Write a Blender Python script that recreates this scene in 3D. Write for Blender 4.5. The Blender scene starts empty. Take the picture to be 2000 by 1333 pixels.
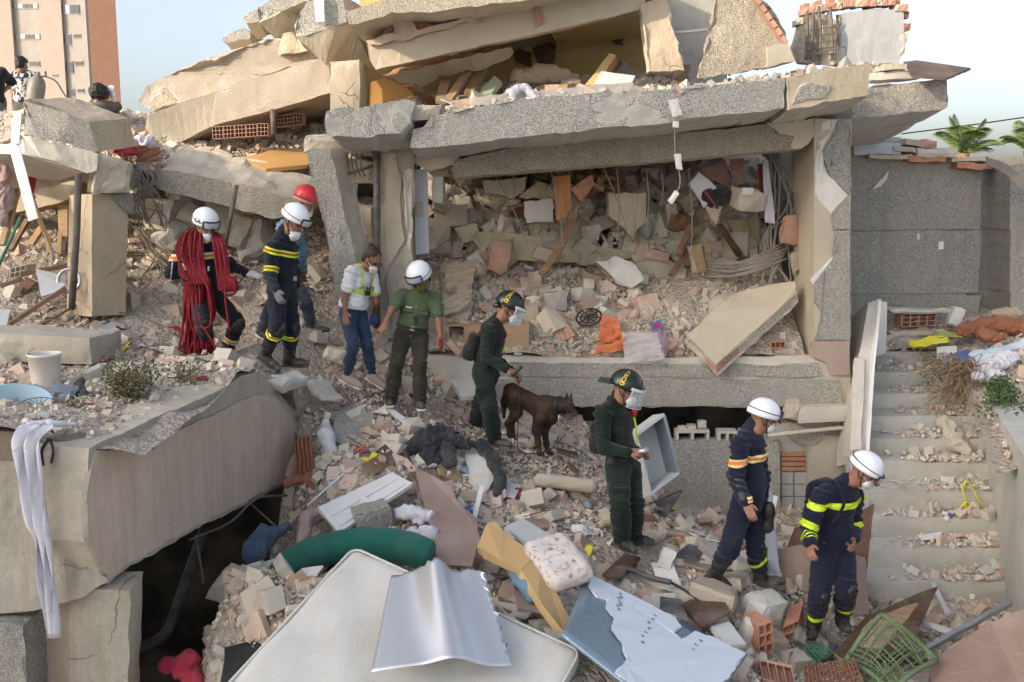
import bpy, bmesh, math, random
import numpy as np
from mathutils import Vector, Matrix, Euler
rad = math.radians
SC = bpy.context.scene
COL = SC.collection
# ---------------------------------------------------------------- camera
F_PX, CX, CY = 1944.4, 1000.0, 666.5
PITCH = math.atan((666.5 - 377.0) / F_PX)
CAM = np.array([0.0, 0.0, 4.5])
cd = bpy.data.cameras.new('camera'); cd.lens = 35.0; cd.sensor_width = 36.0
cd.clip_start = 0.1; cd.clip_end = 2000
cam = bpy.data.objects.new('camera', cd); COL.objects.link(cam)
cam.location = CAM; cam.rotation_euler = (math.pi/2 - PITCH, 0, 0)
SC.camera = cam
# ---------------------------------------------------------------- sky, sun, exposure
SUN_EL = rad(21.0)
SUN_DIR = np.array([-0.80, -0.60, 0.0]); SUN_DIR /= np.linalg.norm(SUN_DIR)
SUN_VEC = np.array([SUN_DIR[0]*math.cos(SUN_EL), SUN_DIR[1]*math.cos(SUN_EL), math.sin(SUN_EL)])
w = bpy.data.worlds.new('World'); SC.world = w; w.use_nodes = True
wn = w.node_tree.nodes; wl = w.node_tree.links; wn.clear()
wo = wn.new('ShaderNodeOutputWorld'); wb = wn.new('ShaderNodeBackground'); sk = wn.new('ShaderNodeTexSky')
sk.sky_type = 'NISHITA'; sk.sun_disc = False; sk.sun_elevation = SUN_EL
sk.sun_rotation = math.atan2(SUN_DIR[0], SUN_DIR[1])
sk.air_density = 0.85; sk.dust_density = 4.0; sk.ozone_density = 1.0; sk.altitude = 0
wb.inputs['Strength'].default_value = 0.15
hs = wn.new('ShaderNodeHueSaturation'); hs.inputs['Saturation'].default_value = 0.66
wl.new(sk.outputs[0], hs.inputs['Color']); wl.new(hs.outputs[0], wb.inputs['Color']); wl.new(wb.outputs[0], wo.inputs['Surface'])
sl = bpy.data.lights.new('sun', 'SUN'); sl.energy = 2.0; sl.angle = rad(0.9); sl.color = (1.0, 0.84, 0.64)
so = bpy.data.objects.new('sun', sl); COL.objects.link(so)
so.rotation_euler = Vector(-SUN_VEC).to_track_quat('-Z', 'Y').to_euler(); so.location = (-20, -15, 30)
SC.view_settings.view_transform = 'Standard'; SC.view_settings.look = 'None'
SC.view_settings.exposure = 1.24; SC.view_settings.gamma = 1.0; SC.view_settings.use_curve_mapping = False
SC.render.engine = 'CYCLES'
SC.cycles.use_denoising = True; SC.cycles.max_bounces = 6; SC.cycles.diffuse_bounces = 4
SC.cycles.transparent_max_bounces = 8; SC.cycles.sample_clamp_indirect = 4.0
SC.cycles.caustics_reflective = False; SC.cycles.caustics_refractive = False

# ---------------------------------------------------------------- projection
_c, _s = math.cos(PITCH), math.sin(PITCH)
def P(px, py, Y):
    """point of the vertical plane at forward distance Y that lies on that line of sight"""
    u = (px - CX) / F_PX; v = (CY - py) / F_PX
    d = np.array([u, _c + v*_s, v*_c - _s])
    return CAM + d * (Y / d[1])
def ray(px, py):
    u = (px - CX) / F_PX; v = (CY - py) / F_PX
    return np.array([u, _c + v*_s, v*_c - _s])
def A(*v): return np.array(v, dtype=float)
def unit(v): v = np.asarray(v, float); return v / (np.linalg.norm(v) + 1e-12)
def rng(seed): return np.random.default_rng(seed)

# ---------------------------------------------------------------- noise
def _hash(ix, iy, iz, seed):
    h = (ix.astype(np.int64)*374761393 + iy.astype(np.int64)*668265263 + iz.astype(np.int64)*2147483647 + seed*1274126177) & 0xffffffff
    h = ((h ^ (h >> 13)) * 1274126177) & 0xffffffff
    h = (h ^ (h >> 16)) & 0xffff
    return h / 32767.5 - 1.0
def vnoise(p, scale=1.0, seed=0):
    p = np.asarray(p, float) * scale
    i = np.floor(p); f = p - i; f = f*f*(3-2*f); i = i.astype(np.int64)
    r = 0
    for dx in (0, 1):
        wx = f[..., 0] if dx else 1-f[..., 0]
        for dy in (0, 1):
            wy = f[..., 1] if dy else 1-f[..., 1]
            for dz in (0, 1):
                wz = f[..., 2] if dz else 1-f[..., 2]
                r = r + wx*wy*wz*_hash(i[..., 0]+dx, i[..., 1]+dy, i[..., 2]+dz, seed)
    return r
def fbm(p, scale=1.0, seed=0, oct=3):
    r = 0; a = 1.0
    for o in range(oct):
        r = r + a*vnoise(p, scale*2**o, seed+o*17); a *= .5
    return r

# ---------------------------------------------------------------- objects
ORG = {}
def link(o): COL.objects.link(o); return o
def tag(o, label=None, cat=None, group=None, kind=None):
    if label: o['label'] = label
    if cat: o['category'] = cat
    if group: o['group'] = group
    if kind: o['kind'] = kind
    return o
def thing(name, label, cat, loc, group=None):
    o = link(bpy.data.objects.new(name, None)); o.location = loc; o.empty_display_size = .2
    ORG[o.name] = np.array(loc, float)
    return tag(o, label, cat, group)
def mesh_data(name, V, Fc, mats=(), midx=None, smooth=False):
    me = bpy.data.meshes.new(name)
    V = np.asarray(V, float)
    if isinstance(Fc, np.ndarray) and Fc.ndim == 2:
        nf, k = Fc.shape
        me.vertices.add(len(V)); me.vertices.foreach_set('co', V.astype(np.float32).ravel())
        me.loops.add(nf*k); me.loops.foreach_set('vertex_index', Fc.astype(np.int32).ravel())
        me.polygons.add(nf)
        me.polygons.foreach_set('loop_start', np.arange(0, nf*k, k, dtype=np.int32))
        me.polygons.foreach_set('loop_total', np.full(nf, k, dtype=np.int32))
        me.update(calc_edges=True)
    else:
        me.from_pydata([tuple(v) for v in V], [], [tuple(int(i) for i in f) for f in Fc]); me.update()
    for m in mats: me.materials.append(m)
    if midx is not None: me.polygons.foreach_set('material_index', np.asarray(midx, dtype=np.int32))
    me.polygons.foreach_set('use_smooth', np.full(len(me.polygons), bool(smooth)))
    return me
def mk(name, V, Fc, mat, parent=None, midx=None, smooth=False, label=None, cat=None, group=None, kind=None, origin=None):
    V = np.asarray(V, float)
    mats = mat if isinstance(mat, (list, tuple)) else [mat]
    if parent is not None: org = ORG[parent.name]
    elif origin is not None: org = np.array(origin, float)
    else:
        lo, hi = V.min(0), V.max(0); org = A((lo[0]+hi[0])/2, (lo[1]+hi[1])/2, lo[2])
    me = mesh_data(name, V - org, Fc, mats, midx, smooth)
    o = link(bpy.data.objects.new(name, me)); ORG[o.name] = org
    if parent is not None: o.parent = parent
    else: o.location = org
    return tag(o, label, cat, group, kind)
class MB:
    def __init__(s): s.v = []; s.f = []; s.m = []; s.n = 0
    def add(s, V, Fc, m=0):
        V = np.asarray(V, float)
        s.v.append(V); s.f += [tuple(int(i)+s.n for i in f) for f in Fc]; s.m += [m]*len(Fc); s.n += len(V); return s
    def build(s, name, mat, parent=None, **k): return mk(name, np.concatenate(s.v), s.f, mat, parent, midx=s.m, **k)

# ---------------------------------------------------------------- shapes
def box(c, sx, sy, sz, R=None):
    v = np.array([[x, y, z] for x in (-.5, .5) for y in (-.5, .5) for z in (-.5, .5)]) * [sx, sy, sz]
    if R is not None: v = v @ np.asarray(R).T
    return v + np.asarray(c), [(0, 1, 3, 2), (4, 6, 7, 5), (0, 4, 5, 1), (2, 3, 7, 6), (0, 2, 6, 4), (1, 5, 7, 3)]
def box2(lo, hi): lo, hi = np.asarray(lo, float), np.asarray(hi, float); return box((lo+hi)/2, *(hi-lo))
def rot(ax, ay, az): return np.array(Euler((ax, ay, az)).to_matrix())
def frame(z, hint=(0, 0, 1)):
    z = unit(z); h = np.asarray(hint, float)
    if abs(z @ unit(h)) > .98: h = A(1, 0, 0) if abs(z[0]) < .9 else A(0, 1, 0)
    x = unit(np.cross(h, z)); y = np.cross(z, x); return x, y, z
def tube(pts, r, n=6, cap=True, flat=1.0):
    pts = np.asarray(pts, float); m = len(pts); r = np.broadcast_to(np.asarray(r, float), (m,))
    T = np.gradient(pts, axis=0); V = []; x = None
    for i in range(m):
        t = unit(T[i])
        if x is None: x, y, _ = frame(t)
        else: x = unit(x - t*(x @ t)); y = np.cross(t, x)
        for k in range(n):
            a = 2*math.pi*k/n; V.append(pts[i] + r[i]*(math.cos(a)*x + flat*math.sin(a)*y))
    Fc = [(i*n+k, i*n+(k+1) % n, (i+1)*n+(k+1) % n, (i+1)*n+k) for i in range(m-1) for k in range(n)]
    if cap: Fc += [tuple(range(n-1, -1, -1)), tuple((m-1)*n+k for k in range(n))]
    return np.array(V), Fc
def spline(pts, n=8):
    pts = np.asarray(pts, float); out = []
    p = np.vstack([2*pts[0]-pts[1], pts, 2*pts[-1]-pts[-2]])
    for i in range(1, len(p)-2):
        for k in range(n):
            t = k/n; a, b, c, d = p[i-1], p[i], p[i+1], p[i+2]
            out.append(.5*((2*b)+(c-a)*t+(2*a-5*b+4*c-d)*t*t+(3*b-a-3*c+d)*t**3))
    out.append(pts[-1]); return np.array(out)
def lathe(prof, n=24, c=(0, 0, 0), R=None):
    V = []; m = len(prof)
    for r, z in prof:
        for k in range(n):
            a = 2*math.pi*k/n; V.append((r*math.cos(a), r*math.sin(a), z))
    V = np.array(V)
    if R is not None: V = V @ np.asarray(R).T
    return V + np.asarray(c), [(i*n+k, i*n+(k+1) % n, (i+1)*n+(k+1) % n, (i+1)*n+k) for i in range(m-1) for k in range(n)]
def hexa(c8, seg=.12, rough=.012, edge=.025, seed=0, nscale=5):
    """solid from 8 corners (bottom ring then top ring) with a lattice of rough points, worn edges"""
    c = np.asarray(c8, float).reshape(2, 4, 3)
    du = max(np.linalg.norm(c[k][1]-c[k][0]) for k in (0, 1)); dv = max(np.linalg.norm(c[k][3]-c[k][0]) for k in (0, 1))
    dw = np.linalg.norm(c[1][0]-c[0][0])
    n = [int(max(1, min(40, round(d/seg)))) for d in (du, dv, dw)]
    idx = {}; V = []; E = []
    def vid(i, j, k):
        if (i, j, k) in idx: return idx[(i, j, k)]
        u, v, w_ = i/n[0], j/n[1], k/n[2]
        q = [(1-u)*(1-v)*c[l][0]+u*(1-v)*c[l][1]+u*v*c[l][2]+(1-u)*v*c[l][3] for l in (0, 1)]
        V.append((1-w_)*q[0]+w_*q[1]); E.append(sum(1 for a, b in ((i, n[0]), (j, n[1]), (k, n[2])) if a in (0, b)))
        idx[(i, j, k)] = len(V)-1; return len(V)-1
    Fc = []
    for a, b, cc in ((0, 1, 2), (0, 2, 1), (1, 2, 0)):
        for side in (0, 1):
            for i in range(n[a]):
                for j in range(n[b]):
                    q = []
                    for (x, y) in ((0, 0), (1, 0), (1, 1), (0, 1)):
                        t = [0, 0, 0]; t[a] = i+x; t[b] = j+y; t[cc] = side*n[cc]; q.append(vid(*t))
                    flip = (side == 0) ^ ((a, b, cc) == (0, 2, 1))
                    Fc.append(tuple(q[::-1]) if flip else tuple(q))
    V = np.array(V); E = np.array(E); ctr = V.mean(0)
    d = np.stack([fbm(V, nscale, seed+s*31) for s in range(3)], 1)
    pull = np.clip(vnoise(V, 3.0, seed+5)*.7+.5, 0, 1.3)*(E >= 2)*edge
    ax = unit(c[0][1]-c[0][0]); rel = V - ctr
    inward = -(rel - np.outer(rel @ ax, ax)*.85); inward /= (np.linalg.norm(inward, axis=1, keepdims=True)+1e-9)
    return V + d*rough + inward*pull[:, None], Fc
def slab8(fl, fr, back, up):
    """corner list from bottom-front-left, bottom-front-right, a back vector and an up vector"""
    fl, fr, back, up = map(lambda q: np.asarray(q, float), (fl, fr, back, up))
    b = [fl, fr, fr+back, fl+back]; return b + [q+up for q in b]
def resample(pts, seg):
    out = []
    for i in range(len(pts)):
        a, b = pts[i], pts[(i+1) % len(pts)]; m = max(1, int(round(np.linalg.norm(b-a)/seg)))
        for k in range(m): out.append(a+(b-a)*k/m)
    return np.array(out)
def plate_mesh(pts, back, seg=.10, jit=.015, seed=0, bjit=None):
    """ragged outline (world points) pushed back by a vector: a slab with its real thickness"""
    pts = resample([np.asarray(p, float) for p in pts], seg); n = len(pts); back = np.asarray(back, float)
    nrm = unit(back); j = np.stack([vnoise(pts, 9, seed+k)+.6*vnoise(pts, 23, seed+9+k) for k in range(3)], 1)*jit
    j -= np.outer(j @ nrm, nrm)*.8
    fr = pts + j
    j2 = np.stack([vnoise(pts+back, 9, seed+50+k) for k in range(3)], 1)*(jit if bjit is None else bjit)
    bk = pts + back + j2
    nb = max(1, int(np.linalg.norm(back)/max(seg*1.5, .15))); nb = min(nb, 8)
    rings = [fr] + [fr+(bk-fr)*k/nb + np.stack([vnoise(fr+(bk-fr)*k/nb, 8, seed+70+q) for q in range(3)], 1)*jit*.7 for k in range(1, nb)] + [bk]
    V = np.vstack(rings); Fc = []
    a = np.zeros(3)
    for i in range(n): a += np.cross(pts[i]-pts[0], pts[(i+1) % n]-pts[0])
    flip = (a @ back) > 0
    Fc.append(tuple(range(n)) if not flip else tuple(range(n-1, -1, -1)))
    last = nb*n; Fc.append(tuple(last+i for i in (range(n-1, -1, -1) if not flip else range(n))))
    m = [0, 1]
    for k in range(nb):
        for i in range(n):
            q = (k*n+i, (k+1)*n+i, (k+1)*n+(i+1) % n, k*n+(i+1) % n)
            Fc.append(q if not flip else q[::-1]); m.append(1)
    return V, Fc, m
def refine(V, Fc, m, seg, amp, seed):
    """break the large faces up and roughen them"""
    bm = bmesh.new(); vs = [bm.verts.new(v) for v in V]
    for f, q in zip(Fc, m):
        try: bm.faces.new([vs[i] for i in f]).material_index = q
        except ValueError: pass
    big = [f for f in bm.faces if len(f.verts) > 4]; bmesh.ops.triangulate(bm, faces=big, quad_method='BEAUTY', ngon_method='BEAUTY')
    for _ in range(5):
        es = [e for e in bm.edges if e.calc_length() > seg*1.7]
        if not es: break
        bmesh.ops.subdivide_edges(bm, edges=es, cuts=1); bmesh.ops.triangulate(bm, faces=[f for f in bm.faces if len(f.verts) > 3])
    bm.normal_update(); bm.verts.index_update(); V2 = np.array([v.co[:] for v in bm.verts]); N = np.array([v.normal[:] for v in bm.verts])
    d = fbm(V2, 7, seed+3, 3)*amp*.8+np.minimum(0, fbm(V2, 2.6, seed+8, 2)-.7)*amp*1.5
    F2 = [[v.index for v in f.verts] for f in bm.faces]; m2 = [f.material_index for f in bm.faces]; bm.free(); return V2+N*d[:, None], F2, m2
def plate(name, pts, back, mat, side=None, parent=None, seg=.10, jit=.015, seed=0, **k):
    """pts: (px, py, Y) triples"""
    V, Fc, m = plate_mesh([P(*p) for p in pts], back, seg, jit, seed)
    ext = np.ptp(V[:len(V)//2], axis=0).max()
    if ext > .5 and jit > .005: V, Fc, m = refine(V, Fc, m, max(.06, ext/30), min(.012, jit*.7), seed)
    return mk(name, V, Fc, [mat, side or mat], parent, midx=m, **k)
def rough_slab(name, c8, mat, parent=None, seg=.12, rough=.012, edge=.025, seed=0, **k):
    V, Fc = hexa(c8, seg, rough, edge, seed); return mk(name, V, Fc, mat, parent, **k)
def sheet(pts_uv, thick, Nrm=None):
    """grid of points (a, b, 3) made into a thin closed sheet"""
    G = np.asarray(pts_uv, float); a, b, _ = G.shape
    du = np.gradient(G, axis=0); dv = np.gradient(G, axis=1); n = np.cross(du, dv); n /= (np.linalg.norm(n, axis=2, keepdims=True)+1e-9)
    V = np.vstack([(G+n*thick/2).reshape(-1, 3), (G-n*thick/2).reshape(-1, 3)]); N = a*b; Fc = []
    I = lambda i, j: i*b+j
    for i in range(a-1):
        for j in range(b-1):
            q = (I(i, j), I(i+1, j), I(i+1, j+1), I(i, j+1)); Fc.append(q); Fc.append(tuple(N+x for x in q[::-1]))
    for i in range(a-1):
        Fc.append((I(i+1, 0), I(i, 0), N+I(i, 0), N+I(i+1, 0))); Fc.append((I(i, b-1), I(i+1, b-1), N+I(i+1, b-1), N+I(i, b-1)))
    for j in range(b-1):
        Fc.append((I(0, j), I(0, j+1), N+I(0, j+1), N+I(0, j))); Fc.append((I(a-1, j+1), I(a-1, j), N+I(a-1, j), N+I(a-1, j+1)))
    return V, Fc
def bilerp(c, a, b):
    c = [np.asarray(q, float) for q in c]; u = np.linspace(0, 1, a)[:, None, None]; v = np.linspace(0, 1, b)[None, :, None]
    return (1-u)*(1-v)*c[0]+u*(1-v)*c[1]+u*v*c[2]+(1-u)*v*c[3]
# ---------------------------------------------------------------- materials
class NT:
    def __init__(s, name):
        s.m = bpy.data.materials.new(name); s.m.use_nodes = True; s.t = s.m.node_tree; s.n = s.t.nodes; s.n.clear()
        s.out = s.n.new('ShaderNodeOutputMaterial'); s.b = s.n.new('ShaderNodeBsdfPrincipled'); s.l(s.b.outputs[0], s.out.inputs[0])
        s.co = s.n.new('ShaderNodeTexCoord').outputs['Object']
    def l(s, a, b): s.t.links.new(a, b)
    def put(s, sock, v):
        if v is None: return
        if hasattr(v, 'is_output'): s.l(v, sock)
        else:
            if isinstance(v, (tuple, list)) and len(v) == 3 and sock.type == 'RGBA': v = (*v, 1)
            sock.default_value = v
    def map(s, scale, loc=(0, 0, 0), rot=(0, 0, 0)):
        m = s.n.new('ShaderNodeMapping'); s.l(s.co, m.inputs[0]); m.inputs['Scale'].default_value = scale; m.inputs['Location'].default_value = loc
        m.inputs['Rotation'].default_value = rot; return m.outputs[0]
    def noise(s, scale, detail=4, rough=.6, vec=None, dist=0, col=False):
        x = s.n.new('ShaderNodeTexNoise'); s.l(vec or s.co, x.inputs['Vector']); x.inputs['Scale'].default_value = scale
        x.inputs['Detail'].default_value = detail; x.inputs['Roughness'].default_value = rough; x.inputs['Distortion'].default_value = dist
        return x.outputs['Color' if col else 'Fac']
    def vor(s, scale, feat='F1', out='Distance', vec=None, rnd=1):
        x = s.n.new('ShaderNodeTexVoronoi'); x.feature = feat; s.l(vec or s.co, x.inputs['Vector']); x.inputs['Scale'].default_value = scale
        x.inputs['Randomness'].default_value = rnd; return x.outputs[out]
    def ramp(s, fac, stops, interp='LINEAR'):
        x = s.n.new('ShaderNodeValToRGB'); s.l(fac, x.inputs[0]); e = x.color_ramp.elements; x.color_ramp.interpolation = interp
        while len(e) < len(stops): e.new(.5)
        for k, (p, c) in enumerate(stops):
            e[k].position = p; e[k].color = (c, c, c, 1) if isinstance(c, (int, float)) else (*c, 1)
        return x.outputs[0]
    def mix(s, fac, a, b, mode='MIX'):
        x = s.n.new('ShaderNodeMix'); x.data_type = 'RGBA'; x.blend_type = mode
        s.put(x.inputs[0], fac); s.put(x.inputs[6], a); s.put(x.inputs[7], b); return x.outputs[2]
    def math(s, op, a, b=None, clamp=False):
        x = s.n.new('ShaderNodeMath'); x.operation = op; x.use_clamp = clamp; s.put(x.inputs[0], a); s.put(x.inputs[1], b); return x.outputs[0]
    def bump(s, h, strength=.5, dist=.01, nrm=None):
        x = s.n.new('ShaderNodeBump'); s.l(h, x.inputs['Height']); x.inputs['Strength'].default_value = strength; x.inputs['Distance'].default_value = dist
        if nrm is not None: s.l(nrm, x.inputs['Normal'])
        return x.outputs[0]
    def attr(s, name, out='Color', typ='GEOMETRY'):
        x = s.n.new('ShaderNodeAttribute'); x.attribute_name = name; x.attribute_type = typ; return x.outputs[out]
    def obj(s, out): return s.n.new('ShaderNodeObjectInfo').outputs[out]
    def sep(s, v, i):
        x = s.n.new('ShaderNodeSeparateXYZ'); s.l(v, x.inputs[0]); return x.outputs[i]
    def fin(s, col, rough=.9, bump=None, metal=0, spec=.3, **k):
        s.put(s.b.inputs['Base Color'], col); s.put(s.b.inputs['Roughness'], rough); s.put(s.b.inputs['Metallic'], metal)
        s.b.inputs['Specular IOR Level'].default_value = spec
        if bump is not None: s.l(bump, s.b.inputs['Normal'])
        for a, v in k.items(): s.put(s.b.inputs[a.replace('_', ' ')], v)
        return s.m
def rgb(r, g, b):
    f = lambda c: ((c/255+.055)/1.055)**2.4 if c > 10 else c/255/12.92
    return (f(r), f(g), f(b))
def sc3(c, k): return tuple(x*k for x in c)
def pebble(name, tint=(.36, .345, .315), patch=0.0, pcol=(.50, .48, .44), scale=105, pscale=.9):
    tint = (tint[0]*1.25, tint[1]*1.25, tint[2]*1.22); n = NT(name); cell = n.vor(scale, out='Color'); g = n.sep(cell, 0)
    c = n.ramp(g, [(0, sc3(tint, .36)), (.3, sc3(tint, .70)), (.62, sc3(tint, 1.15)), (1, sc3(tint, 1.65))])
    d = n.vor(scale); c = n.mix(n.ramp(d, [(.25, 0.0), (.8, .55)]), c, sc3(tint, .72))
    dirt = n.noise(1.7, 6, .65); c = n.mix(n.ramp(dirt, [(.35, 0), (.68, .55)]), c, (.42, .38, .32)); c = n.mix(n.ramp(n.noise(1.0, 6, .7, vec=n.map((5, 5, .6))), [(.5, 0), (.72, .4)]), c, sc3(tint, .55))
    h = n.math('MULTIPLY', d, -1.0); bmp = n.bump(h, .9, .012)
    if patch > 0:
        m = n.ramp(n.noise(pscale, 5, .62, dist=.35), [(1-patch-.012, 0), (1-patch, 1)])
        rim = n.ramp(n.noise(pscale, 5, .62, dist=.35), [(1-patch-.012, 0), (1-patch, 1), (1-patch+.05, .0)])
        pc = n.mix(n.ramp(n.noise(6, 5), [(.3, 0), (.8, .6)]), pcol, sc3(pcol, .72))
        pc = n.mix(n.math('MULTIPLY', rim, .6), pc, (.62, .60, .56)); c = n.mix(m, c, pc)
        bmp2 = n.bump(n.math('MULTIPLY', m, -1), .8, .015, bmp); bmp = bmp2
    return n.fin(c, .93, bmp, spec=.2)
def concrete(name, col=(.40, .37, .32), stain=.5, crack=.0, cscale=1.3, bs=.6, warm=(.45, .38, .28), drip=0):
    col = (col[0]*1.13, col[1]*1.12, col[2]*1.09); n = NT(name); a = n.noise(2.1, 6, .68); b = n.noise(18, 6, .7); f = n.noise(85, 3, .7)
    c = n.mix(n.ramp(a, [(.3, 0), (.72, 1)]), sc3(col, 1.12), sc3(col, 1-.42*stain))
    c = n.mix(n.ramp(n.noise(.8, 5, .6), [(.45, 0), (.75, .55)]), c, warm)
    c = n.mix(n.ramp(b, [(.35, 0), (.8, .35)]), c, sc3(col, .62)); c = n.mix(n.ramp(f, [(.4, 0), (.85, .22)]), c, sc3(col, 1.5))
    if drip:
        dn = n.noise(1.0, 6, .7, vec=n.map((9, 9, .7))); c = n.mix(n.ramp(dn, [(.45, 0), (.75, drip)]), c, sc3(warm, .62))
    h = n.math('ADD', n.math('MULTIPLY', a, .8), n.math('ADD', n.math('MULTIPLY', b, .35), n.math('MULTIPLY', f, .10)))
    bm = n.bump(h, bs, .03)
    if crack:
        v = n.vor(cscale, 'DISTANCE_TO_EDGE', vec=n.mix(.18, n.co, n.noise(3, 4, col=True)))
        k = n.math('MULTIPLY', n.ramp(v, [(0, 1), (.009*crack, 0)]), n.ramp(n.noise(.9, 3), [(.5, 0), (.6, 1)])); c = n.mix(n.math('MULTIPLY', k, .75), c, (.10, .09, .08)); bm = n.bump(n.math('MULTIPLY', k, -1), .6, .02, bm)
    return n.fin(c, .92, bm, spec=.25)
def clay(name, col=(.42, .20, .125)):
    n = NT(name); a = n.noise(4, 6, .65); b = n.noise(40, 4, .7)
    c = n.mix(n.ramp(a, [(.3, 0), (.7, 1)]), sc3(col, 1.15), sc3(col, .75)); c = n.mix(n.ramp(b, [(.45, 0), (.8, .5)]), c, (.52, .42, .34))
    return n.fin(c, .92, n.bump(n.math('ADD', a, n.math('MULTIPLY', b, .4)), .5, .015), spec=.2)
def wood(name, col=(.22, .125, .07), axis=0, k=1.0, rough=.65, dust=.35):
    n = NT(name); s = [14, 14, 14]; s[axis] = 1.2
    g = n.noise(2.2*k, 6, .65, vec=n.map(tuple(s)), dist=.6); a = n.noise(2.5, 5)
    c = n.mix(n.ramp(g, [(.3, 0), (.7, 1)]), sc3(col, 1.25), sc3(col, .62)); c = n.mix(n.ramp(a, [(.42, 0), (.75, dust)]), c, (.46, .41, .35))
    return n.fin(c, rough, n.bump(g, .25, .008), spec=.3)
def board(name, col, dust=.5, rough=.6, dcol=(.48, .42, .37)):
    n = NT(name); a = n.noise(1.6, 7, .7); b = n.noise(30, 4, .75); sc = n.noise(1, 5, .7, vec=n.map((3, 40, 3), rot=(0, 0, .6)))
    c = n.mix(n.ramp(b, [(.3, 0), (.8, .6)]), col, sc3(col, .68)); c = n.mix(n.ramp(a, [(.38, 0), (.68, dust)]), c, dcol)
    c = n.mix(n.ramp(sc, [(.58, 0), (.72, dust*.8)]), c, dcol)
    return n.fin(c, n.ramp(a, [(.3, rough), (.7, .92)]), n.bump(n.math('ADD', a, n.math('MULTIPLY', b, .3)), .25, .01), spec=.35)
def fabric(name, col, dust=.25, rough=.9, ws=420, fold=.35, dcol=(.40, .36, .31), fs=11):
    n = NT(name); a = n.noise(3.2, 6, .7); f = n.noise(fs, 4, .55, dist=.8); wv = n.noise(ws, 2)
    c = n.mix(n.ramp(a, [(.42, 0), (.78, dust)]), col, dcol); c = n.mix(n.ramp(wv, [(.3, 0), (.8, .35)]), c, sc3(col, .7))
    return n.fin(c, rough, n.bump(n.math('ADD', f, n.math('MULTIPLY', wv, .04)), fold, .03), spec=.2, Sheen_Weight=.12)
def plain(name, col, rough=.5, metal=0, spec=.4, dust=.2, bs=.12, dcol=(.42, .38, .33), **k):
    n = NT(name); a = n.noise(5, 6, .7); b = n.noise(60, 3)
    c = n.mix(n.ramp(a, [(.42, 0), (.8, dust)]), col, dcol)
    return n.fin(c, n.math('ADD', n.math('MULTIPLY', a, .22), rough-.1), n.bump(n.math('ADD', a, n.math('MULTIPLY', b, .2)), bs, .01), metal, spec, **k)
def plaster(name, col=(.60, .50, .36), peel=0, pcol=(.42, .34, .26), crack=0):
    n = NT(name); a = n.noise(2.4, 7, .65); b = n.noise(26, 4, .7)
    c = n.mix(n.ramp(a, [(.3, 0), (.75, .7)]), col, sc3(col, .74)); c = n.mix(n.ramp(b, [(.5, 0), (.85, .3)]), c, sc3(col, .7))
    bm = n.bump(n.math('ADD', a, n.math('MULTIPLY', b, .3)), .3, .012)
    if peel:
        m = n.ramp(n.noise(1.3, 6, .62, dist=.4), [(1-peel-.01, 0), (1-peel, 1)]); c = n.mix(m, c, n.mix(b, pcol, sc3(pcol, .6))); bm = n.bump(n.math('MULTIPLY', m, -1), .8, .015, bm)
    if crack:
        v = n.vor(1.1, 'DISTANCE_TO_EDGE', vec=n.mix(.25, n.co, n.noise(3, 4, col=True))); k = n.math('MULTIPLY', n.ramp(v, [(0, 1), (.008*crack, 0)]), n.ramp(n.noise(.8, 3), [(.5, 0), (.6, 1)]))
        c = n.mix(n.math('MULTIPLY', k, .7), c, (.12, .10, .08)); bm = n.bump(n.math('MULTIPLY', k, -1), .5, .02, bm)
    return n.fin(c, .9, bm, spec=.22)
def glassy(name, col=(.85, .9, .92), alpha=.3, rough=.08):
    n = NT(name); n.b.inputs['Alpha'].default_value = alpha
    return n.fin(col, n.math('ADD', n.math('MULTIPLY', n.noise(14, 4), .15), rough), None, 0, .6)
M = {}
M['pebble'] = pebble('pebble_dash')
M['pebble_patch'] = pebble('pebble_dash_peeling', patch=.36)
M['pebble_beam'] = pebble('pebble_dash_brown', (.27, .245, .20), patch=.24, pcol=(.46, .42, .34), pscale=1.6)
M['pebble_wall'] = pebble('pebble_dash_wall', (.29, .285, .27), patch=.0)
M['pebble_shade'] = pebble('pebble_dash_shaded', (.26, .255, .24))  # darker copy of the wall pebble, recess shade put into the colour
M['pebble_warm'] = pebble('pebble_dash_cream', (.36, .32, .265), patch=.30, pcol=(.44, .39, .31))
M['pebble_fascia'] = pebble('pebble_dash_fascia', (.36, .355, .335), patch=.44, pcol=(.47, .45, .41), pscale=1.3)
M['conc'] = concrete('concrete', crack=0)
M['conc_crack'] = concrete('concrete_cracked', crack=1)
M['conc_warm'] = concrete('concrete_warm', (.46, .39, .30), .55, .8, warm=(.50, .40, .27), bs=1.0)
M['beam_warm'] = pebble('pebble_beam_cream', (.42, .365, .29), patch=.62, pcol=(.50, .44, .355), pscale=1.5)
M['conc_light'] = concrete('concrete_light', (.50, .475, .43), .4, .0)
M['conc_grey'] = concrete('concrete_grey', (.36, .355, .335), .5, 0, warm=(.36, .33, .28))
M['conc_old'] = concrete('concrete_old', (.37, .345, .30), .6, .9, 1.6, 1.2, drip=.55)
M['conc_brown'] = concrete('concrete_brown_stain', (.48, .385, .315), .45, 0, warm=(.44, .32, .25), drip=.4, bs=.6)
M['conc_rough'] = concrete('broken_concrete', (.47, .425, .355), .7, 0, bs=1.2)
M['conc_shade'] = concrete('shade_black_concrete', (.035, .033, .031), .5, 0)  # near-black colour stands in for deep shade in cellar and room
M['stair'] = concrete('stair_concrete', (.46, .45, .42), .5, 0, warm=(.44, .40, .34), bs=.5)
M['cream'] = plaster('cream_plaster', (.50, .435, .335), crack=.8)
M['cream_peel'] = plaster('cream_plaster_peeling', (.50, .44, .34), .30, (.46, .31, .20), 1)
M['soffit'] = plaster('soffit_paint', (.60, .565, .51), 0, crack=.7)
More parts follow.
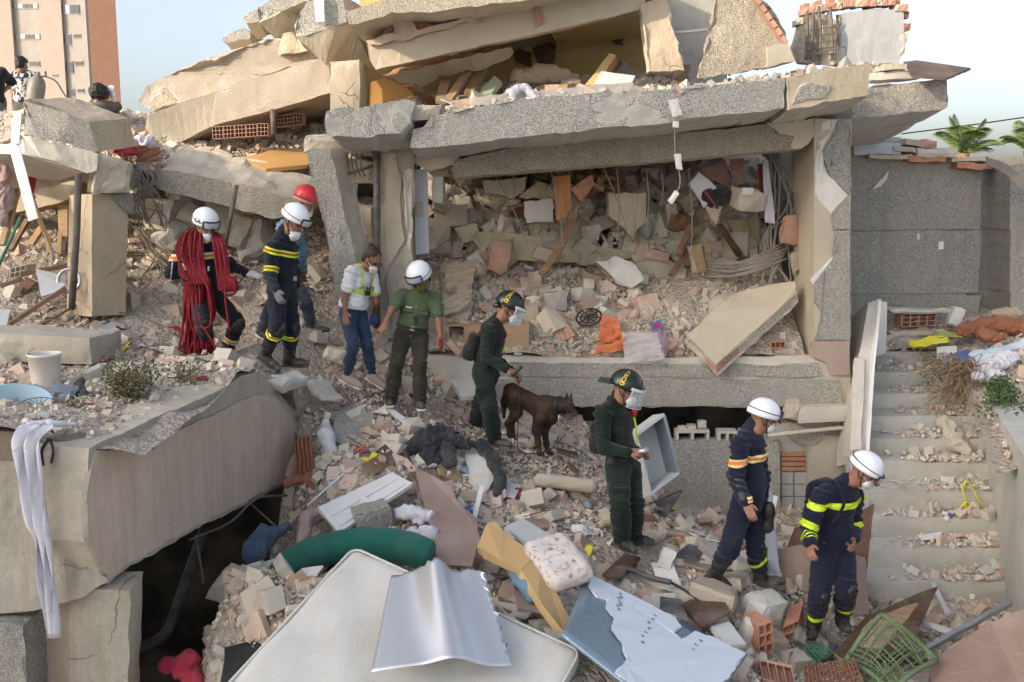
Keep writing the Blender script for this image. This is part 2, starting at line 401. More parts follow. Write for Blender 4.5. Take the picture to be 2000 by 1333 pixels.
M['paleyellow'] = plaster('pale_yellow_plaster', (.42, .375, .26), .2, (.36, .32, .26), 1)
M['yellow'] = plaster('yellow_room_plaster', (.58, .44, .20), .26, (.24, .15, .09))
M['ochre'] = plaster('ochre_room_paint', (.50, .29, .11))
M['palegreen'] = plaster('pale_green_plaster', (.42, .48, .34))
M['whitewall'] = plaster('white_wall_plaster', (.66, .67, .67))
M['white_plaster'] = plaster('white_render_coat', (.66, .645, .60), crack=0)
M['beige'] = plaster('beige_plaster', (.49, .43, .34), 0)
M['pink'] = plaster('pink_concrete', (.40, .30, .26))
M['clay'] = clay('clay_brick')
M['clay_pink'] = clay('clay_brick_pink', (.46, .265, .20))
M['clay_dark'] = clay('clay_dark', (.28, .12, .075))
M['wood'] = wood('splintered_wood')
M['wood_tan'] = wood('tan_wood', (.40, .27, .15))
M['wood_orange'] = wood('orange_wood', (.42, .19, .07), 2, dust=.15)
M['wood_dark'] = wood('dark_wood', (.11, .065, .04))
M['rust'] = plain('rusty_steel', (.13, .105, .09), .75, .35, dust=.5)
M['pipe'] = plain('dark_pipe', (.075, .072, .07), .6, .2, dust=.45)
M['steel'] = plain('grey_steel', (.45, .47, .50), .42, .75, dust=.2)
M['white_metal'] = plain('white_metal', (.70, .70, .68), .45, .1, dust=.3)
M['whitepaint'] = plain('white_paint', (.72, .71, .68), .55, dust=.22)
M['wire'] = plain('grey_cable', (.22, .20, .18), .7, dust=.4)
M['black'] = plain('black_plastic', (.02, .02, .021), .5, dust=.12)
# ---------------------------------------------------------------- ground and rubble terrain
def rbf(pts):
    pts = np.asarray(pts, float); n = len(pts)
    def phi(r): return np.where(r > 1e-6, r*r*np.log(r+1e-9), 0)
    K = phi(np.linalg.norm(pts[:, None, :2]-pts[None, :, :2], axis=2)) + np.eye(n)*.02
    Q = np.hstack([np.ones((n, 1)), pts[:, :2]])
    S = np.block([[K, Q], [Q.T, np.zeros((3, 3))]]); wv = np.linalg.solve(S, np.concatenate([pts[:, 2], np.zeros(3)]))
    def h(x, y):
        q = np.stack([np.ravel(x), np.ravel(y)], 1).astype(float); r = np.linalg.norm(q[:, None]-pts[None, :, :2], axis=2)
        return (phi(r) @ wv[:n] + wv[n] + q @ wv[n+1:]).reshape(np.shape(x))
    return h
def field(name, h, x0, x1, y0, y1, res, mat, keep=None, amp=.05, seed=0):
    xs = np.arange(x0, x1+res, res); ys = np.arange(y0, y1+res, res); X, Y = np.meshgrid(xs, ys, indexing='ij'); Z = h(X, Y)
    p = np.stack([X, Y, X*0], -1); Z = Z + amp*fbm(p, 2.2, seed, 4)
    V = np.stack([X, Y, Z], -1); a, b = X.shape
    I = np.arange(a*b).reshape(a, b); q = np.stack([I[:-1, :-1], I[1:, :-1], I[1:, 1:], I[:-1, 1:]], -1)
    k = np.ones((a-1, b-1), bool)
    if keep is not None: k = keep((X[:-1, :-1]+X[1:, 1:])/2, (Y[:-1, :-1]+Y[1:, 1:])/2)
    q = q[k]; Vf = V.reshape(-1, 3); used = np.unique(q); mp = -np.ones(len(Vf), int); mp[used] = np.arange(len(used))
    return mk(name, Vf[used], mp[q], mat, smooth=True, kind='structure', origin=(0, 0, 0))
def dirt_mat():
    n = NT('rubble_dust'); a = n.noise(3, 8, .7); v = n.vor(16, out='Color'); d = n.vor(16); d2 = n.vor(45)
    c = n.ramp(n.sep(v, 0), [(0, (.34, .30, .25)), (.4, (.46, .405, .33)), (.7, (.47, .35, .275)), (1, (.56, .515, .45))])
    c = n.mix(n.ramp(a, [(.35, 0), (.7, .7)]), c, (.43, .385, .32))
    h = n.math('ADD', n.math('MULTIPLY', d, -.7), n.math('ADD', n.math('MULTIPLY', d2, -.35), n.math('MULTIPLY', a, .6)))
    return n.fin(c, .95, n.bump(h, 1.0, .05), spec=.15)
M['dirt'] = dirt_mat()
M['earth'] = concrete('bare_earth', (.22, .18, .14), .6, 0, warm=(.26, .20, .14), bs=1)
g = 700.0
mk('ground', [(-g, -g, -1.3), (g, -g, -1.3), (g, g, -1.3), (-g, g, -1.3)], [(0, 1, 2, 3)], concrete('pale_bounce_street', (.40, .385, .355), .4, warm=(.42, .39, .34)), kind='structure', origin=(0, 0, -1.3))  # ground kept pale to bounce warm fill light onto the ruin

def wall_x(y): return -2.467 + (y-9.6)*(.46/2.94)
def PV(px, py, off=0.0):
    d = ray(px, py); k = .46/2.94; t_ = (-2.467-9.6*k+off)/(d[0]-k*d[1]); return CAM+d*t_
path = [(520, 722, 10.6), (590, 722, 10.45), (620, 652, 11.7), (507, 660, 11.7), (690, 762, 11.1), (745, 762, 11.1), (762, 796, 11.2), (823, 803, 11.2)]
Apx = path + [(968, 875, 10.8), (928, 845, 11.1), (1055, 889, 10.7), (993, 852, 11.2), (900, 765, 12), (1010, 800, 12), (1120, 845, 12), (1230, 880, 12),
    (1300, 985, 11.9), (1500, 1010, 11.9), (1640, 1050, 11.5), (1217, 1080, 9.1), (1241, 1068, 9.25), (1410, 1162, 8.6), (1500, 1154, 8.7), (1582, 1259, 8.5), (1647, 1242, 8.65),
    (1700, 1180, 9.3), (1900, 1185, 9.25), (1990, 1190, 9.2), (640, 830, 10.6), (700, 870, 10.2), (880, 930, 9.9), (1050, 950, 10.2), (1150, 960, 10.4), (750, 1000, 9.0), (950, 1045, 9.0),
    (1100, 1050, 9.1), (640, 1062, 8.7), (560, 1175, 8.0), (660, 1150, 7.95), (760, 1140, 7.9), (850, 1150, 7.9), (690, 1130, 7.5), (1000, 1215, 7.5), (580, 1290, 6.8), (900, 1330, 6.6), (1050, 1330, 6.6), (1150, 1215, 7.9), (1200, 1220, 7.4), (1400, 1320, 7.2), (1440, 1290, 7.7), (1550, 1350, 7.7), (1800, 1350, 7.7), (2000, 1350, 7.6),
    (700, 1480, 6.0), (520, 1350, 6.6), (1100, 1440, 6.2), (1300, 1400, 6.7), (606, 890, 10.2), (590, 965, 9.5), (490, 1130, 8.2), (425, 1200, 7.7), (410, 1300, 7.1),
    (1500, 1500, 6.0), (1900, 1500, 6.0), (1000, 1600, 5.2), (560, 600, 12), (700, 560, 12.4)]
hA = rbf([P(*p) for p in Apx] + [PV(592, 842, .05), PV(588, 895, .08), PV(566, 952, .10), PV(530, 990, .10)*A(1, 1, .5), A(-2.5, 8.4, -.7), A(-2.9, 7.4, -.9), A(-2.5, 9.2, -.2), A(-3, 6.5, -1), A(-2.2, 6.6, -.6), A(-3.2, 8.6, -.9), A(-2.0, 8.6, .1)])
Hpx = path + [(165, 868, 6.78), (300, 812, 7.78), (420, 760, 8.83), (500, 724, 9.6), (0, 838, 6.82), (-200, 838, 6.82), (90, 757, 9.5), (0, 740, 9.6), (-200, 740, 9.6), (100, 708, 10.3), (300, 703, 10.6),
    (435, 709, 11), (408, 700, 11.1), (0, 620, 11.6), (-150, 620, 11.6), (150, 610, 11.8), (250, 575, 12.3), (330, 585, 12.3), (60, 500, 12.6), (0, 440, 13.2), (100, 450, 13.4), (-150, 440, 13.2), (300, 525, 13),
    (480, 600, 12.3), (560, 600, 12), (620, 560, 12.3), (600, 470, 13.2), (640, 500, 12.8), (620, 420, 13.7), (400, 520, 13.2), (700, 560, 12.4), (700, 480, 13)]
hH = rbf([P(*p) for p in Hpx]+[PV(545, 772), PV(590, 838)])
field('rubble_slope', hA, -3.2, 4.9, 5.0, 12.35, .075, M['dirt'], lambda x, y: (y > 10.4) | (x > wall_x(y)+.03), .05, 3)
field('rubble_platform', hH, -8.5, -1.5, 6.78, 14.2, .075, M['dirt'], lambda x, y: ((x < wall_x(np.minimum(y, 10.8))-.03) & (y < 10.9)) | ((x < -2.6) & (y < 11.6)) | (y > 11.5), .045, 5)
Bpx = [(850, 692, 12.1), (1000, 695, 12.1), (1250, 702, 12.1), (1550, 702, 12.1), (900, 610, 12.6), (1100, 610, 12.8), (1300, 605, 12.8), (1500, 590, 12.8), (900, 520, 13.3), (1100, 520, 13.7), (1300, 510, 13.8),
    (1500, 490, 13.6), (900, 490, 14.2), (1300, 465, 14.6), (1100, 480, 14.6), (780, 600, 12.6), (1600, 600, 12.8)]
hB = rbf([P(*p) for p in Bpx])
field('rubble_fill', hB, -1.5, 3.62, 12.12, 14.95, .08, M['dirt'], None, .05, 9)
Cpx = [(1690, 690, 13.5), (1900, 690, 13.3), (1990, 690, 12.6), (1700, 645, 14), (1900, 640, 14), (1990, 640, 13.8), (1800, 612, 14.5), (2050, 620, 14.4), (1950, 755, 12), (2030, 790, 11.4), (2080, 840, 10.2), (2100, 700, 12.5)]
hC = rbf([P(*p) for p in Cpx])
ONC = lambda x, y: (y > 13.5) | (x > 5.64+np.where(y > 11.9, (y-11.9)*.19, (y-11.9)*.377))
field('rubble_landing', hC, 3.9, 8.5, 9.2, 14.8, .08, M['dirt'], ONC, .04, 12)
Epx = [(180, 268, 13.2), (250, 276, 13.3), (200, 262, 13.8), (300, 292, 13), (250, 330, 12.5), (330, 305, 12.9), (120, 236, 13.6), (60, 225, 14), (0, 250, 13.5), (-100, 250, 13.5), (400, 292, 13.3), (480, 305, 13.4), (600, 335, 13.2),
    (560, 265, 14), (420, 262, 14.2), (640, 255, 14.2), (600, 372, 12.9), (480, 342, 12.8), (230, 232, 14.2), (640, 300, 13.6), (50, 306, 17), (-60, 306, 17), (200, 300, 17), (400, 290, 17), (600, 290, 17)]
hE = rbf([P(*p) for p in Epx])
field('rubble_upper', hE, -9.6, -2.2, 12.55, 17.8, .09, M['dirt'], None, .05, 15)

# ---------------------------------------------------------------- unseen block added behind the viewpoint to throw the shade
def windowed_block(name, label, lo, hi, mat, wins, glass):
    t = thing(name, label, 'building', ((lo[0]+hi[0])/2, (lo[1]+hi[1])/2, lo[2]))
    V, Fc = box2(lo, hi); mk('wall', V, Fc, mat, t)
    for (x, z, w_, h_) in wins:
        V, Fc = box2((x, hi[1]-.05, z), (x+w_, hi[1]+.06, z+h_)); o = mk('window', V, Fc, M['whitepaint'], t)
        V, Fc = box2((x+.1, hi[1]+.02, z+.1), (x+w_-.1, hi[1]+.075, z+h_-.1)); mk('pane', V, Fc, glass, o)
    return t
M['pane'] = plain('window_glass', (.05, .06, .07), .15, 0, .6, dust=.1)
M['salmon'] = plaster('salmon_render', (.50, .315, .225), 0)
ab = windowed_block('shade_block', 'tall unseen block added behind the viewpoint to shade the ruin', (-58, -34, -1.3), (-46.8, -20, 24.5), M['salmon'],
    [(-57+i*3.3, 1.5+k*3.2, 1.8, 1.4) for i in range(3) for k in range(7)], M['pane'])
V, Fc = box2((-46.8, -34.01, -1.3), (-28, -20.2, 26.4)); mk('shade_step', V, Fc, M['salmon'], ab)  # taller unseen box added to keep the open room in shade

# ---------------------------------------------------------------- ruined storey
YF = 12.0
rh = thing('ruined_house', 'pebble-dashed collapsed storey with open rubble-filled room between two pillars', 'building', P(1250, 800, 12.2))
plate('plinth_wall', [(820, 694, 12.03), (1000, 697, 12.03), (1300, 699, 12.03), (1660, 694, 12.03), (1660, 797, 12.03), (820, 797, 12.03)], (0, .4, 0), M['conc_light'], M['conc_rough'], rh, jit=.012, seed=1)
plate('render_band', [(958, 707, 12.0), (1200, 709, 12.0), (1500, 712, 12.0), (1598, 708, 12.0), (1612, 737, 12.0), (958, 737, 12.0)], (0, .05, 0), M['pebble'], M['conc_light'], rh, jit=.012, seed=2)
plate('render_band', [(905, 740.5, 12.0), (1640, 740.5, 12.0), (1648, 793, 12.0), (1100, 793, 12.0), (905, 793, 12.0)], (0, .05, 0), M['pebble'], M['conc_light'], rh, jit=.004, seed=3)
# right pillar
V, Fc = hexa(slab8(P(1590, 800, 12.02), P(1660, 800, 12.02), A(-.02, .8, 0), P(1590, 232, 12.02)-P(1590, 800, 12.02)), .15, .008, .012, 4); pil = mk('pillar', V, Fc, M['beige'], rh)
plate('white_coat', [(1606, 236, 12), (1637, 234, 12), (1630, 259, 12), (1603, 300, 12), (1617, 343, 12), (1657, 381, 12), (1623, 420, 12), (1608, 403, 12), (1592, 378, 12), (1591, 305, 12), (1600, 273, 12)], (0, .03, 0), M['white_plaster'], None, pil, seg=.04, jit=.012, seed=5)
plate('pebble_coat', [(1637, 234, 11.98), (1661, 233, 11.98), (1661, 383, 11.98), (1619, 342, 11.98), (1605, 300, 11.98), (1632, 259, 11.98)], (0, .045, 0), M['pebble_wall'], None, pil, seg=.05, jit=.012, seed=6)
plate('pebble_coat', [(1625, 421, 11.98), (1661, 386, 11.98), (1661, 448, 11.98), (1628, 448, 11.98)], (0, .045, 0), M['pebble_wall'], None, pil, seg=.05, jit=.006, seed=7)
plate('pebble_coat', [(1629, 451, 11.98), (1661, 451, 11.98), (1661, 665, 11.98), (1591, 665, 11.98), (1602, 638, 11.98), (1604, 610, 11.98), (1591, 589, 11.98), (1591, 552, 11.98), (1626, 506, 11.98), (1632, 480, 11.98)], (0, .045, 0), M['pebble_wall'], None, pil, seg=.05, jit=.008, seed=8)
plate('pink_block', [(1588, 667, 11.985), (1660, 667, 11.985), (1658, 733, 11.985), (1622, 733, 11.985), (1615, 708, 11.985), (1586, 698, 11.985)], (0, .04, 0), M['pink'], None, pil, seg=.05, jit=.008, seed=9)
plate('white_coat', [(1582, 548, 11.99), (1628, 503, 11.99), (1632, 512, 11.99), (1600, 545, 11.99), (1592, 560, 11.99)], (0, .03, 0), M['white_plaster'], None, pil, seg=.04, jit=.008, seed=10)
# left pillar, pipe and door panel
pl2 = plate('pillar', [(744, 290, 11.95), (806, 290, 11.95), (808, 380, 11.95), (803, 470, 11.95), (805, 660, 11.95), (742, 660, 11.95)], (0, .55, 0), M['conc_old'], M['conc_warm'], rh, seg=.12, jit=.02, seed=11)
plate('render_coat', [(743, 300, 11.93), (772, 298, 11.93), (786, 350, 11.93), (778, 420, 11.93), (790, 470, 11.93), (760, 520, 11.93), (748, 560, 11.93), (742, 600, 11.93)], (0, .04, 0), M['cream'], None, pl2, seg=.05, jit=.015, seed=12)
plate('render_coat', [(790, 330, 11.93), (806, 330, 11.93), (804, 500, 11.93), (796, 480, 11.93), (793, 400, 11.93)], (0, .04, 0), M['conc_light'], None, pl2, seg=.05, jit=.012, seed=13)
V, Fc = tube([P(735, 285, 11.8), P(736, 380, 11.8), P(736, 640, 11.8)], .042, 14); mk('drain_pipe', V, Fc, M['pipe'], rh, smooth=True)
V, Fc = tube([P(735, 291, 11.8), P(735, 300, 11.8)], .056, 14); mk('pipe_collar', V, Fc, M['pipe'], rh)
M['bluewhite'] = plain('blue_white_paint', (.46, .49, .56), .6, dust=.25)
dp = plate('door_panel', [(808, 332, 12.25), (834, 330, 12.25), (838, 495, 12.25), (812, 498, 12.25)], (0, .06, 0), M['bluewhite'], None, rh, jit=.003)
plate('dark_slot', [(812, 395, 12.235), (826, 393, 12.235), (827, 424, 12.235), (813, 426, 12.235)], (0, .03, 0), M['conc_grey'], None, dp, jit=.002)
# beam
plate('pebble_beam', [(890, 312, 12.0), (1000, 290, 12.0), (1300, 262, 12.0), (1570, 236, 12.0), (1582, 262, 12.0), (1566, 291, 12.0), (1300, 314, 12.0), (1000, 338, 12.0), (888, 348, 12.0), (882, 330, 12.0)], (0, .42, -.02), M['pebble_beam'], M['conc_warm'], rh, jit=.008, seed=14)
plate('beam_end', [(1490, 240, 11.97), (1600, 228, 11.97), (1588, 268, 11.97), (1566, 294, 11.97), (1540, 290, 11.97), (1552, 268, 11.97), (1520, 262, 11.97)], (0, .3, 0), M['conc_rough'], None, rh, seg=.05, jit=.03, seed=15)
plate('beam_end', [(700, 280, 12.05), (900, 285, 12.05), (890, 325, 12.05), (840, 335, 12.05), (800, 318, 12.05), (760, 300, 12.05)], (0, .5, 0), M['conc_rough'], None, rh, seg=.06, jit=.035, seed=16)
# room back and sides
plate('back_wall', [(700, 200, 15.0), (1640, 200, 15.0), (1640, 800, 15.0), (700, 800, 15.0)], (0, .2, 0), M['conc_shade'], None, rh, seg=.5, jit=.01)
V, Fc = box2(P(1590, 800, 12.8)+A(-.02, 0, 0), (P(1590, 800, 12.8)[0]+.2, 15.2, 5.4)); mk('side_wall', V, Fc, M['conc_grey'], rh)
# lower opening: low wall, pier, capstone, bricks
plate('low_wall', [(1290, 862, 12.02), (1400, 860, 12.02), (1522, 858, 12.02), (1524, 1060, 12.02), (1285, 1060, 12.02)], (0, .2, 0), M['pebble'], M['conc_grey'], rh, jit=.008, seed=17)
plate('pier', [(1500, 828, 12.1), (1655, 822, 12.1), (1655, 1080, 12.1), (1500, 1080, 12.1)], (0, .4, 0), M['conc_grey'], None, rh, jit=.01, seed=18)
plate('pier_face', [(1576, 850, 12.06), (1653, 850, 12.06), (1653, 1060, 12.06), (1576, 1060, 12.06)], (0, .1, 0), M['conc'], None, rh, jit=.006, seed=19)
plate('pier_coat', [(1548, 828, 12.05), (1612, 845, 12.05), (1600, 864, 12.05), (1570, 872, 12.05), (1535, 850, 12.05)], (0, .1, 0), M['pebble'], None, rh, seg=.05, jit=.015, seed=20)
M['whitegrey'] = concrete('pale_stone', (.50, .48, .44), .4)
V, Fc = hexa(slab8(P(1562, 828, 11.85), P(1658, 824, 11.85), A(0, .35, 0), A(0, 0, .20)), .06, .008, .012, 21); mk('capstone', V, Fc, M['whitegrey'], rh)
V, Fc = hexa(slab8(P(1536, 822, 11.9), P(1566, 824, 11.9), A(0, .3, 0), A(0, 0, .24)), .05, .03, .06, 22); mk('capstone', V, Fc, M['conc_rough'], rh)
for k in range(4):
    V, Fc = box2(P(1526, 891+k*9.5, 12.07), P(1574, 884+k*9.5, 12.07)+A(0, .12, 0)); mk('brick', V, Fc, M['clay'], rh)
for k in range(3):
    for j in range(2):
        V, Fc = box2(P(1526+j*26, 945+k*24, 12.08), P(1549+j*26, 923+k*24, 12.08)+A(0, .1, 0)); mk('block', V, Fc, M['conc_grey'], rh)
V, Fc = tube(spline([P(1500, 852, 11.95), P(1530, 848, 11.95), P(1600, 840, 11.95), P(1656, 835, 11.95)]), .028, 10); mk('waste_pipe', V, Fc, M['whitegrey'], rh, smooth=True)
# channel blocks standing on the low wall
def channel_block(px0, px1, py0, py1, Y):
    a, b = P(px0, py1, Y), P(px1, py0, Y); mb = MB(); t = .035
    mb.add(*box2((a[0], Y, b[2]-t), (b[0], Y+.16, b[2]))); mb.add(*box2((a[0], Y+.001, a[2]), (a[0]+t, Y+.159, b[2]-t-.001))); mb.add(*box2((b[0]-t, Y+.001, a[2]), (b[0], Y+.159, b[2]-t-.001)))
    mb.add(*box2(((a[0]+b[0])/2-t/2, Y+.002, a[2]), ((a[0]+b[0])/2+t/2, Y+.158, b[2]-t-.001)))
    return mb
for k, (x0, x1, y0, y1) in enumerate([(1275, 1301, 838, 859), (1320, 1386, 841, 860), (1402, 1440, 842, 860), (1446, 1480, 842, 860)]):
    channel_block(x0, x1, y0, y1, 12.05).build('channel_block', M['conc_light'], label='hollow concrete block set on the low wall below the ledge', cat='block', group='hollow blocks along the low wall')
for k, (px, py, w_, r_) in enumerate([(1333, 838, .10, .1), (1352, 836, .13, -.1), (1372, 832, .18, .12), (1284, 828, .2, -.5)]):
    V, Fc = hexa(slab8(P(px-8, py+6, 12.1), P(px+8, py+6, 12.1), A(0, .1, 0), A(0, 0, .07+.03*(k == 2))), .05, .008, .01, 60+k); mk('mortar_lump', V, Fc, M['conc_light'], label='broken mortar lump resting on a hollow block of the low wall', cat='lump', group='lumps on the hollow blocks')
# darkness behind lower opening
V, Fc = box2((P(1000, 800, 13)[0], 14.6, -1.3), (P(1660, 800, 12)[0], 14.8, 2.2)); mk('cellar_wall', V, Fc, M['conc_shade'], rh)

# ---------------------------------------------------------------- floor slabs broken over the storey
bs = lambda name, pts, back, m, s_, label, seed, seg=.1, jit=.02, parent=None: plate(name, pts, back, m, s_, parent, seg=seg, jit=jit, seed=seed, label=label, cat='slab')
bs('broken_slab', [(845, 226, 11.1), (930, 207, 11.1), (1020, 193, 11.1), (1180, 181, 11.1), (1300, 176, 11.1), (1420, 164, 11.1), (1533, 150, 11.1), (1534, 213, 11.1), (1300, 240, 11.1), (1100, 262, 11.1), (850, 286, 11.1), (801, 289, 11.1), (808, 252, 11.1), (842, 246, 11.1)],
   (0, 3.6, -.36), M['pebble_fascia'], M['soffit'], 'long grey pebble-dashed floor slab hanging over the rubble-filled room', 31, .09, .015)
bs('broken_slab', [(1537, 152, 11.05), (1600, 136, 11.05), (1698, 123, 11.05), (1700, 188, 11.05), (1620, 200, 11.05), (1540, 213, 11.05)], (.1, 1.9, -.2), M['conc_warm'], M['soffit'], 'tan chipped slab end beside the crack in the overhanging floor', 32, .07, .018)
plate('render_coat', [(1560, 168, 11.03), (1590, 160, 11.03), (1625, 170, 11.03), (1612, 190, 11.03), (1575, 196, 11.03), (1548, 205, 11.03)], (0, .06, 0), M['pebble_patch'], M['conc_light'], bpy.data.objects['broken_slab.001'], seg=.05, jit=.02, seed=33)
bs('broken_slab', [(1668, 172, 12.25), (1760, 162, 12.25), (1848, 153, 12.25), (1851, 210, 12.25), (1835, 216, 12.25), (1750, 224, 12.25), (1664, 233, 12.25)], (0, 2.6, -.40), M['pebble'], M['soffit'], 'pebble-dashed slab jutting over the plain grey wall', 34, .09, .012)
bs('broken_slab', [(633, 219, 11.0), (700, 206, 11.0), (760, 198, 11.0), (798, 195, 11.0), (812, 204, 11.0), (800, 240, 11.0), (785, 259, 11.0), (700, 266, 11.0), (650, 270, 11.0), (636, 262, 11.0)], (.12, 1.6, -.26), M['pebble_fascia'], M['soffit'], 'short grey slab corner above the dark drain pipe', 35, .07, .025)
V, Fc = hexa(slab8(P(783, 238, 11.12), P(858, 232, 11.12), A(0, .9, 0), A(.05, 0, .17)), .06, .03, .05, 36); mk('broken_slab', V, Fc, M['conc_rough'], label='cracked wedge of concrete squeezed between the two grey slabs', cat='slab')
V, Fc = hexa(slab8(P(925, 207, 11.4), P(1240, 178, 11.4), A(0, .25, 0), A(0, 0, .10)), .08, .01, .02, 37); mk('kerb', V, Fc, M['conc_light'], label='low concrete kerb along the top of the long overhanging slab', cat='kerb')
# column and upper floors
V, Fc = hexa(slab8(P(645, 222, 12.2), P(702, 218, 12.2), A(0, .65, 0), P(645, 120, 12.2)-P(645, 222, 12.2)), .08, .010, .02, 38); mk('concrete_column', V, Fc, M['conc_warm'], label='stubby rough concrete column holding up the tilted upper floor', cat='column')
up = thing('upper_floor', 'cream tilted upper floor with peeling beam and yellow room inside', 'building', P(960, 190, 12.3))
plate('fascia', [(676, 24, 11.6), (760, -5, 11.6), (900, -60, 11.6), (1250, -150, 11.6), (1250, -52, 11.6), (1048, -2, 11.6), (860, 25, 11.6), (766, 28, 11.6), (681, 53, 11.6)], (.05, 2.9, -.10), M['pebble_warm'], M['cream'], up, jit=.02, seed=39)
plate('beam', [(716, 79, 12.15), (860, 50, 12.15), (1050, 8, 12.15), (1260, -40, 12.15), (1262, 18, 12.15), (1040, 70, 12.15), (880, 104, 12.15), (734, 138, 12.15), (720, 120, 12.15)], (0, .35, .03), M['cream'], M['conc_warm'], up, jit=.012, seed=40)
plate('broken_edge', [(712, 78, 12.1), (770, 62, 12.1), (760, 35, 12.1), (800, 30, 12.1), (812, 55, 12.1), (930, 30, 12.1), (1040, 2, 12.1), (1045, 12, 12.1), (930, 42, 12.1), (850, 60, 12.1), (800, 75, 12.1), (760, 80, 12.1), (720, 88, 12.1)], (0, .12, 0), M['conc_brown'], M['clay'], up, seg=.05, jit=.03, seed=41)
plate('back_wall', [(700, -40, 14.6), (1420, -60, 14.6), (1420, 240, 14.6), (700, 240, 14.6)], (0, .2, 0), M['yellow'], None, up, seg=.5, jit=.01, seed=42)
plate('sloping_ceiling', [(1060, 30, 12.6), (1250, -10, 12.6), (1262, 70, 14.4), (1090, 100, 14.4)], (0, .1, .12), M['yellow'], None, up, seg=.2, jit=.02, seed=43)
plate('partition', [(722, 160, 13.2), (752, 150, 13.2), (795, 170, 13.2), (830, 215, 13.2), (722, 215, 13.2)], (0, .12, 0), M['ochre'], None, up, seg=.1, jit=.01, seed=44)
plate('torn_ceiling', [(745, 150, 12.7), (860, 122, 12.7), (1000, 90, 12.7), (1000, 120, 12.9), (930, 140, 12.9), (860, 150, 13.0), (820, 178, 13.0), (790, 168, 12.9)], (0, .08, .06), M['cream'], M['clay'], up, seg=.06, jit=.03, seed=45)
plate('brick_stub', [(1040, -5, 12.12), (1052, -8, 12.12), (1062, 45, 12.12), (1050, 52, 12.12)], (0, .2, 0), M['clay'], None, up, seg=.05, jit=.015, seed=46)
for k, (a, b, c_, d) in enumerate([(1000, 95, 1040, 130), (1042, 85, 1085, 135), (1188, 38, 1222, 92)]):
    plate('hole_shade_plate', [(a, b+10, 14.58), (a+15, b, 14.58), (c_, b+6, 14.58), (c_-4, d, 14.58), (a+12, d-8, 14.58)], (0, .1, 0), M['wood_dark'], None, up, seg=.08, jit=.04, seed=47+k)  # dark plates on the wall paint the shade inside holes
# roof of the upper floor, closes the room
V, Fc = box2((P(690, 0, 12)[0], 13.4, P(690, -60, 13)[2]), (P(1420, 0, 14)[0], 14.9, P(690, -60, 13)[2]+.2)); mk('roof_slab', V, Fc, M['conc_warm'], up)
plate('tilted_column', [(1248, 6, 12.1), (1300, -12, 12.1), (1318, 60, 12.1), (1337, 141, 12.1), (1268, 140, 12.1), (1258, 70, 12.1)], (0, .3, 0), M['conc_warm'], M['conc_light'], None, seg=.08, jit=.015, seed=50, label='leaning cream concrete post at the open yellow room', cat='post')
plate('grey_wall', [(1300, -40, 13.6), (1420, -40, 13.6), (1420, 180, 13.6), (1310, 180, 13.6)], (0, .15, 0), M['conc_grey'], None, None, seg=.2, label='grey inner wall between the leaning post and the pebble block', cat='wall')
pb = plate('wall_block', [(1405, -30, 12.0), (1472, -30, 12.0), (1500, 18, 12.0), (1537, 70, 12.0), (1540, 88, 12.0), (1512, 120, 12.0), (1500, 133, 12.0), (1430, 147, 12.0), (1360, 155, 12.0), (1378, 95, 12.0), (1392, 30, 12.0)], (.05, .35, .05), M['pebble_warm'], M['conc_rough'], None, seg=.07, jit=.02, seed=51, label='big tilted cream pebble-dashed wall block on the slab edge', cat='wall block')
for k in range(6):
    c = P(1478+k*10, 4+k*15, 11.98); V, Fc = box(c, .12, .16, .05, rot(0, .95, 0)); mk('brick', V, Fc, M['clay_pink'], pb)
plate('plaster_face', [(1500, 92, 11.9), (1540, 84, 11.9), (1553, 118, 11.9), (1500, 132, 11.9)], (0, .3, 0), M['conc'], None, pb, seg=.08, jit=.01, seed=52)
wf = thing('wall_fragment', 'upright white wall fragment with broken brick top and bare rebar', 'wall fragment', P(1660, 130, 12.7))
plate('plaster_panel', [(1640, 26, 12.6), (1700, 16, 12.6), (1764, 20, 12.6), (1758, 60, 12.6), (1770, 76, 12.6), (1766, 98, 12.6), (1755, 125, 12.6), (1640, 130, 12.6)], (0, .18, 0), plaster('pale_wall_plaster', (.40, .41, .42)), M['conc_rough'], wf, seg=.05, jit=.012, seed=53)
plate('pebble_panel', [(1550, 92, 12.7), (1560, 55, 12.6), (1576, 27, 12.58), (1600, 24, 12.58), (1640, 46, 12.58), (1638, 128, 12.58), (1562, 124, 12.6)], (0, .18, 0), M['pebble_patch'], M['conc_rough'], wf, seg=.05, jit=.015, seed=54)
plate('concrete_stub', [(1604, 40, 12.55), (1622, 20, 12.55), (1634, 45, 12.55), (1640, 128, 12.55), (1600, 128, 12.55)], (0, .1, 0), M['conc_rough'], None, wf, seg=.04, jit=.025, seed=55)
r0 = rng(5)
for k in range(17):
    t_ = k/16; px = 1562+t_*205; py = 26-20*math.sin(min(1, t_*1.5)*1.4) + (10 if t_ > .9 else 0) + (18 if t_ < .06 else 0)
    V, Fc = hexa(slab8(P(px-6.5, py+6, 12.57), P(px+6.5, py+5, 12.57), A(0, .22, 0), A(0, 0, .085)), .05, .012, .015, 200+k); mk('brick', V, Fc, M['clay_pink'] if k % 3 else M['conc_rough'], wf)
    if k % 2: V, Fc = hexa(slab8(P(px-6, py-6, 12.62), P(px+6, py-7, 12.62), A(0, .18, 0), A(0, 0, .075)), .05, .015, .02, 230+k); mk('brick', V, Fc, M['clay'], wf)
for k in range(4):
    V, Fc = hexa(slab8(P(1757, 40+k*22, 12.6), P(1776-3*k*(k > 2), 39+k*22, 12.6), A(0, .2, 0), A(0, 0, .10)), .04, .02, .03, 250+k); mk('brick', V, Fc, M['clay_dark'] if k < 2 else M['conc_rough'], wf)
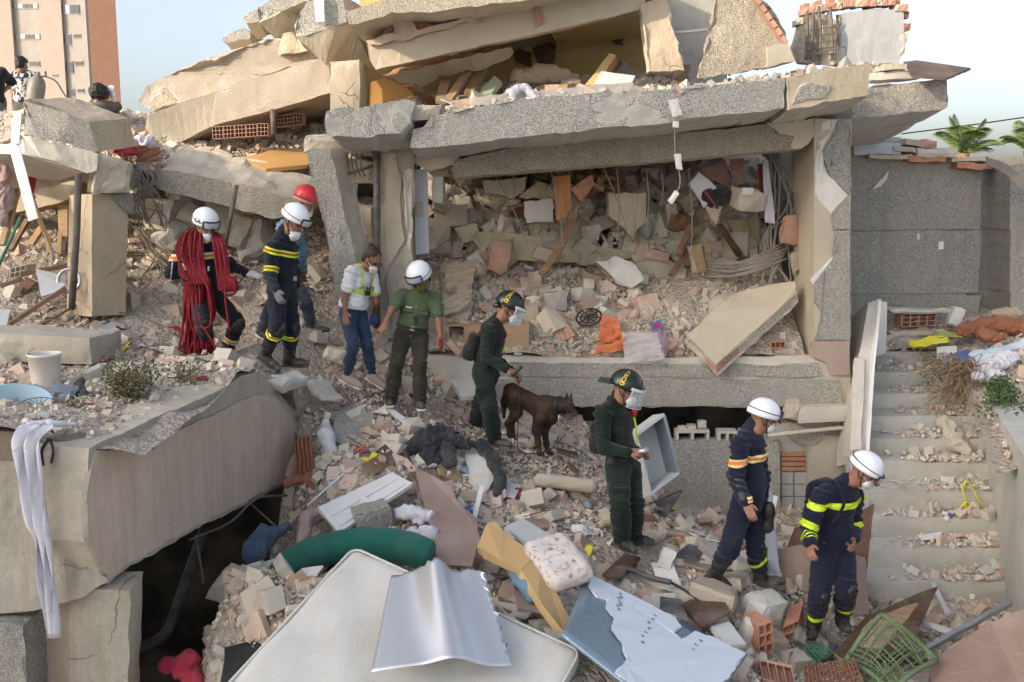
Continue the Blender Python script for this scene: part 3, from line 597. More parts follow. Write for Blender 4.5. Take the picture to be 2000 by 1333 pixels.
for k, (x0, y0, x1) in enumerate([(1576, 24, 1574), (1588, 26, 1582), (1599, 13, 1602), (1621, 14, 1625), (1631, 48, 1630)]):
    V, Fc = tube(spline([P(x0, y0, 12.5), P((x0+x1)/2+2, 65, 12.48), P(x1, 118, 12.5)], 4), .02, 6); mk('rebar', V, Fc, M['rust'], wf)
for k in range(5):
    V, Fc = tube([P(1572, 60+k*13, 12.47), P(1632, 52+k*13, 12.47)], .008, 5); mk('stirrup', V, Fc, M['rust'], wf)
V, Fc = tube(spline([P(1585, 110, 12.4), P(1630, 95, 12.3), P(1650, 92, 12.3), P(1652, 112, 12.3)]), .009, 5); mk('rebar', V, Fc, M['rust'], wf)
M['brownsheet'] = board('brown_sheet', (.10, .062, .05), .3)
V, Fc, m_ = plate_mesh([P(1765, 121, 12.6), P(1790, 118, 12.7), P(1896, 133, 12.6), P(1846, 153, 11.9), P(1782, 147, 11.9)], (0, 0, -.03), .1, .008, 56); mk('brown_panel', V, Fc, M['brownsheet'], label='dark brown panel sticking out over the slab edge into the sky', cat='panel')
V, Fc = hexa(slab8(P(1705, 158, 12.3), P(1810, 150, 12.3), A(0, .5, 0), A(0, 0, .10)), .08, .012, .03, 57); mk('kerb', V, Fc, M['conc_light'], label='pale kerb piece on the slab jutting over the grey wall', cat='kerb')
V, Fc = hexa(slab8(P(1725, 138, 12.25), P(1772, 136, 12.25), A(0, .5, 0), A(0, 0, .07)), .06, .012, .04, 58); mk('slab_shard', V, Fc, M['conc_rough'], label='thin concrete shard lying beside the dark brown panel', cat='shard')

# stepped slab ends at the top
def two(name, fas, und, Y, back, label, seed):
    t = thing(name, label, 'slab', P(und[0][0], und[0][1], Y)); plate('fascia', [(x, y, Y) for x, y in fas], back, M['pebble_fascia'], M['cream'], t, seg=.06, jit=.018, seed=seed)
    if und: plate('soffit', [(x, y, Y+.35*k) for k, (x, y) in zip((0, 0, 1, 1.6, 1.2, .5), und)], (0, .05, .10), M['cream'], M['conc_warm'], t, seg=.06, jit=.012, seed=seed+1)
    return t
two('slab_end', [(434, 74), (455, 62), (477, 54), (487, 62), (490, 76), (450, 84), (438, 84)], [(438, 82), (488, 76), (497, 98), (470, 106), (455, 106)], 14.0, (0, .9, 0), 'smallest stepped slab end with dark slot, lowest of the stepped row', 300)
two('slab_end', [(474, 34), (488, 24), (503, 18), (507, 42), (480, 48)], [(479, 46), (506, 40), (522, 72), (512, 80), (500, 78)], 13.7, (0, 1, 0), 'stepped slab end with grey corner above the clothes', 303)
two('slab_end', [(502, 47), (504, 12), (550, -12), (605, -30), (606, 0), (576, 12), (548, 24)], [(505, 46), (548, 24), (577, 42), (587, 80), (570, 94), (535, 76)], 13.3, (0, 1.2, 0), 'stepped slab end with cracked tan soffit', 306)
two('slab_end', [(575, 72), (579, 40), (583, 22), (612, -10), (668, -20), (678, 44), (640, 56), (592, 72)], [(580, 72), (676, 46), (700, 75), (722, 118), (655, 131), (635, 128)], 12.4, (.1, 1.3, 0), 'largest stepped slab end with smooth pale soffit above the column', 309)
plate('plank', [(612, -10, 12.3), (631, -12, 12.3), (634, 42, 12.3), (617, 44, 12.3)], (0, .04, 0), M['whitepaint'], None, None, jit=.004, label='white plank with orange stain leaning on the largest slab end', cat='plank')
# long leaning beams at left
bs('fallen_beam', [(288, 224, 13.2), (420, 177, 13.2), (560, 132, 13.1), (640, 110, 13.0), (646, 182, 13.0), (560, 208, 13.1), (420, 246, 13.2), (350, 280, 13.3), (303, 276, 13.3), (284, 250, 13.3)], (0, 1.7, -.12), M['beam_warm'], M['conc_warm'], 'long tan fallen beam sloping down to the seated worker', 61, .09, .010)
bs('fallen_beam', [(262, 200, 13.5), (283, 168, 13.5), (330, 145, 13.5), (400, 121, 13.4), (480, 92, 13.4), (545, 74, 13.4), (560, 92, 13.4), (585, 88, 13.4), (640, 84, 13.4), (640, 114, 13.4), (560, 134, 13.4), (420, 180, 13.4), (300, 218, 13.5)], (0, 1.2, -.05), M['beam_warm'], M['conc_rough'], 'broken-topped tan beam stacked on the long fallen beam', 62, .07, .02)
V, Fc = hexa([P(545, 110, 13.3), P(600, 100, 13.3), P(600, 90, 14.2), P(545, 100, 14.2), P(552, 72, 13.35), P(570, 62, 13.4), P(575, 66, 14.1), P(548, 76, 14.1)], .06, .03, .04, 63); mk('concrete_lump', V, Fc, M['conc_warm'], label='tan concrete lump wedged under the largest stepped slab end', cat='lump')
plate('soffit_strip', [(340, 278, 13.6), (420, 250, 13.6), (505, 224, 13.6), (512, 230, 14.2), (420, 270, 14.2), (350, 292, 14.2)], (0, .05, .12), M['soffit'], None, None, seg=.1, jit=.01, label='pale soffit strip hanging under the long fallen beam', cat='strip')
# dark back of the gap below the beams
plate('inner_wall', [(-60, 310, 15.4), (230, 300, 15.4), (330, 275, 15.4), (480, 235, 15.4), (660, 185, 15.4), (660, 620, 15.4), (-60, 620, 15.4)], (0, .15, 0), M['conc_brown'], None, None, seg=.6, jit=.01, label='brown inner wall deep in the gap under the fallen beams', cat='wall')
# fallen beam lower, sloping down right
bs('fallen_beam', [(304, 340, 12.3), (318, 330, 12.3), (440, 352, 12.25), (560, 384, 12.2), (610, 398, 12.2), (612, 425, 12.2), (528, 430, 12.2), (420, 400, 12.25), (303, 370, 12.3)], (0, .75, .30), M['pebble_warm'], M['conc'], 'pebble-dashed beam dropped aslant above the rope carrier', 64, .08, .02)
# leaning pier
bs('leaning_pier', [(597, 296, 11.6), (612, 290, 11.6), (646, 291, 11.6), (660, 360, 11.6), (676, 430, 11.6), (694, 500, 11.6), (690, 545, 11.6), (652, 600, 11.6), (640, 480, 11.6), (622, 400, 11.6)], (.14, .3, .02), M['pebble_wall'], M['conc'], 'leaning grey pebble-dashed pier behind the woman', 65, .07, .012)
V, Fc = hexa([P(590, 300, 11.7), P(735, 300, 11.9), P(735, 290, 12.3), P(600, 285, 12.3), P(600, 264, 11.7), P(700, 268, 11.8), P(700, 262, 12.3), P(600, 262, 12.3)], .06, .03, .05, 66); mk('concrete_lump', V, Fc, M['conc_rough'], label='rough concrete lump under the short slab corner', cat='lump')
# cantilever at left
cl = thing('tilted_balcony', 'tilted pebble-dashed balcony slab resting on a column and prop', 'balcony', P(150, 340, 11.4))
plate('parapet', [(44, 196, 11.3), (60, 193, 11.2), (120, 216, 11.25), (174, 238, 11.3), (192, 298, 11.3), (120, 280, 11.25), (58, 264, 11.2), (46, 262, 11.3)], (.1, .9, .1), M['pebble_wall'], M['conc_warm'], cl, seg=.08, jit=.01, seed=67)
plate('edge_band', [(44, 265, 11.22), (58, 266, 11.15), (120, 282, 11.2), (192, 300, 11.25), (190, 334, 11.25), (168, 339, 11.25), (110, 318, 11.2), (48, 302, 11.15)], (-.1, 1.6, -.14), M['conc_light'], M['soffit'], cl, seg=.08, jit=.012, seed=68)
plate('soffit', [(-80, 300, 11.3), (46, 302, 11.2), (170, 338, 11.3), (110, 354, 12.6), (-80, 330, 12.6)], (0, .05, .12), M['soffit'], None, cl, seg=.15, jit=.008, seed=69)
V, Fc = hexa([P(186, 376, 11.35), P(250, 380, 11.5), P(252, 378, 12.3), P(170, 376, 12.3), P(190, 296, 11.3), P(258, 322, 11.5), P(256, 318, 12.3), P(180, 300, 12.3)], .06, .025, .035, 70); mk('joint_block', V, Fc, M['conc_rough'], cl)
c0, c1, c2 = P(180, 380, 11.45), P(251, 378, 11.75), P(134, 380, 11.85); c3 = c2+(c1-c0)
b0, b1, b2 = P(180, 620, 11.45), P(246, 615, 11.75), P(130, 615, 11.85); b3 = b2+(b1-b0)
V, Fc = hexa([b0, b1, b3, b2, c0, c1, c3, c2], .12, .006, .012, 71); mk('column', V, Fc, M['conc_warm'], cl)
plate('render_coat', [(214, 382, 11.58), (252, 380, 11.72), (252, 418, 11.72), (232, 402, 11.64)], (.02, .05, 0), M['pebble_wall'], None, cl, seg=.04, jit=.012, seed=72)
V, Fc = tube([P(153, 342, 11.1), P(150, 450, 11.1), P(140, 605, 11.1)], .038, 12); mk('steel_prop', V, Fc, M['rust'], label='rusty steel prop standing under the tilted balcony', cat='prop', smooth=True)
plate('cream_beam', [(-60, 400, 13.0), (60, 372, 13.0), (150, 352, 13.0), (160, 380, 13.0), (120, 398, 13.0), (60, 410, 13.0), (-60, 432, 13.0)], (0, .3, -.02), M['cream'], M['wood_tan'], None, seg=.1, jit=.015, seed=73, label='sunlit cream lintel behind the steel prop', cat='lintel')
plate('door_jamb', [(112, 400, 13.1), (132, 398, 13.1), (132, 480, 13.1), (116, 485, 13.1)], (0, .12, 0), M['wood_tan'], None, None, seg=.1, jit=.005, label='tan door jamb standing under the cream lintel', cat='door jamb')
# ---------------------------------------------------------------- foreground left: deep beam, end wall, column
fw = thing('cellar_beam', 'deep stained concrete beam over the black cellar opening', 'beam', PV(250, 1110))
V, Fc, m_ = plate_mesh([PV(*p) for p in [(172, 876), (300, 818), (420, 765), (505, 724), (545, 768), (592, 834), (586, 880), (562, 942), (480, 986), (405, 1023), (300, 1082), (245, 1112), (212, 1139), (172, 1060)]], A(-.4, .06, 0), .07, .013, 81)
mk('beam_face', V, Fc, [M['conc_old'], M['conc_rough']], fw, midx=m_)
V, Fc, m_ = plate_mesh([PV(*p, .02) for p in [(186, 886), (240, 872), (300, 880), (330, 850), (440, 800), (500, 770), (540, 775), (586, 840), (580, 885), (558, 938), (480, 980), (405, 1016), (300, 1074), (248, 1104), (214, 1130), (172, 1050), (170, 960)]], A(-.04, 0, 0), .05, .014, 82)
mk('brown_coat', V, Fc, [M['conc_brown'], M['conc_old']], fw, midx=m_)
plate('end_wall', [(-420, 880, 6.77), (30, 905, 6.77), (110, 880, 6.72), (168, 872, 6.77), (178, 960, 6.75), (172, 1062, 6.75), (214, 1140, 6.77), (130, 1178, 6.72), (40, 1200, 6.72), (-420, 1220, 6.72)], (-.05, .4, 0), M['conc_old'], M['conc_rough'], fw, seg=.06, jit=.02, seed=83)
plate('soil_face', [(-420, 838, 6.84), (60, 846, 6.84), (168, 868, 6.84), (150, 900, 6.84), (60, 940, 6.84), (-420, 930, 6.84)], (0, .4, 0), M['earth'], None, fw, seg=.05, jit=.03, seed=84)
V, Fc = hexa(slab8(P(132, 1420, 6.78), P(246, 1420, 6.78), A(-.05, .4, 0), P(140, 1150, 6.78)-P(136, 1420, 6.78)), .09, .012, .025, 85); mk('column', V, Fc, M['conc_old'], fw)
plate('side_recess', [(30, 1190, 6.92), (140, 1165, 6.92), (140, 1420, 6.92), (30, 1420, 6.92)], (0, .2, 0), M['conc_brown'], None, fw, seg=.1, jit=.01, seed=86)
plate('pebble_pier', [(-420, 1205, 6.62), (30, 1218, 6.62), (46, 1222, 6.62), (56, 1420, 6.62), (-420, 1420, 6.62)], (0, .3, 0), M['pebble_wall'], None, fw, seg=.07, jit=.01, seed=87)
V, Fc = box2((-9, 7.1, -1.3), (-8.6, 14, 2.4)); mk('cellar_side', V, Fc, M['conc_shade'], fw)
V, Fc = box2((-8.6, 12.3, -1.3), (-1.2, 12.5, 2.2)); mk('cellar_back', V, Fc, M['conc_shade'], fw)
V, Fc = box2((-8.6, 6.9, -1.3), (-3.62, 7.05, 2.3)); mk('cellar_front', V, Fc, M['conc_shade'], fw); V, Fc = box2((-8.6, 6.4, -1.29), (-1.2, 12.3, -1.2)); mk('cellar_floor', V, Fc, M['conc_shade'], fw)  # dark floor sheet added so the cellar opening reads black
# ---------------------------------------------------------------- stairs with balustrade and side wall
st = thing('concrete_stairs', 'dusty concrete stairs strewn with rubble beside the pebble-dashed pillar', 'stairs', P(1830, 1180, 9.4))
NOS = [(1139, 9.4), (1072, 9.82), (1014, 10.19), (962, 10.53), (905, 11.05), (857, 11.46), (813, 11.86), (769, 12.35), (727, 12.9), (687, 13.5)]
STEPS = []
for k, (py, Y) in enumerate(NOS):
    a = P(1690, py, Y); b = P(1975-12*k if k < 9 else 1960, py, Y); nx = NOS[k+1][1] if k < 9 else 14.6
    zb = P(1690, NOS[k-1][0], NOS[k-1][1])[2] if k else a[2]-.35
    V, Fc = hexa(slab8(A(a[0], Y, zb-.25), A(b[0]+.15, Y, zb-.25), A(.17*(nx-Y)/.4, nx-Y+.06, 0), A(0, 0, a[2]-zb+.25)), .09, .006, .016, 400+k)
    mk('step', V, Fc, M['stair'], st); STEPS.append((a[0], b[0]-.04, Y, nx, a[2]))
sw0, sw1 = P(1918, 760, 11.9), P(1966, 1190, 9.25); dv = (sw1-sw0); dv[2] = 0
e1 = sw0+dv*2.2; e1[2] = 0; s0 = sw0.copy(); s0[2] = -1.2
V, Fc = hexa([e1+A(0, 0, -1.2), e1+A(.3, .05, -1.2), s0+A(.3, .05, 0), s0, A(e1[0], e1[1], 2.08), A(e1[0]+.3, e1[1]+.05, 2.08), A(s0[0]+.3, s0[1]+.05, 2.12), A(s0[0], s0[1], 2.12)], .12, .006, .015, 91)
mk('side_wall', V, Fc, M['stair'], st)
V, Fc = hexa([A(5.6, 11.9, -.5), A(5.9, 11.9, -.5), A(6.3, 13.8, -.5), A(5.95, 13.8, -.5), A(5.6, 11.9, 2.1), A(5.9, 11.9, 2.1), A(6.3, 13.8, 2.3), A(5.95, 13.8, 2.3)], .12, .01, .02, 92); mk('side_wall', V, Fc, M['stair'], st)
bal = thing('stair_balustrade', 'narrow white balustrade wall running up beside the stairs', 'balustrade', P(1680, 1180, 9.8))
Y0, Y1 = 9.9, 13.3
def BP(px, py, t_): return P(px, py, Y0+(Y1-Y0)*t_)
plate('wall', [(1664, 905, 11.0), (1668, 800, 11.4), (1676, 700, 11.9), (1684, 655, 12.2), (1696, 590, 12.6), (1722, 590, 12.6), (1712, 655, 12.2), (1706, 700, 11.9), (1700, 800, 11.4), (1692, 905, 11.0)], (.12, .9, -.3), M['conc_light'], M['conc_light'], bal, seg=.08, jit=.006, seed=92)
plate('lower_wall', [(1660, 905, 10.95), (1692, 905, 10.95), (1700, 1010, 10.3), (1702, 1100, 9.9), (1702, 1260, 9.7), (1690, 1260, 9.7), (1678, 1010, 10.3)], (.02, .3, 0), M['conc_grey'], None, bal, seg=.1, jit=.006, seed=93)
plate('white_cap', [(1690, 905, 10.97), (1697, 800, 11.37), (1703, 700, 11.87), (1710, 655, 12.15), (1716, 586, 12.55), (1722, 586, 12.55), (1716, 655, 12.15), (1710, 700, 11.87), (1703, 800, 11.37), (1697, 905, 10.97)], (0, .08, 0), M['whitepaint'], None, bal, seg=.08, jit=.004, seed=94)
plate('render_coat', [(1661, 880, 11.03), (1664, 800, 11.38), (1671, 700, 11.86), (1689, 700, 11.86), (1686, 790, 11.4), (1683, 880, 11.03)], (0, .06, 0), M['conc_light'], None, bal, seg=.06, jit=.008, seed=95)
plate('white_post', [(1704, 590, 13.4), (1733, 590, 13.4), (1730, 690, 13.4), (1704, 700, 13.4)], (0, .1, 0), M['whitepaint'], None, bal, seg=.1, jit=.005, seed=96)
# ---------------------------------------------------------------- right grey wall
gw = thing('grey_wall', 'plain grey pebble-dashed house wall with two grooves right of the pillar', 'wall', P(1790, 610, 14.4))
for k, (t0, t1, b1, b0) in enumerate([(298, 305, 448, 451), (453, 450, 573, 575), (578, 577, 640, 640)]):
    plate('wall_panel', [(1655, t0, 14.4), (1740, t0-4 if k == 0 else t0, 14.4), (1918, t1 + (8 if k == 0 else 0), 14.4), (1915-5*k, b1, 14.4), (1655, b0, 14.4)], (0, .3, 0), M['pebble_wall'], M['conc_grey'], gw, seg=.12, jit=.006, seed=97+k)
V, Fc = box2((P(1660, 300, 14.4)[0], 14.45, 1.5), (P(1908, 300, 14.4)[0], 14.62, P(1660, 312, 14.4)[2])); mk('groove_backing', V, Fc, M['conc_grey'], gw)
for k, (t0, b0) in enumerate([(330, 449), (452, 572), (576, 660)]):
    plate('side_panel', [(1912, t0, 15.6), (1976, t0-5, 15.4), (1974, b0, 15.4), (1908, b0, 15.6)], (0, .3, 0), M['pebble_shade'], None, gw, seg=.2, jit=.004, seed=100+k)
    plate('end_panel', [(1974, t0-4, 13.9), (2080, t0-20, 13.8), (2080, b0, 13.8), (1972, b0, 13.9)], (0, 1.5, 0), M['pebble_wall'], M['pebble_shade'], gw, seg=.2, jit=.004, seed=103+k)
plate('gap_wall', [(1655, 268, 14.7), (1760, 268, 14.7), (1760, 330, 14.7), (1655, 330, 14.7)], (0, .2, 0), M['conc_grey'], None, gw, seg=.2, jit=.004)
V, Fc = hexa(slab8(P(1668, 304, 14.25), P(1760, 302, 14.25), A(0, .3, 0), A(0, 0, .17)), .1, .01, .02, 106); mk('window_rail', V, Fc, M['bluewhite'], gw)
plate('outlet', [(1833, 473, 14.38), (1843, 472, 14.38), (1843, 487, 14.38), (1833, 488, 14.38)], (0, .03, 0), M['whitepaint'], None, gw, jit=0)
plate('white_scrape', [(1702, 372, 14.385), (1718, 355, 14.385), (1738, 332, 14.385), (1733, 350, 14.385), (1722, 362, 14.385)], (0, .03, 0), M['white_plaster'], None, gw, seg=.03, jit=.012, seed=107)
plate('white_scrape', [(1791, 458, 14.385), (1796, 457, 14.385), (1797, 468, 14.385), (1793, 469, 14.385)], (0, .03, 0), M['white_plaster'], None, gw, seg=.03, jit=.006, seed=108)
for k, (x0, x1, y, c) in enumerate([(1748, 1790, 292, 'conc_rough'), (1775, 1850, 312, 'clay'), (1790, 1870, 302, 'conc_light'), (1860, 1935, 312, 'conc_rough'), (1870, 1940, 326, 'clay'), (1930, 2010, 318, 'conc_rough'), (1700, 1780, 306, 'conc_rough'), (1770, 1800, 280, 'conc'), (1800, 1830, 286, 'clay_pink')]):
    V, Fc = hexa(slab8(P(x0, y+4, 14.2), P(x1, y+6, 14.2), A(0, .6, 0), A(0, 0, .06+.03*(k % 3))), .07, .02, .03, 420+k)
    mk('roof_shard', V, Fc, M[c], label='broken roof shard on top of the grey wall', cat='shard', group='roof shards on the grey wall')
# ---------------------------------------------------------------- far tower
tw = thing('apartment_tower', 'distant salmon and grey apartment tower behind the ruin', 'building', A(-26, 62, -1.3))
M['tower_grey'] = plaster('tower_grey', (.36, .325, .29)); M['tower_salmon'] = plaster('tower_salmon', (.39, .315, .265)); M['tower_orange'] = plaster('tower_orange', (.88, .42, .23))
def T(px, py): return P(px, py, 60)
zt = T(163, -6)[2]; bl = A(T(163, 100)[0]-.03, 60.37, -1.3); br = A(P(232, 120, 68)[0], 68, -1.3)
def quadbox(a, b, z0, z1, th, mat, name='wall'):
    a, b = np.array(a), np.array(b); d = unit((b-a)*[1, 1, 0]); nrm = A(-d[1], d[0], 0)
    c = [A(*a[:2], z0), A(*b[:2], z0), A(*(b+nrm*th)[:2], z0), A(*(a+nrm*th)[:2], z0)]
    V = np.array(c+[q+A(0, 0, z1-z0) for q in c]); return mk(name, V, [(3, 2, 1, 0), (4, 5, 6, 7), (0, 1, 5, 4), (1, 2, 6, 5), (2, 3, 7, 6), (3, 0, 4, 7)], mat, tw)
quadbox(bl, br, -1.3, zt+1.5, .3, M['tower_orange'], 'side_wall')
for (x0, x1, y, c) in [(-90, 20, 60, 'tower_salmon'), (20.5, 75, 60.25, 'tower_grey'), (75.5, 118, 60.0, 'tower_salmon'), (118.5, 163, 60.2, 'tower_grey')]:
    quadbox(A(T(x0, 0)[0], y, 0), A(T(x1, 0)[0], y, 0), -1.3, zt+2, .35, M[c], 'facade_bay')
for (x0, y0, x1, y1) in [(22, 5, 70, 17), (116, 7, 152, 28), (27, 65, 74, 77), (120, 65, 136, 90), (140, 65, 155, 75), (33, 118, 74, 130), (122, 118, 140, 144), (143, 118, 160, 129), (127, 172, 143, 190), (148, 172, 162, 182), (22, -60, 70, -45), (102, 145, 113, 151)]:
    a, b = P(x0, y1, 60), P(x1, y0, 60); yw = 60.22 if x0 < 75 else 60.17 if x0 > 114 else 59.97; V, Fc = box2((a[0], yw, a[2]), (b[0], 60.5, b[2])); o = mk('window', V, Fc, M['tower_grey'], tw)
    n_ = max(1, int((x1-x0)/9))
    for k in range(n_):
        xa = a[0]+(b[0]-a[0])*(k+.08)/n_; xb = a[0]+(b[0]-a[0])*(k+.92)/n_
        V, Fc = box2((xa, yw-.02, a[2]+.06), (xb, yw+.1, b[2]-.06)); mk('pane', V, Fc, M['bluewhite'] if (k % 3 == 1 and n_ > 2) else M['pane'], o)
# ---------------------------------------------------------------- rubble pieces
def hull(pts):
    bm = bmesh.new()
    for p in pts: bm.verts.new(p)
    r = bmesh.ops.convex_hull(bm, input=bm.verts[:])
    bmesh.ops.delete(bm, geom=[v for v in bm.verts if not v.link_faces], context='VERTS')
    bmesh.ops.triangulate(bm, faces=bm.faces[:]); bm.verts.index_update()
    V = np.array([v.co[:] for v in bm.verts]); Fc = np.array([[v.index for v in f.verts] for f in bm.faces]); bm.free(); return V, Fc
R = rng(77)
def chunk_v(k, m=12):
    r = rng(1000+k); p = np.array([[x, y, z] for x in (-1, 1) for y in (-1, 1) for z in (-1, 1)])*r.uniform(.62, 1, (8, 3))
    return hull(p*np.array([.50, .50*r.uniform(.5, .9), .50*r.uniform(.35, .7)]))
def shard_v(k):
    r = rng(2000+k); n = r.integers(4, 7); a = np.sort(r.uniform(0, 2*math.pi, n)); a = a+np.linspace(0, .5, n); t = r.uniform(.04, .10)
    p = np.stack([np.cos(a)*.6*r.uniform(.6, 1, n), np.sin(a)*.45*r.uniform(.6, 1, n), a*0], 1)
    return hull(np.vstack([p+[0, 0, t], p*r.uniform(.86, 1.0)-[0, 0, t]]))
def brickbit_v(k):
    r = rng(3000+k); L = r.uniform(.4, .6); w_ = r.uniform(.25, .4); t = r.uniform(.07, .2)
    p = np.array([[x*L*(r.uniform(.5, 1) if x > 0 else 1), y*w_, z*t] for x in (-1, 1) for y in (-1, 1) for z in (-1, 1)])
    p = np.vstack([p, [[L*.8, 0, t*r.uniform(-1, 1)], [L*.95, w_*r.uniform(-.6, .6), -t]]]); return hull(p)
VAR = {'chunk': [chunk_v(k) for k in range(10)], 'shard': [shard_v(k) for k in range(10)], 'brick': [brickbit_v(k) for k in range(8)]}
EXP_ = [[P(690, 1062, 7.5), P(1142, 1268, 6.75), P(960, 1500, 5.2), P(470, 1440, 5.9)], [P(1148, 1126, 7.75), P(1458, 1282, 7.25), P(1350, 1440, 6.2), P(1096, 1240, 6.7)], [P(621, 992, 8.77), P(766, 922, 9.3), P(806, 944, 9.1), P(662, 1040, 8.47)]]
def outside(x, y):
    ok = np.ones(len(x), bool)
    for q in EXP_:
        ins = np.ones(len(x), bool); q = np.array(q)[:, :2]; sg = np.sign(np.cross(q[1]-q[0], q[2]-q[1]))
        for i in range(4): e = q[(i+1) % 4]-q[i]; ins &= sg*(e[0]*(y-q[i][1])-e[1]*(x-q[i][0])) > -.03
        ok &= ~ins
    return ok
PAL = {'chunk': [(.43, .39, .32), (.40, .375, .33), (.36, .345, .315), (.50, .465, .40), (.46, .40, .31), (.33, .30, .26), (.55, .52, .46)],
       'shard': [(.45, .405, .33), (.52, .48, .41), (.60, .575, .52), (.38, .355, .315), (.43, .36, .27), (.47, .33, .26), (.34, .31, .27)],
       'brick': [(.43, .27, .21), (.45, .30, .235), (.38, .215, .155), (.47, .345, .28), (.41, .33, .27), (.34, .19, .13)]}
ODD = [(.28, .32, .33), (.30, .12, .10), (.16, .22, .20), (.65, .66, .68), (.09, .08, .075), (.50, .44, .30), (.24, .15, .09), (.13, .11, .10), (.7, .7, .7), (.6, .58, .55)]
def rub_mat(name, src):
    n = NT(name); c0 = n.attr('Col') if src == 'attr' else n.obj('Color')
    a = n.noise(9, 5, .7); b = n.noise(70, 3, .7); d = n.sep(n.n.new('ShaderNodeNewGeometry').outputs['Normal'], 2)
    c = n.mix(n.ramp(a, [(.32, .12), (.70, .68)]), c0, (.51, .47, .40)); c = n.mix(n.ramp(b, [(.35, 0), (.8, .35)]), c, n.mix(1, c0, (.6, .58, .55), 'MULTIPLY'))
    c = n.mix(n.math('MULTIPLY', n.ramp(n.noise(4, 4), [(.4, 0), (.65, .5)]), 1.0), c, (.58, .52, .43))
    return n.fin(c, .95, n.bump(b, .35, .006), spec=.15)
M['rub_s'] = rub_mat('rubble_mixed', 'attr'); M['rub_o'] = rub_mat('rubble_piece', 'obj')
VMESH = {k: [mesh_data(k+'_mesh', v, f, [M['rub_o']]) for v, f in VAR[k]] for k in VAR}
def rotations(r, n, tilt, nrm):
    """random spin about the surface normal plus some tilt"""
    ang = r.uniform(0, 2*math.pi, n); t1 = r.normal(0, tilt, n); t2 = r.normal(0, tilt, n); out = np.zeros((n, 3, 3))
    for i in range(n):
        x, y, z = frame(nrm[i], (0.3, 1, 0.1)); B = np.stack([x, y, z], 1); out[i] = B @ rot(t1[i], t2[i], ang[i])
    return out
def normals(h, x, y):
    e = .06; dx = (h(x+e, y)-h(x-e, y))/(2*e); dy = (h(x, y+e)-h(x, y-e))/(2*e); n = np.stack([-dx, -dy, np.ones_like(dx)], 1); return n/np.linalg.norm(n, axis=1, keepdims=True)
KINDS = {'chunk': ('concrete_chunk', 'chunk'), 'shard': ('plaster_shard', 'shard'), 'brick': ('brick_fragment', 'brick fragment')}
STUFF = {}
FEET = [(435, 707, 11), (408, 700, 11.1), (530, 724, 10.5), (590, 718, 10.5), (620, 652, 11.7), (507, 660, 11.7), (690, 762, 11.1), (740, 762, 11.1), (762, 796, 11.1), (823, 803, 11.1), (968, 875, 10.8), (928, 845, 11.1), (1055, 889, 10.6), (1222, 1080, 9.05), (1246, 1068, 9.2), (1405, 1160, 8.6), (1500, 1152, 8.7), (1584, 1258, 8.4), (1650, 1242, 8.55)]
def scatter(zone, h, xy, smin, smax, seed, mixw=(.17, .46, .37), big=(0, 0, 0), bsize=(.12, .3), text='', sink=.18, odd=.03, sm=2.0, shade_tone=1.0):
    r = rng(seed); x, y = xy[:, 0], xy[:, 1]; n = len(x); z = h(x, y); nr = normals(h, x, y)
    s = smin*(1-r.uniform(0, 1, n))**(-1/sm); s = np.minimum(s, smax); kinds = r.choice(3, n, p=np.array(mixw)/sum(mixw)); names = list(VAR)
    left = list(big); order = np.argsort(-s); isbig = np.zeros(n, bool)
    FT = np.array([P(*q)[:2] for q in FEET]); clear = (np.linalg.norm(xy[:, None]-FT[None], axis=2) > .32).all(1); s = np.where(clear, s, np.minimum(s, .05))
    for i in order:
        if clear[i] and left[kinds[i]] > 0: left[kinds[i]] -= 1; isbig[i] = True
    RT = rotations(r, n, .55, nr)
    for i in np.where(isbig)[0]:
        kd = names[kinds[i]]; me = VMESH[kd][r.integers(len(VMESH[kd]))]; sz = max(s[i], r.uniform(*bsize) if r.random() < .55 else s[i], bsize[0])
        nm, cat = KINDS[kd]; o = link(bpy.data.objects.new(nm, me)); c = PAL[kd][r.integers(len(PAL[kd]))]; k = r.uniform(1.1, 1.6)
        o.color = (*[min(.8, q*k) for q in c], 1); m4 = Matrix(RT[i].tolist()).to_4x4(); o.rotation_euler = m4.to_euler(); o.scale = (sz,)*3
        o.location = (x[i], y[i], z[i]+sz*(.30 if kd == 'chunk' else .10)-.02)
        tx = {'chunk': 'dusty broken concrete chunk ', 'shard': 'flat broken plaster shard ', 'brick': 'pinkish clay brick fragment '}[kd]+text
        tag(o, tx, cat, {'chunk': 'concrete chunks ', 'shard': 'plaster shards ', 'brick': 'brick fragments '}[kd]+text)
    VV, FF, CC = STUFF.setdefault(zone, ([], [], [])); base = sum(len(v) for v in VV)
    sm_i = np.where(~isbig)[0]
    for ki in range(3):
        kd = names[ki]
        for vi, (V0, F0) in enumerate(VAR[kd]):
            sel = sm_i[(kinds[sm_i] == ki)]; sel = sel[(sel*7+ki) % len(VAR[kd]) == vi]
            if not len(sel): continue
            W = np.einsum('nij,vj->nvi', RT[sel], V0)*s[sel][:, None, None]
            W[:, :, 0] += x[sel][:, None]; W[:, :, 1] += y[sel][:, None]; W[:, :, 2] += (z[sel]+s[sel]*(.26 if ki == 0 else .12)-sink*s[sel]+r.uniform(0, .02, len(sel)))[:, None]
            Fi = F0[None]+(base+np.arange(len(sel))*len(V0))[:, None, None]; base += len(sel)*len(V0)
            pal = np.array(PAL[kd]); c = pal[r.integers(0, len(pal), len(sel))]*A(.985, 1, .985)*r.uniform(1.1, 1.75, (len(sel), 1))
            ob = r.random(len(sel)) < odd; c = c*shade_tone; c[ob] = np.array(ODD)[r.integers(0, len(ODD), ob.sum())]
            VV.append(W.reshape(-1, 3)); FF.append(Fi.reshape(-1, 3)); CC.append(np.repeat(c, len(V0), 0))
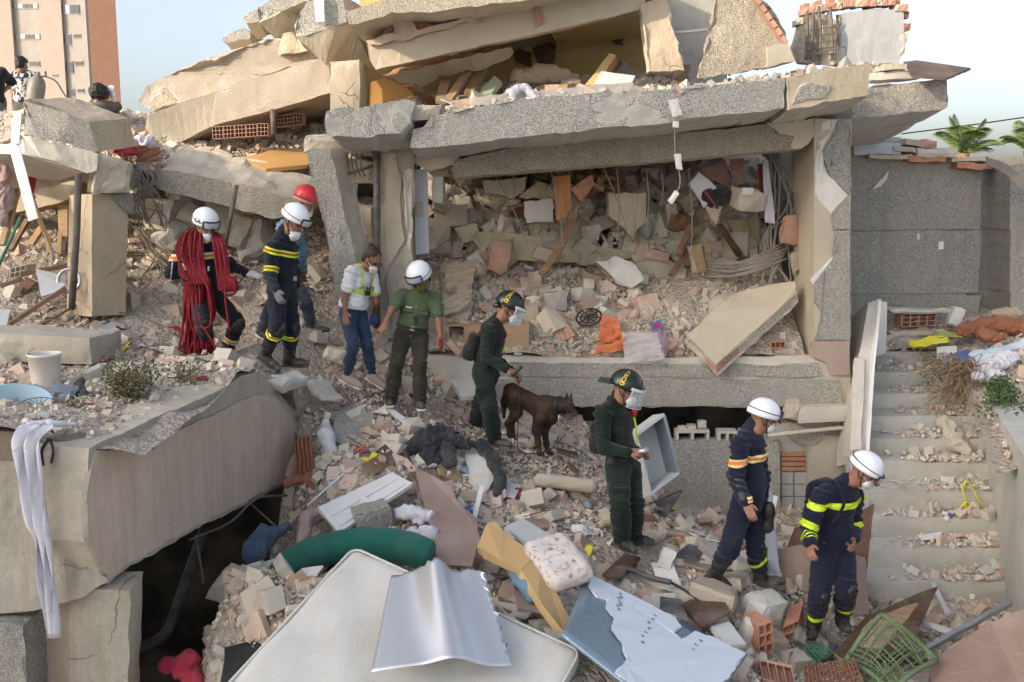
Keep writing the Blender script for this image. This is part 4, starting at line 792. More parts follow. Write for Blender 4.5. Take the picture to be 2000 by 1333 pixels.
def flush(zone, label, cat='rubble'):
    VV, FF, CC = STUFF[zone]; V = np.vstack(VV); Fc = np.vstack(FF); C = np.vstack(CC)
    o = mk('rubble_bed', V, Fc, M['rub_s'], label=label, cat=cat, kind='stuff'); a = o.data.color_attributes.new('Col', 'FLOAT_COLOR', 'POINT')
    a.data.foreach_set('color', np.hstack([C, np.ones((len(C), 1))]).astype(np.float32).ravel()); return o
def uni(r, n, x0, x1, y0, y1, keep=None):
    p = np.stack([r.uniform(x0, x1, n), r.uniform(y0, y1, n)], 1); return p if keep is None else p[keep(p[:, 0], p[:, 1])]
R = rng(11)
onA = lambda x, y: (x > wall_x(np.minimum(y, 10.8))+.10) & (hA(x, y) > -.9) & outside(x, y)
scatter('slope', hA, uni(R, 33000, -2.9, 4.75, 5.6, 12.2, onA), .031, .26, 1, big=(120, 75, 75), bsize=(.10, .33), text='on the slope below the ledge', odd=.035)
scatter('slope', hA, uni(R, 13000, -2.4, 4.6, 6.8, 12.2, onA), .013, .032, 15, mixw=(.4, .3, .3), odd=.02)
flush('slope', 'loose mixed rubble bed of the slope below the ledge')
onH = lambda x, y: ((x < wall_x(np.minimum(y, 10.8))-.10) | (y > 10.9)) & ((x > -1.0-y*.55))
scatter('platform', hH, uni(R, 17000, -8.0, -1.45, 7.1, 14.0, lambda x, y: onH(x, y) & (y > 9.6)), .030, .26, 2, mixw=(.18, .46, .36), big=(50, 70, 60), bsize=(.10, .26), text='on the rubble around the rope carrier', odd=.03)
scatter('platform', hH, uni(R, 1900, -5.0, -2.4, 6.85, 9.9, onH), .022, .12, 3, mixw=(.4, .3, .3), odd=.02)
flush('platform', 'loose mixed rubble spread around the rope carrier and the bucket')
scatter('room', hB, uni(R, 10500, -1.35, 3.5, 12.14, 14.7), .030, .24, 4, mixw=(.2, .42, .38), big=(50, 45, 60), bsize=(.11, .38), text='inside the open collapsed room', odd=.02, shade_tone=.88)  # heap colours dimmed a little for the shade of the room
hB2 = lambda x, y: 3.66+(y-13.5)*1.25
scatter('room', hB2, uni(R, 2200, -1.3, 3.45, 13.45, 14.6), .07, .42, 44, mixw=(.35, .45, .2), sink=0, odd=.08, sm=1.5, shade_tone=.66)  # colours darkened to deepen the shadow at the back of the room
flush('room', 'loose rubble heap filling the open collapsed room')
scatter('landing', hC, uni(R, 3200, 4.0, 7.2, 9.5, 14.3, lambda x, y: ONC(x-.1, y)), .03, .24, 5, big=(14, 12, 12), bsize=(.12, .26), text='on the landing above the stairs', odd=.06)
flush('landing', 'loose rubble covering the landing above the stairs')
scatter('upper', hE, uni(R, 5500, -7.2, -2.3, 12.6, 15.0), .032, .24, 6, mixw=(.25, .35, .40), big=(20, 22, 40), bsize=(.10, .24), text='on the upper floor beside the fallen beams', odd=.03)
flush('upper', 'loose rubble on the upper floor between the fallen beams')
for k, (x0, x1, Y, nx, z) in enumerate(STEPS):
    n = 230 if k < 9 else 160; u = R.beta(2.3, .95, n); d = R.uniform(0, 1, n); xx = x0+.05+(x1-x0-.05)*u+.42*d*(nx-Y); yy = Y+.03+(nx-Y-.05)*d
    hs = (lambda zz: (lambda x, y: np.full(np.shape(x), zz)))(z+.005)
    scatter('stairs', hs, np.stack([xx, yy], 1), .022, .17, 30+k, mixw=(.42, .25, .33), big=(4, 1, 3), bsize=(.09, .19), text='on the dusty concrete stairs', odd=.02, sink=.05)
flush('stairs', 'small rubble scattered over the treads of the concrete stairs')
_tx = [P(x, y, 11.1) for x, y in [(640, 217), (845, 224), (930, 207), (1020, 193), (1180, 181), (1300, 176), (1420, 164), (1533, 151), (1698, 124)]]
_tx = np.array(_tx); hS = lambda x, y: np.interp(x, _tx[:, 0], _tx[:, 2]) - .02 + np.clip((y-11.4), 0, 3)*.07
scatter('slabtop', hS, uni(R, 3000, -1.2, 4.0, 11.14, 12.6), .028, .20, 50, mixw=(.38, .3, .32), big=(22, 18, 18), bsize=(.09, .2), text='on top of the overhanging slab', odd=.03, sink=.05)
scatter('slabtop', lambda x, y: hS(x, y)+.05+np.clip(y-12.4, 0, 2)*.13, uni(R, 2200, -1.4, 2.3, 12.3, 14.5), .04, .30, 51, mixw=(.2, .35, .45), big=(10, 20, 30), bsize=(.15, .38), text='inside the yellow upper room', odd=.03)
flush('slabtop', 'broken masonry crumbs along the overhanging slab and in the yellow room')
# ---------------------------------------------------------------- implicit surfaces -> one continuous mesh
class Sdf:
    def __init__(s, k=.03): s.p = []; s.k = k
    def cone(s, a, b, ra, rb=None, k=None, sq=None): s.p.append(('c', np.asarray(a, float), np.asarray(b, float), ra, ra if rb is None else rb, s.k if k is None else k, sq)); return s
    def ell(s, c, Rm, r, k=None, sub=False): s.p.append(('e', np.asarray(c, float), np.asarray(Rm, float), np.asarray(r, float), sub, s.k if k is None else k, None)); return s
    def box(s, c, Rm, hsz, r=.01, k=None): s.p.append(('b', np.asarray(c, float), np.asarray(Rm, float), np.asarray(hsz, float), r, s.k if k is None else k, None)); return s
    def chain(s, pts, rs, k=None, sq=None):
        for i in range(len(pts)-1): s.cone(pts[i], pts[i+1], rs[i], rs[i+1], k, sq)
        return s
    def bounds(s):
        lo, hi = [], []
        for p in s.p:
            if p[0] == 'c': r = max(p[3], p[4])*1.5; lo.append(np.minimum(p[1], p[2])-r); hi.append(np.maximum(p[1], p[2])+r)
            elif p[0] == 'e' and not p[4]: r = np.abs(p[2]) @ p[3]; lo.append(p[1]-r); hi.append(p[1]+r)
            elif p[0] == 'b': r = np.abs(p[2]) @ p[3]+p[4]; lo.append(p[1]-r); hi.append(p[1]+r)
        return np.min(lo, 0), np.max(hi, 0)
    def mesh(s, h=.012, cut=None):
        lo, hi = s.bounds(); lo = lo-3*h; hi = hi+3*h; n = np.ceil((hi-lo)/h).astype(int)+1
        ax = [(lo[i]+h*np.arange(n[i])).astype(np.float32) for i in range(3)]; D = np.full(n, .2, np.float32)
        for p in s.p:
            if p[0] == 'c': r = max(p[3], p[4])*1.5; a, b = np.minimum(p[1], p[2])-r, np.maximum(p[1], p[2])+r
            elif p[0] == 'e': r = np.abs(p[2]) @ p[3]; a, b = p[1]-r, p[1]+r
            else: r = np.abs(p[2]) @ p[3]+p[4]; a, b = p[1]-r, p[1]+r
            k = p[5]; mg = k+3*h; i0 = np.clip(np.floor((a-mg-lo)/h).astype(int), 0, n-1); i1 = np.clip(np.ceil((b+mg-lo)/h).astype(int)+1, 1, n)
            sl = tuple(slice(i0[q], i1[q]) for q in range(3)); G = np.stack(np.meshgrid(*[ax[q][sl[q]] for q in range(3)], indexing='ij'), -1)
            if p[0] == 'c':
                A0, B0 = p[1], p[2]
                if p[6] is not None:
                    nn, f = p[6]; G = G+((G-A0) @ nn)[..., None]*nn*(1/f-1); B0 = B0+((B0-A0) @ nn)*nn*(1/f-1)
                ba = B0-A0; pa = G-A0; t = np.clip((pa @ ba)/(ba @ ba+1e-9), 0, 1); d = np.linalg.norm(pa-t[..., None]*ba, axis=-1)-(p[3]+(p[4]-p[3])*t)
            elif p[0] == 'e':
                q = (G-p[1]) @ p[2]; k0 = np.linalg.norm(q/p[3], axis=-1); k1 = np.linalg.norm(q/p[3]**2, axis=-1)+1e-6; d = k0*(k0-1)/k1
            else:
                q = np.abs((G-p[1]) @ p[2])-p[3]+p[4]; d = np.linalg.norm(np.maximum(q, 0), axis=-1)+np.minimum(q.max(-1), 0)-p[4]
            d = d.astype(np.float32); o = D[sl]
            if p[0] == 'e' and p[4]: d = -d; hh = np.maximum(k-np.abs(o-d), 0)/k; D[sl] = np.maximum(o, d)+hh*hh*k/4
            else: hh = np.maximum(k-np.abs(o-d), 0)/max(k, 1e-6); D[sl] = np.minimum(o, d)-hh*hh*k/4
        if cut is not None:
            for (c, nn) in cut:
                G = np.stack(np.meshgrid(*ax, indexing='ij'), -1); D = np.maximum(D, ((G-np.asarray(c, np.float32)) @ np.asarray(nn, np.float32)).astype(np.float32))
        return surfnet(D, lo, h)
def surfnet(D, lo, h):
    S = D < 0; nx, ny, nz = D.shape; acc = np.zeros((nx-1, ny-1, nz-1, 3), np.float32); cnt = np.zeros((nx-1, ny-1, nz-1), np.float32)
    sh = lambda a, i, j, k: a[i:nx-1+i, j:ny-1+j, k:nz-1+k]
    C = [(i, j, k) for i in (0, 1) for j in (0, 1) for k in (0, 1)]
    for c0 in C:
        for ax in range(3):
            if c0[ax]: continue
            c1 = list(c0); c1[ax] = 1; s0, s1 = sh(S, *c0), sh(S, *c1); m = s0 != s1
            if not m.any(): continue
            d0, d1 = sh(D, *c0)[m], sh(D, *c1)[m]; t = d0/(d0-d1+1e-12); p = np.tile(np.array(c0, np.float32), (len(t), 1)); p[:, ax] = t; acc[m] += p; cnt[m] += 1
    act = cnt > 0; idx = -np.ones(act.shape, int); idx[act] = np.arange(act.sum()); ijk = np.argwhere(act)
    V = lo+h*(ijk+acc[act]/cnt[act][:, None]); Q = []
    for ax in range(3):
        a, b = [q for q in range(3) if q != ax]
        s0 = np.take(S, range(0, S.shape[ax]-1), ax); s1 = np.take(S, range(1, S.shape[ax]), ax); e = np.argwhere(s0 != s1)
        e = e[(e[:, a] > 0) & (e[:, b] > 0) & (e[:, a] < S.shape[a]-1) & (e[:, b] < S.shape[b]-1)]
        if not len(e): continue
        ins = s0[tuple(e.T)]; q = []
        for (u, v) in ((1, 1), (0, 1), (0, 0), (1, 0)):
            f = e.copy(); f[:, a] -= u; f[:, b] -= v; q.append(idx[tuple(f.T)])
        q = np.stack(q, 1); flip = ins if ax != 1 else ~ins; q[~flip] = q[~flip][:, ::-1]; Q.append(q)
    Q = np.vstack(Q); return V, Q[(Q >= 0).all(1)]
def vnormals(V, Q):
    n = np.cross(V[Q[:, 1]]-V[Q[:, 0]], V[Q[:, 2]]-V[Q[:, 0]]); N = np.zeros_like(V)
    for k in range(Q.shape[1]): np.add.at(N, Q[:, k], n)
    return N/(np.linalg.norm(N, axis=1, keepdims=True)+1e-12)
def smooth(V, Q, it=1):
    for _ in range(it):
        S = np.zeros_like(V); c = np.zeros(len(V))
        for k in range(Q.shape[1]):
            j = Q[:, (k+1) % Q.shape[1]]; np.add.at(S, Q[:, k], V[j]); np.add.at(c, Q[:, k], 1); np.add.at(S, j, V[Q[:, k]]); np.add.at(c, j, 1)
        V = V*.5+.5*S/np.maximum(c, 1)[:, None]
    return V
def wrinkle(V, Q, amp=.006, seed=0, sc=(8, 8, 21), joints=(), jamp=.010, jr=.13):
    N = vnormals(V, Q); p = V*np.array(sc); p = p+1.2*np.stack([vnoise(V, 5, seed+3), vnoise(V, 5, seed+4), vnoise(V, 5, seed+5)], 1)
    w_ = 1-2*np.abs(vnoise(p, 1, seed)); w2 = vnoise(V*np.array(sc)*2.1, 1, seed+9)
    d = amp*(w_-.2)+amp*.45*w2
    for j in joints:
        g = np.exp(-((V-j)**2).sum(1)/jr**2); u = V @ unit(A(.35, .2, 1)); d = d+g*jamp*np.sin(u*115+3*vnoise(V, 9, seed+7))
    return V+N*d[:, None]
def bands(parent, name, V, Q, pt, nrm, hw, mats, pred=None, off=.007):
    """tape sewn round a garment: the garment's own surface between two planes, lifted off it"""
    nrm = unit(nrm); s = (V-pt) @ nrm; ok = np.abs(s) < hw+.035
    if pred is not None: ok &= pred(V)
    q = Q[ok[Q].all(1)]
    if not len(q): return None
    N = vnormals(V, Q); V2 = V+N*off; bm = bmesh.new(); vs = {}
    for i in np.unique(q): vs[i] = bm.verts.new(V2[i])
    for f in q:
        try: bm.faces.new([vs[i] for i in f])
        except ValueError: pass
    def bis(c, keep):
        bmesh.ops.bisect_plane(bm, geom=bm.verts[:]+bm.edges[:]+bm.faces[:], plane_co=Vector(pt+nrm*c), plane_no=Vector(nrm), clear_outer=keep > 0, clear_inner=keep < 0)
    bis(hw, 1); bis(-hw, -1)
    if len(mats) > 1: bis(hw*.36, 0); bis(-hw*.36, 0)
    bm.verts.index_update(); VV = np.array([v.co[:] for v in bm.verts])
    if not len(VV): bm.free(); return None
    FF = [[v.index for v in f.verts] for f in bm.faces]; cs = [abs(float((np.array(f.calc_center_median()[:])-pt) @ nrm)) for f in bm.faces]; bm.free()
    return mk(name, VV, FF, mats, parent, midx=[1 if (len(mats) > 1 and c < hw*.36) else 0 for c in cs])
def reach(p, px, py, L, sgn):
    """joint on that line of sight at bone length L from p (sgn -1 nearer, +1 farther)"""
    d = ray(px, py); d = d/np.linalg.norm(d); m = p-CAM; t0 = m @ d; dist2 = m @ m-t0*t0; q = L*L-dist2
    if q <= 0: c = CAM+d*t0; return p+(c-p)*min(1.0, 1.0) if dist2 < (L*1.25)**2 else p+unit(c-p)*L*1.2
    return CAM+d*(t0+sgn*math.sqrt(q))
SK = {}
def skin_mat(name, col):
    n = NT(name); a = n.noise(14, 4, .6); b = n.noise(90, 3)
    c = n.mix(n.ramp(a, [(.3, 0), (.75, .5)]), col, sc3(col, .72)); return n.fin(c, .55, n.bump(b, .12, .004), spec=.35, Subsurface_Weight=.06)
M['skin'] = skin_mat('skin_tan', (.30, .15, .095)); M['skin2'] = skin_mat('skin_brown', (.25, .125, .08))
M['hair'] = plain('black_hair', (.012, .010, .009), .55, dust=.05, bs=.5); M['hairbrown'] = plain('brown_hair', (.035, .02, .013), .55, dust=.05, bs=.5)
M['navy'] = fabric('navy_uniform', (.009, .012, .031), .22, dcol=(.09, .09, .10)); M['navy2'] = fabric('dark_navy_uniform', (.008, .010, .022), .30, dcol=(.10, .095, .09))
M['dgreen'] = fabric('dark_green_uniform', (.009, .019, .015), .2, dcol=(.06, .065, .055)); M['olive'] = fabric('olive_shirt', (.085, .125, .066), .08)
M['brown_olive'] = fabric('brown_olive_trousers', (.034, .032, .022), .12); M['jeans'] = fabric('blue_jeans', (.022, .045, .10), .15)
M['jeans2'] = fabric('faded_jeans', (.03, .055, .10), .3); M['tee'] = fabric('white_tee', (.72, .72, .75), .06); M['lblue'] = fabric('light_blue_shirt', (.15, .26, .36), .1)
M['vest'] = fabric('black_vest', (.012, .012, .013), .12); M['boot'] = plain('black_boot', (.018, .017, .016), .6, dust=.45, bs=.4); M['sneaker'] = fabric('tan_sneaker', (.42, .33, .28), .3)
M['greyshirt'] = fabric('grey_shirt', (.085, .08, .072), .25); M['blacktee'] = fabric('black_tee', (.014, .014, .016), .1)
M['helm'] = plain('white_helmet', (.80, .82, .86), .22, 0, .5, dust=.08, bs=.03); M['helmred'] = plain('red_helmet', (.50, .022, .03), .3, 0, .5, dust=.1, bs=.03); M['helmdark'] = plain('dark_green_helmet', (.010, .020, .018), .22, 0, .5, dust=.06, bs=.03)
M['lens'] = glassy('goggle_lens', (.55, .60, .66), .75, .06); M['visor'] = glassy('clear_visor', (.75, .82, .86), .24, .05)
M['mask'] = fabric('white_mask', (.74, .74, .74), .03, fold=.2); M['maskgreen'] = fabric('green_mask', (.10, .15, .025), .03, fold=.2)
M['tapey'] = plain('yellow_reflective_tape', (.60, .78, .02), .5, 0, .5, dust=.1, bs=.05); M['tapeo'] = plain('orange_tape', (.75, .17, .04), .5, dust=.1, bs=.05); M['tapes'] = plain('pale_tape', (.75, .72, .35), .45, dust=.12, bs=.05); M['tapered'] = plain('red_tape', (.42, .05, .03), .5, dust=.1, bs=.05)
M['glovew'] = fabric('white_glove', (.62, .62, .62), .15); M['gloveg'] = fabric('grey_glove', (.13, .13, .125), .25); M['pad'] = plain('black_pad', (.016, .016, .017), .42, 0, .4, dust=.25, bs=.3)
M['red'] = plain('red_plastic', (.40, .02, .03), .5, dust=.05); M['gold'] = plain('gold_braid', (.55, .33, .06), .5, dust=.05); M['eye'] = plain('eye_dark', (.02, .014, .012), .3, dust=0); M['brow'] = M['hair']
M['lettering'] = plain('yellow_lettering', (.75, .50, .02), .5, dust=.03); M['lace'] = plain('white_lettering', (.65, .65, .65), .6, dust=.05)
def fingers(S, w_, d, nrm, side, pose, k=.004):
    """palm, four fingers, thumb; d along the hand, nrm out of the back of the hand, side towards the thumb"""
    d, nrm = unit(d), unit(nrm-(nrm @ unit(d))*unit(d)); side = unit(np.cross(nrm, d))*side
    pc = w_+d*.048; Rm = np.stack([side, d, nrm], 1); S.box(pc, Rm, A(.039, .046, .0135), .012, .006); S.cone(w_-d*.05, w_+d*.02, .027, .026, .01, (nrm, .75))
    curl = {'relaxed': (.35, .45, .4), 'grip': (1.15, 1.25, .8), 'point': (1.2, 1.3, .8), 'flat': (.12, .15, .1)}[pose]
    for i, (o, L) in enumerate(((.029, .072), (.010, .080), (-.010, .075), (-.028, .060))):
        c = (.05, .1, .1) if (pose == 'point' and i == 0) else tuple(q*(1+.12*i) for q in curl)
        p = pc+side*o+d*.042; a = 0
        for j, f in enumerate((.45, .32, .26)):
            a += c[j]; q = p+(d*math.cos(a)-nrm*math.sin(a))*L*f; S.cone(p, q, .0100-.0012*j, .0090-.0012*j, k); p = q
    t0 = w_+d*.018+side*.026; t1 = t0+unit(side*.75+d*.75-nrm*.25)*.036; t2 = t1+unit(d*.9+side*(-.05 if pose in ('grip', 'point') else .25)-nrm*(.5 if pose == 'grip' else .25))*.034
    S.cone(t0, t1, .0145, .0115, .006).cone(t1, t2, .0112, .0085, .004)
    return S
class Person:
    def __init__(s, name, label, Y, J, yaw, head_yaw, head_pitch, scale=1.0, face='skin', roll=0.0, group=None, hs=1.1):
        s.Y = Y; s.sc = scale; s.hs = hs; p = {}
        for k in ('head', 'neck', 'sL', 'sR', 'pel', 'hL', 'hR'): p[k] = P(J[k][0], J[k][1], Y+J[k][2])
        q = scale
        for sd in 'LR':
            p['e'+sd] = reach(p['s'+sd], *J['e'+sd][:2], .285*q, J['e'+sd][2]); p['w'+sd] = reach(p['e'+sd], *J['w'+sd][:2], .255*q, J['w'+sd][2])
            p['k'+sd] = reach(p['h'+sd], *J['k'+sd][:2], .43*q, J['k'+sd][2]); p['a'+sd] = reach(p['k'+sd], *J['a'+sd][:2], .41*q, J['a'+sd][2])
            p['t'+sd] = P(J['t'+sd][0], J['t'+sd][1], p['a'+sd][1]+J['t'+sd][2])
        s.j = p; s.lat = unit(p['sR']-p['sL']); s.up = unit(p['neck']-p['pel']); y = rad(yaw); s.fwd = unit(A(math.cos(y), math.sin(y), 0)); s.fwd = unit(s.fwd-(s.fwd @ s.up)*s.up)
        l2 = np.cross(s.up, s.fwd); s.latb = l2 if l2 @ s.lat > 0 else -l2
        hy, hp = rad(head_yaw), rad(head_pitch); f = A(math.cos(hy)*math.cos(hp), math.sin(hy)*math.cos(hp), math.sin(hp)); l = unit(np.cross(A(0, 0, 1), f)); u = np.cross(f, l)
        if roll: l, u = l*math.cos(rad(roll))+u*math.sin(rad(roll)), u*math.cos(rad(roll))-l*math.sin(rad(roll))
        s.H = np.stack([f, l, u], 1); s.hc = p['head']; s.face = M[face]
        base = (p['aL']+p['aR'])/2; s.t = thing(name, label, 'person', (base[0], base[1], min(p['tL'][2], p['tR'][2])-.03), group)
        s.S = Sdf(); s.extra = []
    def hp(s, x, y, z): return s.hc+s.H @ A(x, y, z)*s.hs
    def torso(s, S, g, low=True):
        p = s.j; q = s.sc; B = np.stack([s.latb, s.fwd, s.up], 1); bc = p['neck']-s.up*.19*q
        S.ell(bc, B, A(.155+g, .108+g, .19)*q, .05); S.ell(p['pel']+s.up*.16*q+s.fwd*.012, B, A(.140+g, .105+g, .17)*q, .06)
        for sd in 'LR': S.cone(p['neck']-s.up*.03, p['s'+sd]-s.up*.01, .05*q+g*.5, .058*q+g*.6, .05)
        if low: S.ell(p['pel']-s.up*.01, B, A(.155+g, .112+g, .13)*q, .05)
    def arms(s, S, g, upto=1.0, which='LR'):
        p = s.j; q = s.sc
        for sd in which:
            S.cone(p['s'+sd]-s.up*.015, p['e'+sd], .056*q+g, .043*q+g, .035)
            if upto > 1: S.cone(p['e'+sd], p['e'+sd]+(p['w'+sd]-p['e'+sd])*(upto-1), .043*q+g, .043*q+(.030*q-.043*q)*(upto-1)+g, .03)
    def legs(s, S, g, cuff=.92, flare=0.0):
        p = s.j; q = s.sc
        for sd in 'LR':
            S.cone(p['h'+sd], p['k'+sd], .088*q+g, .060*q+g*1.1, .05); e = p['k'+sd]+(p['a'+sd]-p['k'+sd])*cuff
            S.cone(p['k'+sd], (p['k'+sd]+e)/2, .058*q+g*1.1, .055*q+g*1.2+flare*.4, .03).cone((p['k'+sd]+e)/2, e, .055*q+g*1.2+flare*.4, .043*q+g*1.2+flare, .03)
    def garment(s, name, mat, build, h=.012, amp=.006, joints=(), seed=1, jamp=.010, sm=1, cut=None, sc=(8, 8, 21)):
        S = Sdf(); build(S); V, Q = S.mesh(h, cut); V = smooth(V, Q, sm); V = wrinkle(V, Q, amp, seed, sc, [s.j[k] for k in joints], jamp); mk(name, V, Q, M[mat] if isinstance(mat, str) else mat, s.t, smooth=True)
        return V, Q
    def body(s, hands=('relaxed', 'relaxed'), nrmL=None, nrmR=None, thumb=(1, -1), bare=True, hair=None, gloves=(None, None)):
        """one skin mesh: trunk, limbs, neck, head with a face, hands"""
        p = s.j; q = s.sc; S = Sdf(.03); s.torso(S, -.02); s.arms(S, -.004, 1.97); s.legs(S, -.015, 1.0); S.cone(p['neck']-s.up*.03, s.hp(-.02, 0, -.05), .060*q, .055*q, .03)
        V1, Q1 = S.mesh(.016); V1 = smooth(V1, Q1, 1); Vs, Qs = [V1], [Q1]; n = len(V1)
        q = s.hs; S = Sdf(.02); H = s.H; E = lambda c, r, k=.02, sub=False: S.ell(s.hp(*c), H, A(*r)*q, k, sub)
        E((-.018, 0, .045), (.098, .076, .085)); E((.020, 0, -.005), (.075, .068, .085), .03); E((.040, 0, -.062), (.052, .050, .052), .03); E((.072, 0, -.095), (.022, .024, .018), .02)
        E((.083, .034, .006), (.022, .020, .013), .012, True); E((.083, -.034, .006), (.022, .020, .013), .012, True); E((.078, 0, .028), (.020, .050, .012), .015)
        S.cone(s.hp(.092, 0, .010), s.hp(.113, 0, -.026), .010*q, .016*q, .012); E((.086, 0, -.060), (.016, .026, .007), .008); E((.085, 0, -.072), (.015, .022, .007), .008)
        for sd in (-1, 1): E((-.008, sd*.078, -.008), (.024, .011, .034), .01); S.ell(s.hp(.005, sd*.084, -.008), H, A(.010, .008, .018)*q, .005, True)
        S.cone(s.hp(-.02, 0, -.05), s.hp(-.035, 0, -.05)-s.up*.06, .056*q, .058*q, .03)
        V2, Q2 = S.mesh(.007); Vs.append(V2); Qs.append(Q2+n); n += len(V2)
        for sd, i, nr in (('L', 0, nrmL), ('R', 1, nrmR)):
            d = unit(p['w'+sd]-p['e'+sd]); nr = A(*nr) if nr is not None else unit(np.cross(d, s.fwd)) * (1 if i else -1)
            S = Sdf(.006); fingers(S, p['w'+sd]+d*.008, d if not hasattr(s, 'hd'+sd) else unit(getattr(s, 'hd'+sd)), nr, thumb[i], hands[i]); V3, Q3 = S.mesh(.0048)
            if gloves[i]: V3 = V3+vnormals(V3, Q3)*.003; mk('glove', V3, Q3, M[gloves[i]], s.t, smooth=True)
            else: Vs.append(V3); Qs.append(Q3+n); n += len(V3)
        b = mk('body', np.vstack(Vs), np.vstack(Qs), s.face, s.t, smooth=True); s.b = b
        for sd in (-1, 1):
            V, Fc = lathe([(.0005, .0105), (.006, .009), (.0105, .002), (.0105, -.002), (.006, -.009), (.0005, -.0105)], 10, s.hp(.074, sd*.033, .005)); mk('eye', V, Fc, M['eye'], b, smooth=True)
            V, Fc = tube([s.hp(.090, sd*.016, .026), s.hp(.090, sd*.034, .031), s.hp(.078, sd*.052, .026)], .0045*q, 6); mk('eyebrow', V, Fc, M['brow'], b)
        if hair:
            S = Sdf(.02); S.ell(s.hp(-.030, 0, .055), H, A(.098, .084, .088)*q); S.ell(s.hp(-.06, 0, -.005), H, A(.060, .078, .075)*q); V, Q = S.mesh(.009); V = wrinkle(V, Q, .006, 5, (30, 30, 12)); mk('hair', V, Q, M[hair], s.t, smooth=True)
    def boots(s, mat='boot', shaft=.21, r=.062, low=False):
        for sd in 'LR':
            p = s.j; a = p['a'+sd]; t = p['t'+sd]; d = (t-a)*A(1, 1, 0); L = np.linalg.norm(d)+1e-6; sl = unit(t-a-A(0, 0, -.075)); sl = unit(A(sl[0], sl[1], np.clip(sl[2], -.6, .5)))
            heel = a+A(0, 0, -.045)-sl*.035; ball = heel+sl*.165; toe = heel+sl*.225; S = Sdf(.03)
            S.cone(heel, ball, .042, .046, .03).cone(ball, toe, .046, .034, .02); S.cone(a, heel+sl*.09, .048, .042, .04)
            if not low: S.cone(a+A(0, 0, -.01), a+unit(p['k'+sd]-a)*shaft, r, r+.008, .03)
            lat = unit(np.cross(sl, A(0, 0, 1))); upv = np.cross(lat, sl); V, Q = S.mesh(.010); V = wrinkle(V, Q, .003, 4); o = mk('boot' if not low else 'shoe', V, Q, M[mat], s.t, smooth=True)
            S = Sdf(.01); S.box(heel+sl*.10-upv*.037, np.stack([sl, lat, upv], 1), A(.152, .047, .013), .012); V, Q = S.mesh(.009); mk('sole', V, Q, M['pipe'] if not low else M['whitewall'], o, smooth=True)
    def shell(s, rx, ry, rz, c, n=28, m=11, front=0.0, low=-.15, th=.008):
        """dome in the head frame"""
        V = []
        for i in range(m+1):
            ph = math.pi/2-(math.pi/2-low)*i/m
            for k in range(n):
                a = 2*math.pi*k/n; f = 1+front*max(0, math.cos(a))**3*max(0, (i/m-.75)*4); V.append(s.hp(c[0]+rx*f*math.cos(ph)*math.cos(a), c[1]+ry*math.cos(ph)*math.sin(a), c[2]+rz*math.sin(ph)))
        return np.array(V), [(i*n+k, (i+1)*n+k, (i+1)*n+(k+1) % n, i*n+(k+1) % n) for i in range(m) for k in range(n)]
    def helmet(s, mat='helm', goggles=True, brim=.13, strap=True, lamp=False, gog_up=.055, text=None, tside=1):
        c = (-.008, 0, .050); hm = thing_part = None
        V, Fc = s.shell(.132, .114, .118, c, front=brim, low=-.22); hm = mk('helmet', V, Fc, M[mat], s.t, smooth=True); sol = hm.modifiers.new('thickness', 'SOLIDIFY'); sol.thickness = .010; sol.offset = 1
        ring = [s.hp(c[0]+(.134+(.134*brim*max(0, math.cos(a))**3))*math.cos(a), .114*math.sin(a), c[2]-.022) for a in np.linspace(0, 2*math.pi, 33)]
        V, Fc = tube(ring, .0075, 6, False); mk('rim', V, Fc, M['black'] if mat == 'helm' else M[mat], hm, smooth=True)
        if goggles:
            V, Fc = tube([s.hp(c[0]+.137*math.cos(a), .117*math.sin(a), c[2]+.020-.012*math.cos(a)) for a in np.linspace(0, 2*math.pi, 33)], .011, 6, False, .45); mk('goggle_strap', V, Fc, M['black'], hm, smooth=True)
            gz = gog_up; G = [[s.hp(c[0]+(.150+.010*math.cos(v*.5))*math.cos(u), .128*math.sin(u), gz+.034*v) for u in np.linspace(-.62, .62, 13)] for v in np.linspace(-1, 1, 5)]
            V, Fc = sheet(G, .010); mk('goggle_lens', V, Fc, M['lens'], hm, smooth=True)
            fr = [s.hp(c[0]+.158*math.cos(u), .134*math.sin(u), gz-.036) for u in np.linspace(-.66, .66, 12)]+[s.hp(c[0]+.158*math.cos(u), .134*math.sin(u), gz+.036) for u in np.linspace(.66, -.66, 12)]
            V, Fc = tube(fr+[fr[0]], .010, 6, False); mk('goggle_frame', V, Fc, M['black'], hm, smooth=True)
        if lamp:
            V, Fc = lathe([(.0005, .0), (.022, 0), (.024, .012), (.018, .03), (.0005, .032)], 12, s.hp(.135, .0, .02), s.H @ np.array([[0, 0, 1], [0, 1, 0], [-1, 0, 0]])); mk('headlamp', V, Fc, M['black'], hm)
        if strap:
            for sd in (-1, 1):
                V, Fc = tube(spline([s.hp(.0, sd*.104, .02), s.hp(.012, sd*.088, -.045), s.hp(.045, sd*.060, -.105), s.hp(.055, 0, -.122)], 5), .0065, 6, True, .6); mk('chin_strap', V, Fc, M['black'], hm)
                V, Fc = tube(spline([s.hp(-.05, sd*.100, .02), s.hp(-.02, sd*.09, -.03), s.hp(.012, sd*.088, -.045)], 4), .0055, 6, True, .6); mk('chin_strap', V, Fc, M['black'], hm)
        s.hm = hm; s.hcen = c
        return hm
